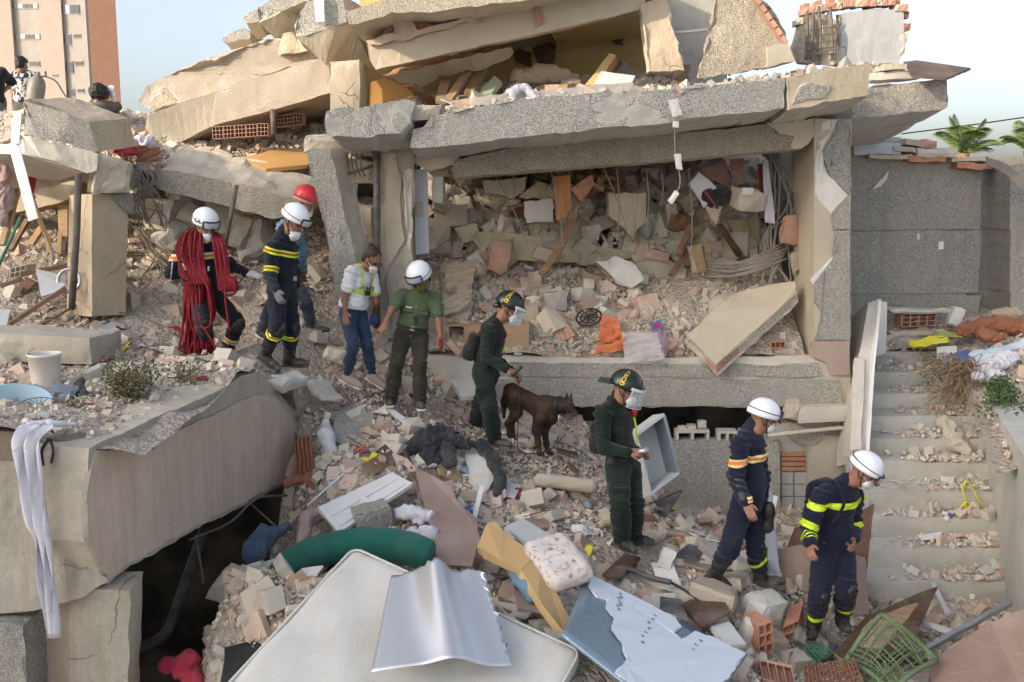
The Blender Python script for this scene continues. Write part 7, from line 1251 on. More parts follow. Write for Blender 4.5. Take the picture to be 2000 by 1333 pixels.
for k in range(14): stick('cable', [(255+r0.uniform(0, 40), 318, 12.3), (262+r0.uniform(0, 60), 350, 12.2), (258+r0.uniform(0, 60), 390, 12.3), (262+r0.uniform(0, 70), 420+r0.uniform(0, 40), 12.5)], r0.uniform(.005, .010), 'wire', 'tangled cable hanging behind the balcony column', 'cable', 5, group='tangled cables behind the column')
for k in range(12): stick('rebar', [(258+r0.uniform(0, 20), 440+r0.uniform(0, 40), 12.9), (290+r0.uniform(0, 50), 500, 12.8), (270+r0.uniform(0, 100), 545, 12.6)], .010, 'rust', 'dark bent rod in the gap behind the rope carrier', 'rod', 5, group='rods behind the rope carrier')
for k, c in enumerate([(300, 400), (340, 415), (390, 430), (280, 380), (420, 450), (330, 450), (460, 455), (370, 390), (310, 430), (500, 470), (440, 430)]): chunk3('concrete_lump', P(*c, 13.0), (.5, .5, .3), 'conc_grey' if k % 2 else 'conc_rough', 'dusty grey lump crushed under the aslant beam', 'lump', 900+k, rot(.2*k, .3, k), .035)['group'] = 'lumps under the aslant beam'
stick('prop', [(462, 362, 11.9), (440, 480, 11.9)], .026, 'rust', 'thin dark prop pole behind the rope carrier', 'prop', 8); plank('metal_strip', (34, 222, 11.0), (30, 282, 10.9), .09, .02, 'white_metal', 'short white metal strip on the balcony corner', 'strip', (0, 1, 0)); plank('metal_strip', (26, 280, 10.95), (66, 430, 10.7), .11, .02, 'white_metal', 'long white metal strip hanging off the balcony', 'strip', (0, 1, 0))
for k, (a, b, w_, m_) in enumerate([((35, 370, 11.6), (5, 480, 11.3), .07, 'wood_tan'), ((60, 380, 11.7), (105, 505, 11.4), .035, 'wood_tan'), ((55, 430, 12.4), (20, 490, 12.0), .06, 'wood'), ((128, 562, 11.2), (18, 634, 10.9), .10, 'wood'), ((130, 520, 11.9), (40, 535, 11.7), .09, 'wood'), ((0, 560, 11.6), (45, 545, 11.7), .10, 'wood'), ((82, 445, 12.9), (60, 480, 12.6), .08, 'wood_tan'), ((118, 455, 12.9), (115, 500, 12.7), .05, 'wood_tan')]): plank('timber', a, b, w_, .05, m_, ['upright pale lath leaning at the balcony', 'thin lath hanging by the white strip', 'short dark timber under the lintel', 'long reddish timber lying before the steel prop', 'flat timber left of the steel prop', 'dark timber end by the left rubble', 'tan lath leaning under the lintel', 'short tan post by the door jamb'][k], 'timber')
stick('pole', [(-5, 525, 11.2), (20, 470, 11.2), (40, 425, 11.2)], .018, 'greenpl', 'green pole leaning on the left rubble', 'pole', 7, sp=False); blob('garment', [(2, 340, 11.5, 6, 400, 11.4, .10, .12), (-8, 400, 11.4, 5, 430, 11.3, .12, .06)], 'pinkcloth', 'pale pink garment hanging at the balcony', 'garment', amp=.02, seed=36); blob('cloth', [(58, 345, 12.6, 58, 400, 12.6, .05, .05)], 'redcloth', 'red cloth hanging under the balcony', 'cloth', amp=.02, seed=37); board3('panel', [(70, 525, 11.6), (130, 540, 11.6), (125, 565, 11.4), (80, 580, 11.3)], .02, 'greywhite', 'white square panel by the steel prop', 'panel', seed=45)
V, Fc = tube([P(135, 548, 11.5)+.13*A(math.cos(a), .2*math.sin(a), math.sin(a)) for a in np.linspace(0, 2*math.pi, 21)], .02, 8, False); mk('wire_coil', V, Fc, M['steel'], label='silver wire coil beside the steel prop', cat='coil', smooth=True); hollow_brick('clay_block', P(18, 545, 11.7), P(48, 538, 11.7), A(0, .05, .12), A(.05, .15, 0), 3, 2, 'beige', 'dusty hollow block on the left rubble')
board3('board', [(640, 340, 12.6), (690, 335, 12.6), (694, 470, 12.6), (676, 470, 12.6)], .06, 'wood_tan', 'tan board behind the leaning pier', 'board', seed=46); cloth('cloth', [(688, 420, 12.4), (697, 430, 12.4), (695, 465, 12.3), (685, 468, 12.3)], 'redcloth', 'crimson cloth behind the leaning pier', 'cloth', amp=.02, seed=38, vert=True); chunk3('concrete_lump', P(710, 440, 12.6), (.3, .3, .6), 'cream', 'sunlit cream lump between pier and drain pipe', 'lump', 83, None, .03); chunk3('concrete_lump', P(705, 335, 12.3), (.4, .3, .3), 'conc_rough', 'rough lump with wires above the leaning pier', 'lump', 84, None, .03)
for k in range(6): stick('rebar', [(655+k*11, 285, 11.9), (660+k*9, 320, 11.85), (668+k*9, 345, 11.9)], .008, 'rust', 'short bare rebar hanging under the slab corner', 'rebar', 5, group='rebars under the slab corner')
stick('prop', [(655, 347, 11.8), (735, 322, 11.9)], .02, 'rust', 'steel bar crossing behind the drain pipe', 'bar', 7)
# ---------------------------------------------------------------- left platform
V, Fc = hexa(slab8(P(-80, 700, 10.25), P(178, 716, 10.05), A(.12, .55, .0), A(0, 0, .30)), .09, .012, .04, 85); mk('concrete_block', V, Fc, M['conc'], label='long worn concrete block behind the bucket', cat='block')
bu = thing('bucket', 'empty white plastic bucket standing on the dusty platform', 'bucket', P(91, 755, 9.5)); B0 = P(91, 755, 9.5); V, Fc = lathe([(.0005, .004), (.118, .004), (.122, .0), (.128, .02), (.150, .30), (.158, .302), (.158, .325), (.150, .327), (.147, .31), (.124, .02), (.0005, .015)], 28, B0); mk('bucket_shell', V, Fc, M['bucket'], bu, smooth=True); V, Fc = tube([B0+A(.16*math.cos(a), -.03-.05*math.sin(a), .30-.09*math.sin(a)) for a in np.linspace(math.pi*.98, math.pi*1.3, 8)], .005, 5); mk('handle', V, Fc, M['wire'], bu)
tb_ = thing('plastic_tub', 'broken light blue plastic tub lying at the platform edge', 'tub', P(35, 815, 8.2)); x, y, z = frame(A(.12, -.30, .9)); V, Fc = lathe([(.0005, 0), (.24, 0), (.27, .08), (.275, .085), (.29, .15), (.295, .155), (.31, .21), (.335, .215), (.335, .225), (.305, .225), (.25, .03), (.0005, .015)], 32, P(22, 818, 8.0)-z*.08, np.stack([x, y, z], 1)); mk('tub_shell', V, Fc, M['tub'], tb_, smooth=True)
fg = thing('fan_grille', 'crushed wire fan grille lying in the tub', 'grille', P(80, 800, 8.0)); x, y, z = frame(A(.2, -.6, .75)); fc = P(75, 796, 7.95)
for k in range(22): t = k*2*math.pi/22; V, Fc = tube([fc+.03*(math.cos(t)*x+math.sin(t)*y), fc+.17*(math.cos(t)*x+.6*math.sin(t)*y)], .003, 4); mk('wire', V, Fc, M['rust'], fg)
V, Fc = tube([fc+.17*(math.cos(t)*x+.6*math.sin(t)*y) for t in np.linspace(0, 2*math.pi, 25)], .004, 5, False); mk('ring', V, Fc, M['rust'], fg)
chunk3('broken_bowl', P(125, 770, 8.6), (.22, .2, .16), 'bluegrey', 'dusty grey bowl piece beside the tub', 'bowl', 86, rot(.3, .2, 0)); blob('cloth', [(158, 745, 8.8, 165, 785, 8.5, .035, .045)], 'blackcloth', 'small black garment standing by the tub', 'garment', amp=.01, seed=39)
# long cloth hanging down the end wall
nv, nu = 60, 14; spine = spline([P(80, 830, 6.75), P(62, 845, 6.66), P(58, 900, 6.61), P(72, 980, 6.58), P(86, 1060, 6.57), P(96, 1130, 6.57), P(106, 1240, 6.56)], 10); sp_i = np.linspace(0, len(spine)-1, nv); Sp = np.stack([np.interp(sp_i, np.arange(len(spine)), spine[:, k]) for k in range(3)], 1); wd = np.interp(np.linspace(0, 1, nv), [0, .08, .2, .45, .6, .62, .8, 1], [.10, .13, .10, .085, .075, .05, .055, .04]); Gc = np.zeros((nu, nv, 3))
for i in range(nu):
    s_ = i/(nu-1)*2-1
    for j in range(nv): Gc[i, j] = Sp[j]+A(s_*wd[j]+.012*math.sin(j*.35+i), -.028*math.sin(s_*7+j*.06)-.012*math.sin(s_*13+j*.15)-.02, .01*math.sin(j*.5))
V, Fc = sheet(Gc, .004); mk('white_cloth', V, Fc, M['whitecloth'], smooth=True, label='long white cloth hanging down the concrete end wall', cat='cloth'); blob('cloth', [(60, 832, 6.8, 100, 828, 6.85, .03, .03), (100, 828, 6.8, 145, 828, 6.9, .02, .012)], 'whitecloth', 'white cloth bunched on the platform corner', 'cloth', amp=.01, seed=40, h=.01); V, Fc = lathe([(.0005, 0), (.03, .0), (.032, .1), (.015, .14), (.012, .17), (.0005, .17)], 12, P(48, 826, 7.0), rot(1.3, 0, .6)); mk('water_bottle', V, Fc, M['plasticbag'], label='crushed clear bottle beside the bunched cloth', cat='bottle', smooth=True)
blob('cloth', [(392, 745, 9.0, 425, 742, 9.15, .04, .06), (405, 750, 9.0, 412, 775, 8.85, .05, .03)], 'maroon', 'maroon cloth lying on the cellar beam edge', 'cloth', amp=.02, seed=41)
stick('rope_end', [(95, 858, 6.7), (82, 880, 6.68), (84, 910, 6.68)], .012, 'black', 'black frayed strap hanging by the white cloth', 'strap', 6); stick('rope_end', [(98, 858, 6.7), (104, 880, 6.68), (100, 905, 6.68)], .010, 'black', 'second black strap beside the frayed one', 'strap', 6)
# ---------------------------------------------------------------- plants
def leaf_mat(name, c1, c2):
    n = NT(name); r_ = n.attr('Col'); c = n.mix(n.sep(r_, 0), c1, c2); n.b.inputs['Transmission Weight'].default_value = 0; return n.fin(c, .55, None, spec=.35)
M['leaf'] = leaf_mat('green_leaf', (.030, .065, .018), (.10, .16, .05)); M['leafd'] = leaf_mat('dull_leaf', (.05, .075, .03), (.16, .17, .08)); M['palm'] = leaf_mat('palm_leaf', (.035, .07, .018), (.16, .21, .05)); M['dry'] = leaf_mat('dry_twig', (.17, .11, .06), (.36, .27, .17)); M['flower'] = plain('red_flower', (.50, .03, .03), .6, dust=0)
def leaves(name, C, size, mat, parent, seed, asp=2.0, kind=None):
    r = rng(seed); n = len(C); d = r.normal(size=(n, 3)); d /= np.linalg.norm(d, axis=1, keepdims=True); u = np.cross(d, r.normal(size=(n, 3))); u /= np.linalg.norm(u, axis=1, keepdims=True); s = size*r.uniform(.6, 1.3, (n, 1)); w_ = np.cross(d, u)
    V = np.stack([C-d*s, C+u*s/asp+w_*s*.12, C+d*s, C-u*s/asp+w_*s*.12], 1).reshape(-1, 3); Fc = np.arange(4*n).reshape(n, 4); o = mk(name, V, Fc, M[mat], parent, kind=kind); a = o.data.color_attributes.new('Col', 'FLOAT_COLOR', 'POINT'); c = np.repeat(r.uniform(0, 1, n), 4); a.data.foreach_set('color', np.stack([c, c, c, np.ones_like(c)], 1).astype(np.float32).ravel()); return o
def shrub(name, label, base, stems, n, size, mat, seed, flowers=0, spread=.06):
    t = thing(name, label, 'shrub', base); r = rng(seed); C = []; ends = []
    for k, e in enumerate(stems):
        p = spline([base+r.normal(0, .02, 3), (base+e)/2+r.normal(0, .05, 3), e], 8); V, Fc = tube(p, np.linspace(.008, .003, len(p)), 5); mk('stem', V, Fc, M['wood'], t); ends.append(p[-1])
        for q in p[3:]: C += [q+r.normal(0, spread, 3) for _ in range(n//len(stems)//(len(p)-3))]
    leaves('foliage', np.array(C), size, mat, t, seed, kind='stuff')
    for k in range(flowers): V, Fc = lathe([(.0005, .012), (.014, .008), (.016, 0), (.0005, -.01)], 7, np.array(C)[r.integers(len(C))]); mk('flower', V, Fc, M['flower'], t)
    return t
r0 = rng(55)
shrub('flowering_shrub', 'leafy green shrub with red flowers on the cellar beam', P(245, 775, 8.3), [P(205+r0.uniform(0, 95), 688+r0.uniform(0, 75), 8.25+r0.uniform(-.2, .4)) for _ in range(22)], 1900, .016, 'leafd', 1, 12, .045); shrub('flowering_shrub', 'thin green shrub in front of the hanging rope', P(370, 765, 9.0), [P(325+r0.uniform(0, 75), 690+r0.uniform(0, 55), 9.0+r0.uniform(-.2, .3)) for _ in range(14)], 700, .015, 'leafd', 2, 4, .05); shrub('small_weed', 'low green weeds by the tub', P(155, 800, 7.9), [P(130+r0.uniform(0, 60), 785+r0.uniform(0, 25), 7.9) for _ in range(10)], 300, .012, 'leafd', 3, 0, .03)
vb = P(1950, 745, 12.0); shrub('vine', 'dark green vine hanging over the stair wall', vb, [P(1918+r0.uniform(0, 75), 770+r0.uniform(0, 75), 11.3-r0.uniform(0, .9)) for _ in range(16)]+[P(1955+r0.uniform(0, 30), 830+r0.uniform(0, 55), 10.9) for _ in range(6)], 2200, .030, 'leaf', 4, 0, .06)
db = thing('dry_bush', 'brown dry brush tumbling over the upper stairs', 'bush', P(1860, 800, 12.0))
for k in range(90): a = P(1890+r0.uniform(-20, 20), 715+r0.uniform(-10, 15), 12.3); b = P(1800+r0.uniform(0, 110), 700+r0.uniform(0, 130), 11.9+r0.uniform(-.3, .4)); V, Fc = tube(spline([a, (a+b)/2+r0.normal(0, .10, 3)+A(0, 0, .08), b], 4), .0045, 4); mk('twig', V, Fc, M['wood'] if k % 3 else M['wood_tan'], db)
Cq = np.array([P(1795+r0.beta(2, 1.6)*110, 700+r0.uniform(0, 1)**1.2*120, 12.0+r0.uniform(-.3, .4)) for _ in range(900)]); leaves('dry_leaves', Cq, .020, 'dry', db, 5, 3, 'stuff'); Cq = np.array([P(1795+r0.uniform(0, 75), 690+r0.uniform(0, 65), 12.3+r0.uniform(-.3, .3)) for _ in range(420)]); leaves('green_leaves', Cq, .018, 'leafd', db, 6, 2, 'stuff')
def palm(px, py, Y, L, seed, label, nf=11):
    c = P(px, py, Y); t = thing('palm_tree', label, 'tree', A(c[0], c[1], -1.3)); V, Fc = tube([A(c[0], c[1], -1.3), A(c[0]+.1, c[1], c[2]*.5), c], [.22, .17, .14], 10); mk('trunk', V, Fc, M['wood'], t, smooth=True); r = rng(seed)
    for k in range(nf):
        az = 2*math.pi*k/nf+r.uniform(-.2, .2); el = r.uniform(.55, 1.35); d = A(math.cos(az), math.sin(az)*.8, 0); rib = [c+d*L*s_*math.cos(el)*(1-.15*s_)+A(0, 0, L*(math.sin(el)*s_-.62*s_*s_*math.cos(el*.8))) for s_ in np.linspace(0, 1, 12)]; V, Fc = tube(rib, np.linspace(.04, .01, 12), 5); f = mk('frond', V, Fc, M['wicker_g'], t); Vv, Ff = [], []
        for i in range(1, 12):
            for jj in range(2):
                p = rib[i-1]+(rib[i]-rib[i-1])*jj*.5; tg = unit(rib[i]-rib[i-1]); sd = unit(np.cross(tg, A(0, 0, 1))); ln = L*.36*math.sin(math.pi*min(1, (i/12)*.85+.15))
                for s_ in (-1, 1):
                    e = p+(sd*s_*.75+tg*.6+A(0, 0, -.35))*ln; m_ = (p+e)/2+A(0, 0, .05*L*.3); w_ = tg*.010*L; b = len(Vv); Vv += [p-w_, p+w_, m_+w_*1.1, e, m_-w_*1.1]; Ff += [(b, b+1, b+2, b+3, b+4)]
        o = mk('leaflets', Vv, Ff, M['palm'], f); a = o.data.color_attributes.new('Col', 'FLOAT_COLOR', 'POINT'); cv = np.repeat(r.uniform(0, 1, len(Vv)//5), 5); a.data.foreach_set('color', np.stack([cv, cv, cv, np.ones_like(cv)], 1).astype(np.float32).ravel())
palm(1882, 300, 26, 1.5, 3, 'bright green palm behind the grey wall'); palm(2010, 292, 27, 1.3, 5, 'palm at the far end behind the grey wall, partly cut off')
for k, (y0, y1) in enumerate([(240, 218), (285, 262)]): stick('power_line', [(1760, y0+22, 30), (1900, y0+4, 30), (2080, y1, 30)], .02, 'black', 'thin power line crossing the sky by the palm', 'power line', 4, group='power lines by the palm')
for k in range(7): stick('cable', [(1925, 308+k*2, 13.6), (1965, 322+k*3, 13.5), (2000, 350+k*4, 13.4), (2040, 380+k*3, 13.3)], .012, 'wire', 'thick grey cable draped off the roof of the grey wall', 'cable', 6, group='cables draped off the roof')
# timbers, panels and wires strewn about
r0 = rng(88); ST = [('wood', 'brown'), ('wood_tan', 'tan'), ('wood_dark', 'dark'), ('whitepaint', 'white painted'), ('pinkboard', 'reddish'), ('greywhite', 'pale grey')]
for k in range(96):
    if k % 3: x, y, h_, tx = r0.uniform(-1.9, 4.0), r0.uniform(7.4, 11.4), hA, 'on the slope'
    else: x, y, h_, tx = r0.uniform(-6.0, -2.4), r0.uniform(10.3, 13.2), hH, 'around the rope carrier'
    if (h_ is hA and x < wall_x(min(y, 10.8))+.35) or min(np.hypot(x-P(*f)[0], y-P(*f)[1]) for f in FEET) < .35 or not outside(np.array([x]), np.array([y]))[0]: continue
    z = float(h_(np.array([x]), np.array([y]))[0]); nr = normals(h_, np.array([x]), np.array([y])); B = rotations(rng(k), 1, .16, nr)[0]; m_, cn = ST[r0.integers(6)]; c = A(x, y, z+.06)
    if k % 4 == 3: q = [c+B @ A(t, .04*math.sin(t*9+k), .03+.05*math.cos(t*7)) for t in np.linspace(-.3, .3, 9)*r0.uniform(.6, 1.5)]; V, Fc = tube(q, .006, 5); mk('wire', V, Fc, M['rust'], label='thin bent wire sticking out of the rubble '+tx, cat='wire', group='wires '+tx); continue
    L, w_, t_ = (r0.uniform(.3, .8), r0.uniform(.03, .09), r0.uniform(.015, .04)) if k % 2 else (r0.uniform(.2, .42), r0.uniform(.14, .3), .015)
    V, Fc = hexa([c+B @ A(a*L/2*r0.uniform(.85, 1), b*w_/2*r0.uniform(.8, 1), d*t_/2) for d in (-1, 1) for a, b in ((-1, -1), (1, -1), (1, 1), (-1, 1))], .1, .003, .004, k); nm = 'timber' if k % 2 else 'panel_scrap'
    mk(nm, V, Fc, M[m_], label=cn+(' broken timber lying ' if k % 2 else ' broken panel scrap lying ')+tx, cat=nm.split('_')[0], group=cn+(' timbers ' if k % 2 else ' panel scraps ')+tx)
# small litter colours
r0 = rng(66); LIT = [('paper', 'scrap of white paper'), ('tub', 'pale blue plastic scrap'), ('redcloth', 'red plastic scrap'), ('greenpl', 'green plastic scrap'), ('bluepl', 'blue plastic scrap'), ('yellowpl', 'yellow plastic scrap'), ('whitecloth', 'white cloth scrap'), ('foam', 'tan cardboard scrap')]
for k in range(130):
    if k < 70: x, y = r0.uniform(-2.0, 4.2), r0.uniform(7.2, 11.6); h_, tx = hA, 'on the slope'
    elif k < 110: x, y = r0.uniform(-6.0, -2.3), r0.uniform(9.8, 13.2); h_, tx = hH, 'around the rope carrier'
    else: x, y = r0.uniform(4.6, 6.5), r0.uniform(12.6, 14); h_, tx = hC, 'on the landing'
    if h_ is hA and x < wall_x(min(y, 10.3))+.3: continue
    m_, lab = LIT[[0, 0, 6, 6, 1, 7, 2, 3, 4, 5, 0, 6][r0.integers(12)]]; z = float(h_(np.array([x]), np.array([y]))[0])+.05; s_ = r0.uniform(.04, .11); n_ = 6; Gd = bilerp([A(-s_, -s_*.6, 0), A(s_, -s_*.5, 0), A(s_*.9, s_*.6, 0), A(-s_*.8, s_*.5, 0)], n_, n_); Gd[..., 2] += fbm(Gd.reshape(-1, 3)+k, 16, k).reshape(n_, n_)*.025
    V, Fc = sheet(Gd, .003); V = V @ rot(r0.normal(.3, .3), r0.normal(0, .3), r0.uniform(0, 6)).T+A(x, y, z); mk('litter_scrap', V, Fc, M[m_], label=lab+' lying in the rubble '+tx, cat='scrap', group='litter '+tx, smooth=True)
# ---------------------------------------------------------------- the people
def near(c, r): return lambda V: ((V-c)**2).sum(1) < r*r
def limb(a, b, r):
    ba = b-a
    def f(V):
        t = np.clip(((V-a) @ ba)/(ba @ ba), -.2, 1.2); return np.linalg.norm(V-(a+t[:, None]*ba), axis=1) < r
    return f
def front_point(pn, a, b, fr=.5): return pn.j[a]+(pn.j[b]-pn.j[a])*fr
def jacket(pn, mat, g=.022, upto=1.93, seed=1, collar=True, hem=.10, amp=.010):
    def build(S):
        pn.torso(S, g, False); B = np.stack([pn.latb, pn.fwd, pn.up], 1); S.ell(pn.j['pel']+pn.up*.05, B, A(.152+g, .115+g, .13), .05); pn.arms(S, g*.85, upto)
        if collar: S.cone(pn.j['neck']-pn.up*.02, pn.j['neck']+unit(pn.hc-pn.j['neck'])*.045, .075, .072, .02)
    return pn.garment('jacket', mat, build, .012, amp, ('eL', 'eR', 'sL', 'sR'), seed, .012, cut=[(pn.j['pel']-pn.up*(hem-.06), -pn.up)])
def trousers(pn, mat, g=.018, cuff=.74, flare=0, seed=2, amp=.010, name='trousers'):
    def build(S):
        B = np.stack([pn.latb, pn.fwd, pn.up], 1); S.ell(pn.j['pel']-pn.up*.0, B, A(.148+g*.6, .112+g*.6, .15), .05); pn.legs(S, g, cuff, flare)
    return pn.garment(name, mat, build, .012, amp, ('kL', 'kR', 'aL', 'aR'), seed, .010, cut=[(pn.j['pel']+pn.up*.11, pn.up)], sc=(8, 8, 12))
def belt(pn, V, Q, mat='black', buckle=True, d=.085, hw=.022, r=.32):
    o = bands(pn.t, 'belt', V, Q, pn.j['pel']+pn.up*d, pn.up, hw, [M[mat]], near(pn.j['pel']+pn.up*d, r), .010)
    if buckle and o:
        V2, F2 = box(pn.j['pel']+pn.up*d+pn.fwd*(.150), .05, .02, .045, np.stack([pn.latb, pn.fwd, pn.up], 1)); mk('buckle', V2, F2, M['steel'], o)
def pads(pn, knees='LR', elbows=''):
    for sd in knees:
        k = pn.j['k'+sd]; d = unit(pn.j['a'+sd]-k); f = unit(pn.fwd-(pn.fwd @ d)*d); S = Sdf(.02); S.ell(k+f*.045+d*.02, np.stack([np.cross(f, d), f, d], 1), A(.076, .052, .110)); V, Q = S.mesh(.010); mk('knee_pad', V, Q, M['pad'], pn.t, smooth=True)
    for sd in elbows:
        e = pn.j['e'+sd]; d = unit(pn.j['w'+sd]-e); S = Sdf(.03); S.cone(e-d*.05, e+d*.06, .070, .060).cone(e+d*.10, pn.j['w'+sd]-d*.02, .056, .050); V, Q = S.mesh(.010); V = wrinkle(V, Q, .003, 3); mk('elbow_pad', V, Q, M['pad'], pn.t, smooth=True)
def lettered(pn, txt, size, az0, el0, r=1.03, mat='lettering', vert=True, side=-1):
    V, Fc = letters(txt, size); c = pn.hcen; out = []
    for x, y, z in V:
        if vert: el = el0-x/.118; az = az0+y/.13
        else: el = el0+y/.118; az = az0+x/.13*(-side)
        out.append(pn.hp(c[0]+.142*r*math.cos(el)*math.cos(az), c[1]+.124*r*math.cos(el)*math.sin(az), c[2]+.128*r*math.sin(el)))
    mk('lettering', np.array(out), Fc, M[mat], pn.hm)
NAVY3 = ['tapes', 'tapeo']; YR = ['tapey', 'tapered']; YY = ['tapey']
tm = lambda l: [M[q] for q in l]
CAST = {}
# rope carrier
pn = Person('person', 'firefighter in navy uniform and white helmet carrying a coiled red rope', 11.0, dict(head=(401, 441, -.10), neck=(395, 476, 0), sL=(356, 486, -.10), sR=(428, 488, .08), eL=(332, 535, -1), wL=(386, 541, -1), eR=(453, 520, 1), wR=(481, 534, -1),
    pel=(398, 562, .02), hL=(387, 571, -.05), hR=(413, 571, .05), kL=(398, 633, -1), aL=(407, 684, 1), tL=(420, 700, -.1), kR=(464, 631, -1), aR=(441, 688, 1), tR=(455, 704, -.12)), -52, -48, -22, hs=1.14)
pn.hdL = A(.7, -.5, .5); pn.hdR = A(1, -.2, -.15)
pn.body(('grip', 'flat'), (-.1, -.8, .6), (.1, -.6, .8), (1, 1), gloves=('glovew', 'glovew')); V, Q = jacket(pn, 'navy2', seed=11)
bands(pn.t, 'reflective_stripe', V, Q, P(390, 499, 11), pn.up+A(-.05, 0, 0), .036, tm(NAVY3)); 
bands(pn.t, 'sleeve_stripe', V, Q, pn.j['eL']+(pn.j['wL']-pn.j['eL'])*.05, pn.j['wL']-pn.j['eL'], .006, [M['bluewhite']], near(pn.j['eL'], .16))
bands(pn.t, 'sleeve_stripe', V, Q, pn.j['eR']+(pn.j['wR']-pn.j['eR'])*.05, pn.j['wR']-pn.j['eR'], .006, [M['bluewhite']], near(pn.j['eR'], .16))
V, Q = trousers(pn, 'navy2', seed=12); bands(pn.t, 'reflective_stripe', V, Q, front_point(pn, 'kR', 'aR', .55), pn.j['aR']-pn.j['kR'], .032, tm(NAVY3), limb(pn.j['kR'], pn.j['aR'], .12)); belt(pn, V, Q)
pn.boots(); pads(pn); pn.helmet(lamp=True); pn.mask(drop=.03); lettered(pn, 'CA', .05, -1.15, .18, 1.03, 'black', False, -1)
V, Fc = box(pn.j['neck']-pn.up*.26+pn.fwd*.16, .018, .012, .05); mk('whistle', V, Fc, M['whitepaint'], pn.t); CAST['rope'] = pn
# second firefighter
pn = Person('person', 'firefighter in navy uniform with knee stripes wearing grey gloves beside the rope carrier', 10.5, dict(head=(574, 433, -.05), neck=(553, 455, 0), sL=(532, 484, -.17), sR=(566, 480, .15), eL=(527, 537, -1), wL=(540, 570, -1), eR=(575, 535, 1), wR=(580, 570, 1),
    pel=(551, 558, 0), hL=(541, 567, -.1), hR=(562, 567, .1), kL=(542, 640, -1), aL=(517, 692, 1), tL=(540, 723, -.06), kR=(569, 640, -1), aR=(564, 700, 1), tR=(600, 715, -.02)), -18, -18, -30, hs=1.12)
pn.body(('relaxed', 'relaxed'), (-.3, -1, 0), (0, 1, 0), (1, -1), gloves=('gloveg', 'gloveg')); V, Q = jacket(pn, 'navy2', seed=21)
bands(pn.t, 'reflective_stripe', V, Q, P(545, 489, 10.5), pn.up+A(.25, 0, 0), .030, tm(YR)); bands(pn.t, 'reflective_stripe', V, Q, front_point(pn, 'sL', 'eL', .80), pn.j['eL']-pn.j['sL'], .030, tm(YR), limb(pn.j['sL'], pn.j['eL'], .105))
V, Q = trousers(pn, 'navy2', seed=22)
for sd in 'LR': bands(pn.t, 'reflective_stripe', V, Q, front_point(pn, 'k'+sd, 'a'+sd, .22), pn.j['a'+sd]-pn.j['k'+sd], .028, tm(YR), limb(pn.j['k'+sd], pn.j['a'+sd], .11))
belt(pn, V, Q); pn.boots(); pads(pn, 'LR', ''); pn.helmet(); pn.mask(drop=.045)
V, Fc = tube([pn.j['wL']+unit(pn.j['wL']-pn.j['eL'])*t for t in (-.012, .014)], .040, 12); mk('glove_cuff', V, Fc, M['tapeo'], pn.t)
pn_b = pn
# red helmet man
pn = Person('person', 'man in light blue shirt, jeans and red helmet behind the firefighters', 11.7, dict(head=(597, 392, -.03), neck=(573, 424, 0), sL=(553, 442, -.15), sR=(582, 440, .15), eL=(551, 488, -1), wL=(570, 520, -1), eR=(590, 490, 1), wR=(592, 530, 1),
    pel=(560, 535, 0), hL=(551, 545, -.1), hR=(570, 545, .1), kL=(530, 600, -1), aL=(511, 644, 1), tL=(518, 660, -.05), kR=(597, 592, -1), aR=(609, 638, 1), tR=(630, 650, -.03)), -15, -15, -20, hs=1.05)
pn.body(); V, Q = jacket(pn, 'lblue', .016, 1.9, 31, hem=.12); V, Q = trousers(pn, 'jeans2', .012, .95, 0, 32); pn.boots('boot', low=True); pn.helmet('helmred', goggles=False, strap=False, brim=.22)
V, Fc = tube([pn.hp(-.01+.115*math.cos(a), .10*math.sin(a), .012) for a in np.linspace(0, 2*math.pi, 25)], .018, 6, False, 1.6); mk('headcloth', V, Fc, M['sneaker'], pn.t, smooth=True)
# woman
pn = Person('person', 'woman in white tee, yellow reflective harness and jeans looking down', 11.1, dict(head=(727, 508, -.06), neck=(706, 521, 0), sL=(686, 531, -.15), sR=(727, 539, .12), eL=(673, 586, -1), wL=(674, 613, -1), eR=(735, 592, 1), wR=(730, 616, 1),
    pel=(688, 606, 0), hL=(678, 614, -.08), hR=(702, 612, .08), kL=(690, 677, -1), aL=(678, 733, 1), tL=(701, 757, -.08), kR=(717, 676, -1), aR=(727, 731, 1), tR=(748, 757, -.08)), -28, -28, -38, .95, 'skin2', hs=1.02)
pn.body(('relaxed', 'relaxed'), (-.2, -1, 0), (0, 1, 0), (1, -1), hair='hairbrown')
S = Sdf(.02); S.ell(pn.hp(-.105, 0, .10), pn.H, A(.04, .04, .04)); V, Q = S.mesh(.008); mk('hair_bun', wrinkle(V, Q, .004, 3), Q, M['hairbrown'], pn.t, smooth=True)
def tee(S, g=.024, sl=.55):
    pn.torso(S, g, False); B = np.stack([pn.latb, pn.fwd, pn.up], 1); S.ell(pn.j['pel']+pn.up*.05, B, A(.165+g, .125+g, .14), .05)
    for sd in 'LR': S.cone(pn.j['s'+sd]-pn.up*.01, pn.j['s'+sd]+(pn.j['e'+sd]-pn.j['s'+sd])*sl, .064, .074, .03)
V, Q = pn.garment('shirt', 'tee', tee, .012, .007, ('eL', 'sL'), 41, cut=[(pn.j['pel']+pn.up*.03, -pn.up)])
B0 = pn.j['neck']; lat, upv, fw_ = pn.latb, pn.up, pn.fwd
hz = bands(pn.t, 'harness', V, Q, B0-upv*.27, upv, .016, [M['tapey']], near(B0-upv*.25, .24), .010)
for sd in (-1, 1): bands(pn.t, 'harness', V, Q, B0+lat*.085*sd, lat, .017, tm(['tapey', 'steel']), lambda V: ((V-B0) @ upv > -.29) & (np.abs((V-B0) @ lat) < .2) & ((V-B0) @ upv < .12), .010)
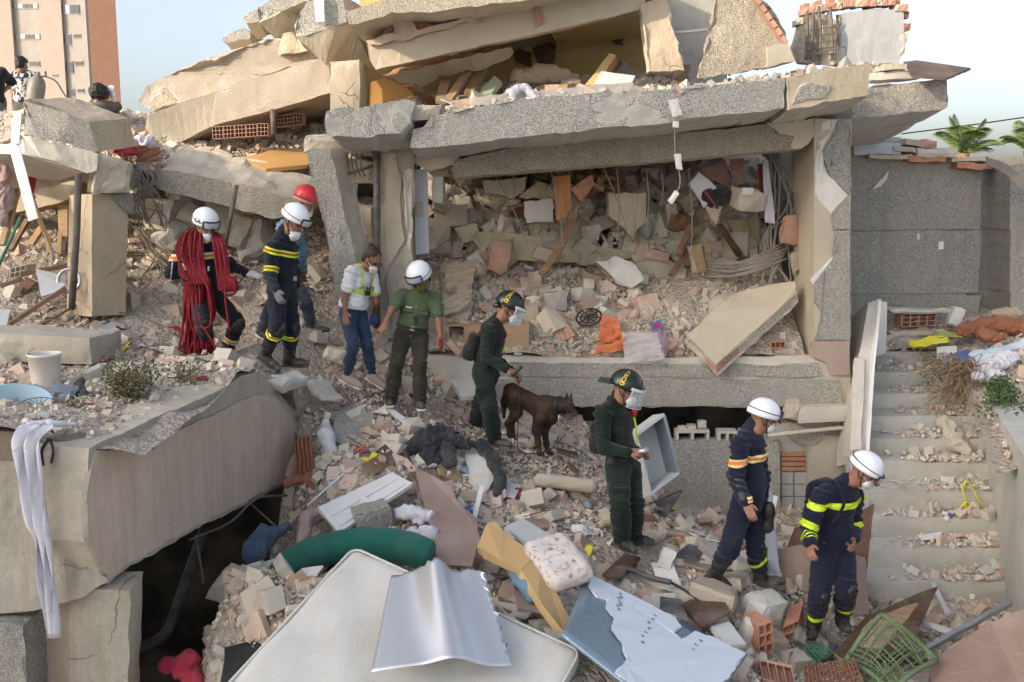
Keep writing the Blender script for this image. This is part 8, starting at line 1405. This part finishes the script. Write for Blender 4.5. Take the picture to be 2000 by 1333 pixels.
c = B0-upv*.27+fw_*.155; V, Fc = box(c, .07, .03, .045, np.stack([lat, fw_, upv], 1)); mk('harness_buckle', V, Fc, M['black'], pn.t)
for k in range(5):
    q0 = B0-upv*(.22-.012*(k % 2))+lat*(-.10+.042*k); pts = [q0+fw_*.15+upv*.03*math.sin(t*6+k)+lat*.035*t for t in np.linspace(0, 1, 10)]; V, Fc = tube([q+fw_*.004 for q in pts], .0035, 5); mk('shirt_print', V, Fc, M['black'], pn.t)
V, Q = trousers(pn, 'jeans', .008, .97, -.004, 42, .004, 'jeans'); pn.boots('sneaker', low=True); pn.mask()
for sd in (-1, 1):
    V, Fc = tube([pn.hp(.105+.006*math.cos(a), sd*.034+.026*math.cos(a), .004+.018*math.sin(a)) for a in np.linspace(0, 2*math.pi, 17)], .0028, 5, False); mk('glasses', V, Fc, M['black'], pn.t)
    V, Fc = tube([pn.hp(.10, sd*.06, .006), pn.hp(.0, sd*.086, .008)], .0025, 5); mk('glasses', V, Fc, M['black'], pn.t)
S = Sdf(.02); S.ell(pn.j['wR']+A(.0, 0, -.05), np.eye(3), A(.05, .05, .07)); V, Q = S.mesh(.011); mk('waist_pouch', wrinkle(V, Q, .006, 2), Q, plain('blue_pouch', (.02, .06, .30), .5), pn.t, smooth=True)
# green officer
pn = Person('person', 'officer in olive green shirt and white helmet pointing at the ground', 11.2, dict(head=(821, 544, -.12), neck=(818, 572, 0), sL=(786, 574, -.02), sR=(850, 581, .02), eL=(765, 605, -1), wL=(751, 634, -1), eR=(857, 626, -1), wR=(860, 659, -1),
    pel=(803, 648, 0), hL=(787, 656, -.01), hR=(820, 657, .01), kL=(774, 713, -1), aL=(764, 778, 1), tL=(762, 793, -.16), kR=(820, 713, -1), aR=(820, 784, 1), tR=(823, 800, -.16)), -84, -108, -32, hs=1.16, roll=6)
pn.hdL = A(-.45, -.5, -.75)
pn.body(('point', 'relaxed'), (-.3, -.8, .55), (.4, -.9, 0), (1, -1))
def shirt(S, g=.018, sl=.70):
    pn.torso(S, g, False); B = np.stack([pn.latb, pn.fwd, pn.up], 1); S.ell(pn.j['pel']+pn.up*.08, B, A(.158+g, .135+g, .13), .05); S.cone(pn.j['neck']-pn.up*.03, pn.j['neck']+pn.up*.02, .078, .074, .02)
    for sd in 'LR': S.cone(pn.j['s'+sd]-pn.up*.01, pn.j['s'+sd]+(pn.j['e'+sd]-pn.j['s'+sd])*sl, .066, .074, .03)
V, Q = pn.garment('shirt', 'olive', shirt, .012, .005, ('sL', 'sR'), 51, .004, cut=[(pn.j['pel']+pn.up*.02, -pn.up)]); B = np.stack([pn.latb, pn.fwd, pn.up], 1); nb = pn.j['neck']
belt(pn, V, Q, 'brown_olive', True, .06, .016)
for sd in (-1, 1):
    V, Fc = box(nb-pn.up*.20+pn.latb*.085*sd+pn.fwd*.150, .105, .014, .028, B @ rot(.15, 0, 0)); mk('pocket_flap', V, Fc, M['olive'], pn.t)
    V, Fc = box(pn.j['sL' if sd < 0 else 'sR']*.6+nb*.4+pn.up*.035, .13, .055, .018, B @ rot(0, sd*.32, 0)); e = mk('epaulette', V, Fc, M['red'], pn.t)
    V, Fc = box(pn.j['sL' if sd < 0 else 'sR']*.6+nb*.4+pn.up*.042, .12, .026, .016, B @ rot(0, sd*.32, 0)); mk('gold_stripe', V, Fc, M['gold'], e)
    V, Fc = lathe([(.0005, .004), (.022, .004), (.026, 0), (.022, -.004), (.0005, -.004)], 14, nb-pn.up*(.26+.055*(sd > 0))+pn.fwd*.165+pn.latb*(.02+.004*sd), B @ rot(math.pi/2, 0, 0)); mk('sunglasses', V, Fc, M['black'], pn.t)
V, Fc = box(nb-pn.up*.165+pn.latb*-.085+pn.fwd*.152, .07, .008, .014, B); mk('name_tag', V, Fc, M['lace'], pn.t)
for k in range(5):
    V, Fc = box(nb-pn.up*(.14+.085*k)+pn.fwd*(.148+.004*k), .010, .012, .010, B); mk('button', V, Fc, M['gold'], pn.t)
V, Q = trousers(pn, 'brown_olive', .016, 1.04, .012, 52, .004); pn.boots('boot', low=True); pn.helmet(lamp=True, gog_up=.075); pn.mask('maskgreen')
d = unit(pn.j['wR']-pn.j['eR']); V, Fc = box(pn.j['wR']+d*.085+A(0, -.035, 0), .05, .02, .11, rot(.2, .2, 0)); mk('phone', V, Fc, M['maroon'], label='dark red phone held low in the officer hand', cat='phone')
# riot-helmet officers
def visor(pn, up_=.0):
    c = pn.hcen; G = [[pn.hp(c[0]+(.166+.020*v)*math.cos(u), (.146+.010*v)*math.sin(u), .060-.155*v+up_) for u in np.linspace(-1.15, 1.15, 17)] for v in np.linspace(0, 1, 6)]
    V, Fc = sheet(G, .004); vz = mk('visor', V, Fc, M['visor'], pn.hm, smooth=True)
    G = [[pn.hp(c[0]+(.170)*math.cos(u), .150*math.sin(u), .072-.024*v+up_) for u in np.linspace(-1.25, 1.25, 17)] for v in (0, 1)]; V, Fc = sheet(G, .006); mk('visor_band', V, Fc, M['whitepaint'], vz)
    for u in (-1.15, 1.15):
        V, Fc = tube([pn.hp(c[0]+(.166+.020*v)*math.cos(u), (.146+.010*v)*math.sin(u), .060-.155*v+up_) for v in (0, 1)], .004, 5); mk('visor_edge', V, Fc, M['lace'], vz)
    V, Fc = tube([pn.hp(c[0]+.187*math.cos(u), .157*math.sin(u), -.095+up_) for u in np.linspace(-1.15, 1.15, 17)], .003, 5); mk('visor_edge', V, Fc, M['lace'], vz)
def vest(pn, seed, pack=True, g=.036):
    def build(S):
        B = np.stack([pn.latb, pn.fwd, pn.up], 1); S.ell(pn.j['neck']-pn.up*.22, B, A(.165+g*.4, .118+g, .19), .05); S.ell(pn.j['pel']+pn.up*.17, B, A(.150+g, .112+g, .15), .05)
        for sd in (-1, 1): S.cone(pn.j['neck']-pn.up*.10+pn.latb*.085*sd-pn.fwd*.09, pn.j['neck']+pn.up*.005+pn.latb*.08*sd, .045, .04).cone(pn.j['neck']+pn.up*.005+pn.latb*.08*sd, pn.j['neck']-pn.up*.12+pn.latb*.085*sd+pn.fwd*.11, .04, .045)
    V, Q = pn.garment('vest', 'vest', build, .012, .004, (), seed, cut=[(pn.j['pel']+pn.up*.075, -pn.up)]); B = np.stack([pn.latb, pn.fwd, pn.up], 1)
    if pack:
        S = Sdf(.03); c = pn.j['neck']-pn.up*.33-pn.fwd*.185; S.box(c, B, A(.125, .06, .15), .05).box(c-pn.up*.06-pn.fwd*.05, B, A(.09, .04, .08), .035); V, Q = S.mesh(.012); mk('backpack', wrinkle(V, Q, .006, seed), Q, M['vest'], pn.t, smooth=True)
    return B
pn = Person('person', 'dog handler in dark green uniform and riot helmet holding the leash', 10.8, dict(head=(993, 604, -.04), neck=(967, 627, 0), sL=(955, 646, -.17), sR=(972, 646, .15), eL=(952, 699, -1), wL=(990, 722, -1), eR=(968, 702, 1), wR=(1004, 730, 1),
    pel=(946, 722, 0), hL=(943, 732, -.1), hR=(956, 731, .1), kL=(956, 797, -1), aL=(965, 856, 1), tL=(984, 872, -.06), kR=(938, 790, 1), aR=(929, 830, 1), tR=(946, 846, -.03)), 4, 0, -26, hs=1.16)
pn.hdL = A(.95, -.1, -.35)
pn.body(('grip', 'grip'), (.2, -.5, .85), (.2, .5, .85), (-1, 1)); V, Q = jacket(pn, 'dgreen', .020, seed=61); vest(pn, 62); V, Q = trousers(pn, 'dgreen', .026, .92, .006, 63, .008); belt(pn, V, Q, buckle=False)
B_ = np.stack([unit(pn.j['kL']-pn.j['hL']), A(0, -1, 0), np.cross(unit(pn.j['kL']-pn.j['hL']), A(0, -1, 0))], 1)
S = Sdf(.01); S.box(front_point(pn, 'hL', 'kL', .62)+A(0, -.095, 0), B_, A(.085, .02, .07), .015); V, Q = S.mesh(.011); mk('cargo_pocket', V, Q, M['dgreen'], pn.t, smooth=True)
pn.boots(); pn.helmet('helmdark', goggles=False, brim=.02); lettered(pn, 'CSCĐ', .052, -1.95, .62); visor(pn, .0); pn.mask(); HANDLER = pn
V, Fc = tube([pn.hp(-.10, -.06, .0), pn.hp(-.11, 0, -.02), pn.hp(-.10, .06, .0)], .05, 8, True, .5); mk('neck_guard', V, Fc, M['helmdark'], pn.t, smooth=True)
V, Fc = box(pn.j['neck']-pn.up*.27+pn.fwd*.165, .03, .025, .07, np.stack([pn.latb, pn.fwd, pn.up], 1)); mk('vest_tag', V, Fc, M['tapey'], pn.t)
pn = Person('person', 'officer in dark green uniform and riot helmet reading a handheld device', 9.1, dict(head=(1221, 762, -.05), neck=(1199, 784, 0), sL=(1177, 804, -.17), sR=(1211, 804, .15), eL=(1178, 873, -1), wL=(1230, 884, -1), eR=(1224, 872, 1), wR=(1246, 886, 1),
    pel=(1214, 905, 0), hL=(1206, 914, -.1), hR=(1228, 914, .1), kL=(1211, 985, -1), aL=(1214, 1052, 1), tL=(1228, 1075, -.10), kR=(1238, 984, -1), aR=(1236, 1046, 1), tR=(1256, 1063, -.06)), -14, -12, -22, hs=1.12)
pn.hdL = A(.95, -.2, .05); pn.hdR = A(.9, -.3, .05)
pn.body(('grip', 'grip'), (.0, -.8, .55), (.2, .5, .85), (-1, 1)); V, Q = jacket(pn, 'dgreen', .022, seed=71); B = vest(pn, 72); V, Q = trousers(pn, 'dgreen', .028, .92, .008, 73, .008); belt(pn, V, Q, buckle=False)
B_ = np.stack([A(0, 0, -1), A(0, -1, 0), A(1, 0, 0)], 1); S = Sdf(.01); S.box(front_point(pn, 'hL', 'kL', .72)+A(0, -.10, 0), B_, A(.09, .02, .075), .015); V, Q = S.mesh(.011); mk('cargo_pocket', V, Q, M['dgreen'], pn.t, smooth=True)
pn.boots(); pn.helmet('helmdark', goggles=False, brim=.02); lettered(pn, 'CSCĐ', .052, -1.85, .55); visor(pn, .0); pn.mask()
V, Fc = sheet(bilerp([pn.hp(-.115, -.09, .03), pn.hp(-.115, .09, .03), pn.hp(-.23, .07, -.005), pn.hp(-.23, -.07, -.005)], 5, 5), .02); mk('neck_flap', V, Fc, M['helmdark'], pn.t, smooth=True)
nb = pn.j['neck']; V, Fc = tube(spline([nb-pn.up*.15+pn.fwd*.165+pn.latb*.02, nb-pn.up*.28+pn.fwd*.175+pn.latb*.01, nb-pn.up*.42+pn.fwd*.165+pn.latb*.03], 5), .016, 8, True, .5); mk('vest_strap', V, Fc, M['tapey'], pn.t)
S = Sdf(.02); S.ell(nb-pn.up*.12+pn.fwd*.175+pn.latb*.02, np.eye(3), A(.03, .03, .055)); V, Q = S.mesh(.008); mk('red_pouch', V, Q, M['red'], pn.t, smooth=True)
V, Fc = tube([P(1246, 884, pn.j['wL'][1]-.04), P(1268, 878, pn.j['wL'][1]-.05)], .026, 12); mk('handheld_device', V, Fc, M['steel'], label='small grey cylinder device held in the officer hands', cat='device', smooth=True)
# walking firefighter
pn = Person('person', 'firefighter in navy uniform with black elbow pads stepping over broken blocks', 8.6, dict(head=(1490, 818, -.03), neck=(1466, 836, 0), sL=(1445, 866, -.17), sR=(1478, 866, .15), eL=(1438, 937, -1), wL=(1458, 984, -1), eR=(1489, 930, 1), wR=(1488, 978, 1),
    pel=(1463, 970, 0), hL=(1453, 980, -.1), hR=(1474, 978, .1), kL=(1424, 1074, -1), aL=(1396, 1120, 1), tL=(1424, 1154, -.04), kR=(1476, 1074, 1), aR=(1487, 1128, 1), tR=(1524, 1142, -.02)), 5, 4, -14, hs=1.06)
pn.body(('relaxed', 'relaxed'), (-.1, -1, 0), (0, 1, 0), (1, -1)); V, Q = jacket(pn, 'navy', .024, seed=81)
bands(pn.t, 'reflective_stripe', V, Q, P(1458, 888, 8.6), pn.up+A(-.05, 0, 0), .034, tm(NAVY3)); bands(pn.t, 'reflective_stripe', V, Q, P(1448, 945, 8.6), pn.up, .022, tm(NAVY3), lambda V: (V[:, 1] < 8.55) & (V[:, 0] > P(1443, 945, 8.4)[0]) & (V[:, 0] < P(1457, 945, 8.4)[0]))
V, Q = trousers(pn, 'navy', .022, .66, 0, 82); bands(pn.t, 'reflective_stripe', V, Q, front_point(pn, 'kR', 'aR', .25), pn.j['aR']-pn.j['kR']+A(.15, 0, .1), .022, tm(YY), limb(pn.j['kR'], pn.j['aR'], .11))
pn.boots(shaft=.24); pads(pn, 'LR', 'L'); pn.helmet(lamp=True, gog_up=.05); pn.mask()
S = Sdf(.02); c = pn.j['pel']+A(.17, -.05, -.13); S.ell(c, np.eye(3), A(.055, .05, .10)).ell(c+A(0, 0, -.12), np.eye(3), A(.05, .04, .08)); V, Q = S.mesh(.011); mk('hip_pouch', wrinkle(V, Q, .005, 3), Q, M['pad'], pn.t, smooth=True)
# foremost firefighter
pn = Person('person', 'firefighter with plain yellow stripes and navy backpack bending forward near the stairs', 8.5, dict(head=(1686, 922, -.14), neck=(1646, 944, -.05), sL=(1606, 966, -.12), sR=(1670, 970, .10), eL=(1578, 1030, -1), wL=(1582, 1066, -1), eR=(1667, 1028, 1), wR=(1668, 1056, -1),
    pel=(1627, 1062, .05), hL=(1611, 1076, .0), hR=(1645, 1076, .09), kL=(1600, 1165, -1), aL=(1590, 1219, 1), tL=(1584, 1250, -.16), kR=(1653, 1153, -1), aR=(1645, 1206, 1), tR=(1653, 1234, -.16)), -55, -22, -30, hs=1.08)
pn.body(('relaxed', 'relaxed'), (-.5, -.9, 0), (.7, -.6, 0), (1, -1), face_=None) if False else pn.body(('relaxed', 'relaxed'), (-.5, -.9, 0), (.7, -.6, 0), (1, -1)); V, Q = jacket(pn, 'navy', .026, seed=91)
bands(pn.t, 'reflective_stripe', V, Q, P(1640, 983, 8.4), pn.up+A(.02, 0, .1), .030, tm(YY))
bands(pn.t, 'reflective_stripe', V, Q, front_point(pn, 'sL', 'eL', .93), pn.j['eL']-pn.j['sL'], .030, tm(YY), limb(pn.j['sL'], pn.j['eL'], .12)); bands(pn.t, 'reflective_stripe', V, Q, front_point(pn, 'sR', 'eR', .85), pn.j['eR']-pn.j['sR'], .024, tm(YY), limb(pn.j['sR'], pn.j['eR'], .11))
for k in range(3): bands(pn.t, 'cuff_stripe', V, Q, front_point(pn, 'eL', 'wL', .52+.13*k), pn.j['wL']-pn.j['eL'], .007, [M['tapey']], limb(pn.j['eL'], pn.j['wL'], .10))
V, Q = trousers(pn, 'navy', .024, .72, 0, 92); belt(pn, V, Q, buckle=True)
for sd in 'LR': bands(pn.t, 'reflective_stripe', V, Q, front_point(pn, 'k'+sd, 'a'+sd, .62 if sd == 'L' else .52), pn.j['a'+sd]-pn.j['k'+sd], .022, tm(YY), limb(pn.j['k'+sd], pn.j['a'+sd], .12))
pn.boots(shaft=.22); pads(pn, 'LR'); pn.helmet(gog_up=.02); pn.mask()
B = np.stack([pn.latb, pn.fwd, pn.up], 1); S = Sdf(.04); c = pn.j['neck']-pn.up*.27-pn.fwd*.20; S.box(c, B, A(.16, .085, .22), .08); V, Q = S.mesh(.013); mk('backpack', wrinkle(V, Q, .008, 5), Q, M['navy2'], pn.t, smooth=True)
for sd in (-1, 1):
    V, Fc = tube(spline([pn.j['neck']-pn.fwd*.13+pn.latb*.11*sd-pn.up*.05, pn.j['neck']+pn.latb*.115*sd+pn.up*.045, pn.j['neck']+pn.latb*.13*sd+pn.fwd*.13-pn.up*.10, pn.j['neck']+pn.latb*.17*sd+pn.fwd*.08-pn.up*.30], 5), .022, 8, True, .4); mk('pack_strap', V, Fc, M['navy2'], pn.t, smooth=True)
# people on the upper rubble
M['camo'] = (lambda n: n.fin(n.mix(n.ramp(n.noise(13, 2, .5, dist=1.2), [(.50, 0), (.52, 1)]), (.50, .50, .50), (.03, .03, .035)), .9, None, spec=.2))(NT('black_white_print'))
pn = Person('person', 'man in black and white patterned shirt and cap seen from behind', 17.0, dict(head=(43, 127, -.02), neck=(45, 140, 0), sL=(27, 148, 0), sR=(66, 149, 0), eL=(22, 172, 1), wL=(26, 190, -1), eR=(76, 172, 1), wR=(72, 190, -1),
    pel=(46, 196, 0), hL=(38, 201, 0), hR=(54, 201, 0), kL=(38, 246, -1), aL=(38, 292, 1), tL=(38, 300, .15), kR=(54, 246, -1), aR=(54, 292, 1), tR=(54, 300, .15)), 90, 75, -5, hs=1.0)
pn.body(hair='hair'); 
def tee2(S, g=.03, sl=.85):
    pn.torso(S, g, True)
    for sd in 'LR': S.cone(pn.j['s'+sd]-pn.up*.01, pn.j['s'+sd]+(pn.j['e'+sd]-pn.j['s'+sd])*sl, .068, .078, .03)
pn.garment('shirt', 'camo', tee2, .014, .007, (), 101); trousers(pn, 'greyshirt', .02, .95, 0, 102); pn.boots(low=True)
V, Fc = pn.shell(.112, .098, .085, (-.01, 0, .05), low=0.0); mk('cap', V, Fc, M['black'], pn.t, smooth=True)
pn = Person('person', 'seated man in dusty grey shirt raising one gloved hand', 13.8, dict(head=(196, 186, 0), neck=(194, 200, .03), sL=(181, 206, .02), sR=(211, 207, .06), eL=(178, 226, -1), wL=(190, 236, 1), eR=(229, 209, 1), wR=(221, 190, -1),
    pel=(194, 236, .05), hL=(188, 241, .0), hR=(206, 241, .05), kL=(206, 222, 1), aL=(216, 240, 1), tL=(224, 244, .05), kR=(222, 224, 1), aR=(232, 240, 1), tR=(240, 244, .05)), 30, 30, -5, .86, 'skin2', hs=.95)
pn.hdR = A(-.15, -.2, 1); pn.body(('relaxed', 'relaxed'), None, (-.3, -1, 0), (1, 1), hair='hair', gloves=(None, 'tee')); pn.garment('shirt', 'greyshirt', tee2, .014, .006, (), 111); trousers(pn, 'greyshirt', .02, .95, 0, 112); pn.boots(low=True)
S = Sdf(.03); S.ell(pn.hp(-.02, 0, .04), pn.H, A(.125, .11, .115)); V, Q = S.mesh(.011); mk('curly_hair', wrinkle(V, Q, .014, 7, (26, 26, 26)), Q, M['hair'], pn.t, smooth=True)
pn = Person('person', 'man in black tee with one hand on his hip at the ruin edge', 15.0, dict(head=(-22, 112, 0), neck=(-20, 132, 0), sL=(-44, 142, 0), sR=(4, 141, 0), eL=(-50, 175, 1), wL=(-40, 200, -1), eR=(24, 162, 1), wR=(5, 181, -1),
    pel=(-14, 196, 0), hL=(-24, 203, 0), hR=(-4, 203, 0), kL=(-24, 256, -1), aL=(-24, 308, 1), tL=(-24, 318, .15), kR=(0, 256, -1), aR=(2, 308, 1), tR=(2, 318, .15)), 90, 80, -5, hs=1.0)
pn.body(); pn.garment('shirt', 'blacktee', tee2, .014, .006, (), 121); trousers(pn, 'greyshirt', .024, .95, 0, 122); pn.boots(low=True)
# ---------------------------------------------------------------- dog
dg = thing('dog', 'dark brown shepherd dog with wire muzzle beside its handler', 'dog', P(1035, 888, 10.75)); DP = lambda x, y, d: P(x, y, 10.75+d)
def fur():
    n = NT('dark_brown_fur'); a = n.noise(120, 4, .7, vec=n.map((1, 1, .35))); b = n.noise(4.5, 4)
    c = n.mix(n.ramp(b, [(.44, 0), (.66, 1)]), (.014, .010, .009), (.085, .040, .022)); c = n.mix(n.ramp(a, [(.4, 0), (.8, .5)]), c, (.09, .048, .03)); return n.fin(c, .7, n.bump(a, .6, .01), spec=.3)
M['fur'] = fur(); S = Sdf(.045)
S.chain([DP(1000, 766, .16), DP(1030, 783, .05), DP(1062, 800, -.06)], [.102, .096, .128]); S.cone(DP(1062, 806, -.06), DP(1074, 816, -.10), .118, .09); S.cone(DP(1066, 790, -.06), DP(1092, 792, -.14), .104, .078); S.cone(DP(1092, 792, -.14), DP(1106, 794, -.18), .085, .074)
S.cone(DP(1104, 792, -.18), DP(1112, 795, -.20), .070, .056, .03).cone(DP(1112, 798, -.20), DP(1124, 808, -.25), .046, .032, .02)
for (x, d) in ((1106, -.14), (1114, -.22)): S.cone(DP(x, 784, d), DP(x+1.5, 767, d), .034, .008, .015, (unit(A(.3, 1, 0)), .5))
S.chain([DP(1056, 812, -.16), DP(1048, 838, -.17), DP(1051, 866, -.17), DP(1053, 884, -.17)], [.085, .048, .030, .027], .03); S.cone(DP(1053, 886, -.17), DP(1060, 888, -.20), .030, .024, .02)
S.chain([DP(1072, 815, .02), DP(1063, 842, .02), DP(1067, 866, .02), DP(1070, 882, .02)], [.075, .046, .030, .027], .03); S.cone(DP(1070, 884, .02), DP(1078, 886, -.01), .030, .024, .02)
S.chain([DP(1002, 775, .05), DP(1008, 806, .04), DP(992, 828, .06), DP(995, 848, .05)], [.105, .062, .034, .028], .03); S.cone(DP(995, 850, .05), DP(1003, 852, .02), .030, .024, .02)
S.chain([DP(1002, 775, .28), DP(1010, 806, .28), DP(998, 828, .3), DP(1002, 845, .3)], [.10, .060, .034, .028], .03); S.chain([DP(992, 758, .22), DP(984, 785, .28), DP(984, 815, .3)], [.045, .035, .02], .03)
V, Q = S.mesh(.012); V = wrinkle(V, Q, .0025, 8, (30, 30, 30)); mk('body', V, Q, M['fur'], dg, smooth=True)
for (x, y, d) in ((1113, 790, -.262),): V, Fc = lathe([(.0005, .010), (.007, .007), (.010, 0), (.007, -.007), (.0005, -.010)], 8, DP(x, y, d)); mk('eye', V, Fc, M['eye'], dg)
cc, cx_ = DP(1092, 792, -.14), unit(DP(1106, 794, -.18)-DP(1092, 792, -.14)); x_, y_, z_ = frame(cx_); V, Fc = tube([cc+.094*(math.cos(a)*x_+math.sin(a)*y_) for a in np.linspace(0, 2*math.pi, 25)], .013, 6, False); mk('collar', V, Fc, M['black'], dg, smooth=True)
V, Fc = tube([cc-A(0, .02, .10), cc-A(0, .03, .14)], .012, 8); mk('collar_ring', V, Fc, M['steel'], dg)
mz = DP(1118, 808, -.24)
for k in range(5):
    pts = [mz+A(-.055+.10*t, -.01, -.085*t*0)+A(0, .07*math.cos(a), -.05+.075*math.sin(a)) for a, t in [(a, k/4) for a in np.linspace(0, 2*math.pi, 15)]]; V, Fc = tube(pts, .0025, 5, False); mk('muzzle_wire', V, Fc, M['rust'], dg)
for a in np.linspace(0, 2*math.pi, 9)[:-1]:
    V, Fc = tube([mz+A(-.055, -.01+.07*math.cos(a), -.05+.075*math.sin(a)), mz+A(.045, -.01+.07*math.cos(a), -.05+.075*math.sin(a))], .0025, 5); mk('muzzle_wire', V, Fc, M['rust'], dg)
hw = HANDLER.j['wL']+A(.09, -.02, -.01); V, Fc = tube(spline([hw+A(-.03, -.03, -.04), hw+A(.02, -.03, .0), hw+A(.07, -.03, .055)], 4), .020, 10); lh = mk('leash_grip', V, Fc, M['black'], label='black leash grip in the handler fist', cat='grip', smooth=True)
V, Fc = tube(spline([hw+A(.03, -.04, .0), DP(1014, 760, -.3), DP(1012, 820, -.32), DP(1011, 868, -.3), DP(1020, 884, -.25), DP(1050, 886, -.22), DP(1078, 876, -.2), DP(1092, 852, -.2)], 7), .011, 6, True, .4); mk('leash', V, Fc, M['black'], label='black dog leash hanging from the handler to the rubble', cat='leash', smooth=True)
# ---------------------------------------------------------------- rope
def rope_mat():
    n = NT('red_rope'); t = n.n.new('ShaderNodeTexWave'); t.wave_type = 'BANDS'; t.bands_direction = 'DIAGONAL'; n.l(n.co, t.inputs['Vector']); t.inputs['Scale'].default_value = 34; t.inputs['Distortion'].default_value = 3
    v = n.vor(60); c = n.mix(n.ramp(v, [(.10, 1), (.20, 0)]), (.22, .012, .022), (.62, .45, .45)); c = n.mix(n.ramp(t.outputs['Fac'], [(.2, 0), (.8, .45)]), c, (.10, .006, .012)); return n.fin(c, .75, n.bump(t.outputs['Fac'], .5, .006), spec=.25)
M['rope'] = rope_mat(); r0 = rng(9); mb = MB(); pn = CAST['rope']; yb = pn.j['wL'][1]-.06
def strand(pts, r=.0130): mb.add(*tube(spline(pts, 6), r, 7))
for k in range(40):
    u = k/39; xt = 362+52*u+r0.normal(0, 1.5); xm = 358+58*u+r0.normal(0, 3); xb = 356+62*(.15+.7*u)+r0.normal(0, 6); yb2 = 676+r0.uniform(0, 34)*math.sin(math.pi*u)+6; dd = lambda: r0.uniform(-.06, .05)-.07*math.sin(math.pi*u)
    strand([P(xt+(388-xt)*.35, 542+r0.uniform(-3, 3), yb+dd()*.4), P(xt, 552+r0.uniform(-3, 6), yb+dd()), P(xm, 615, yb+dd()), P(xb, yb2-30, yb+dd()), P(xb+r0.normal(0, 3), yb2, yb+dd()), P(xb+6, yb2-16, yb-.05)])
for k in range(11):     # over the shoulder and down to the hand
    o = (k-5)*3.4; strand([P(385+o*.5, 446, 10.98), P(378+o, 462, 10.80+.02*(k % 3)), P(376+o*1.2, 500, 10.72+.015*(k % 4)), P(384+o, 530, 10.70), P(388+o*1.3, 556, 10.66)])
for k in range(3): strand([P(368-k*6, 462, 10.85), P(348-k*5+6, 486, 10.75), P(350+k*3, 525, 10.70), P(358+k*5, 548, 10.66)])
for k in range(9):      # other side of the neck, loops at the hip
    o = (k-4)*3.0; strand([P(410+o*.4, 452, 11.0), P(424+o*.8, 464, 10.86), P(432+o, 500, 10.74+.012*(k % 3)), P(438+o, 545, 10.72), P(444+o*1.3, 566, 10.70), P(452+o, 560+2*k % 7, 10.68), P(448+o, 540, 10.70)])
strand([P(447, 545, 10.68), P(458, 552, 10.64), P(460, 570, 10.64), P(447, 578, 10.66), P(438, 572, 10.68)]); strand([P(440, 560, 10.64), P(441, 590, 10.60), P(445, 620, 10.56), P(448, 647, 10.54)])
strand([P(396, 540, 10.62), P(408, 570, 10.56), P(413, 610, 10.54), P(410, 636, 10.54), P(396, 640, 10.56), P(388, 610, 10.58)]); strand([P(398, 640, 10.56), P(416, 670, 10.54), P(426, 695, 10.54), P(418, 712, 10.54), P(404, 712, 10.56)])
mb.build('rope', M['rope'], label='long coiled dark red rope hung over the firefighter and held in bundles', cat='rope', smooth=True)
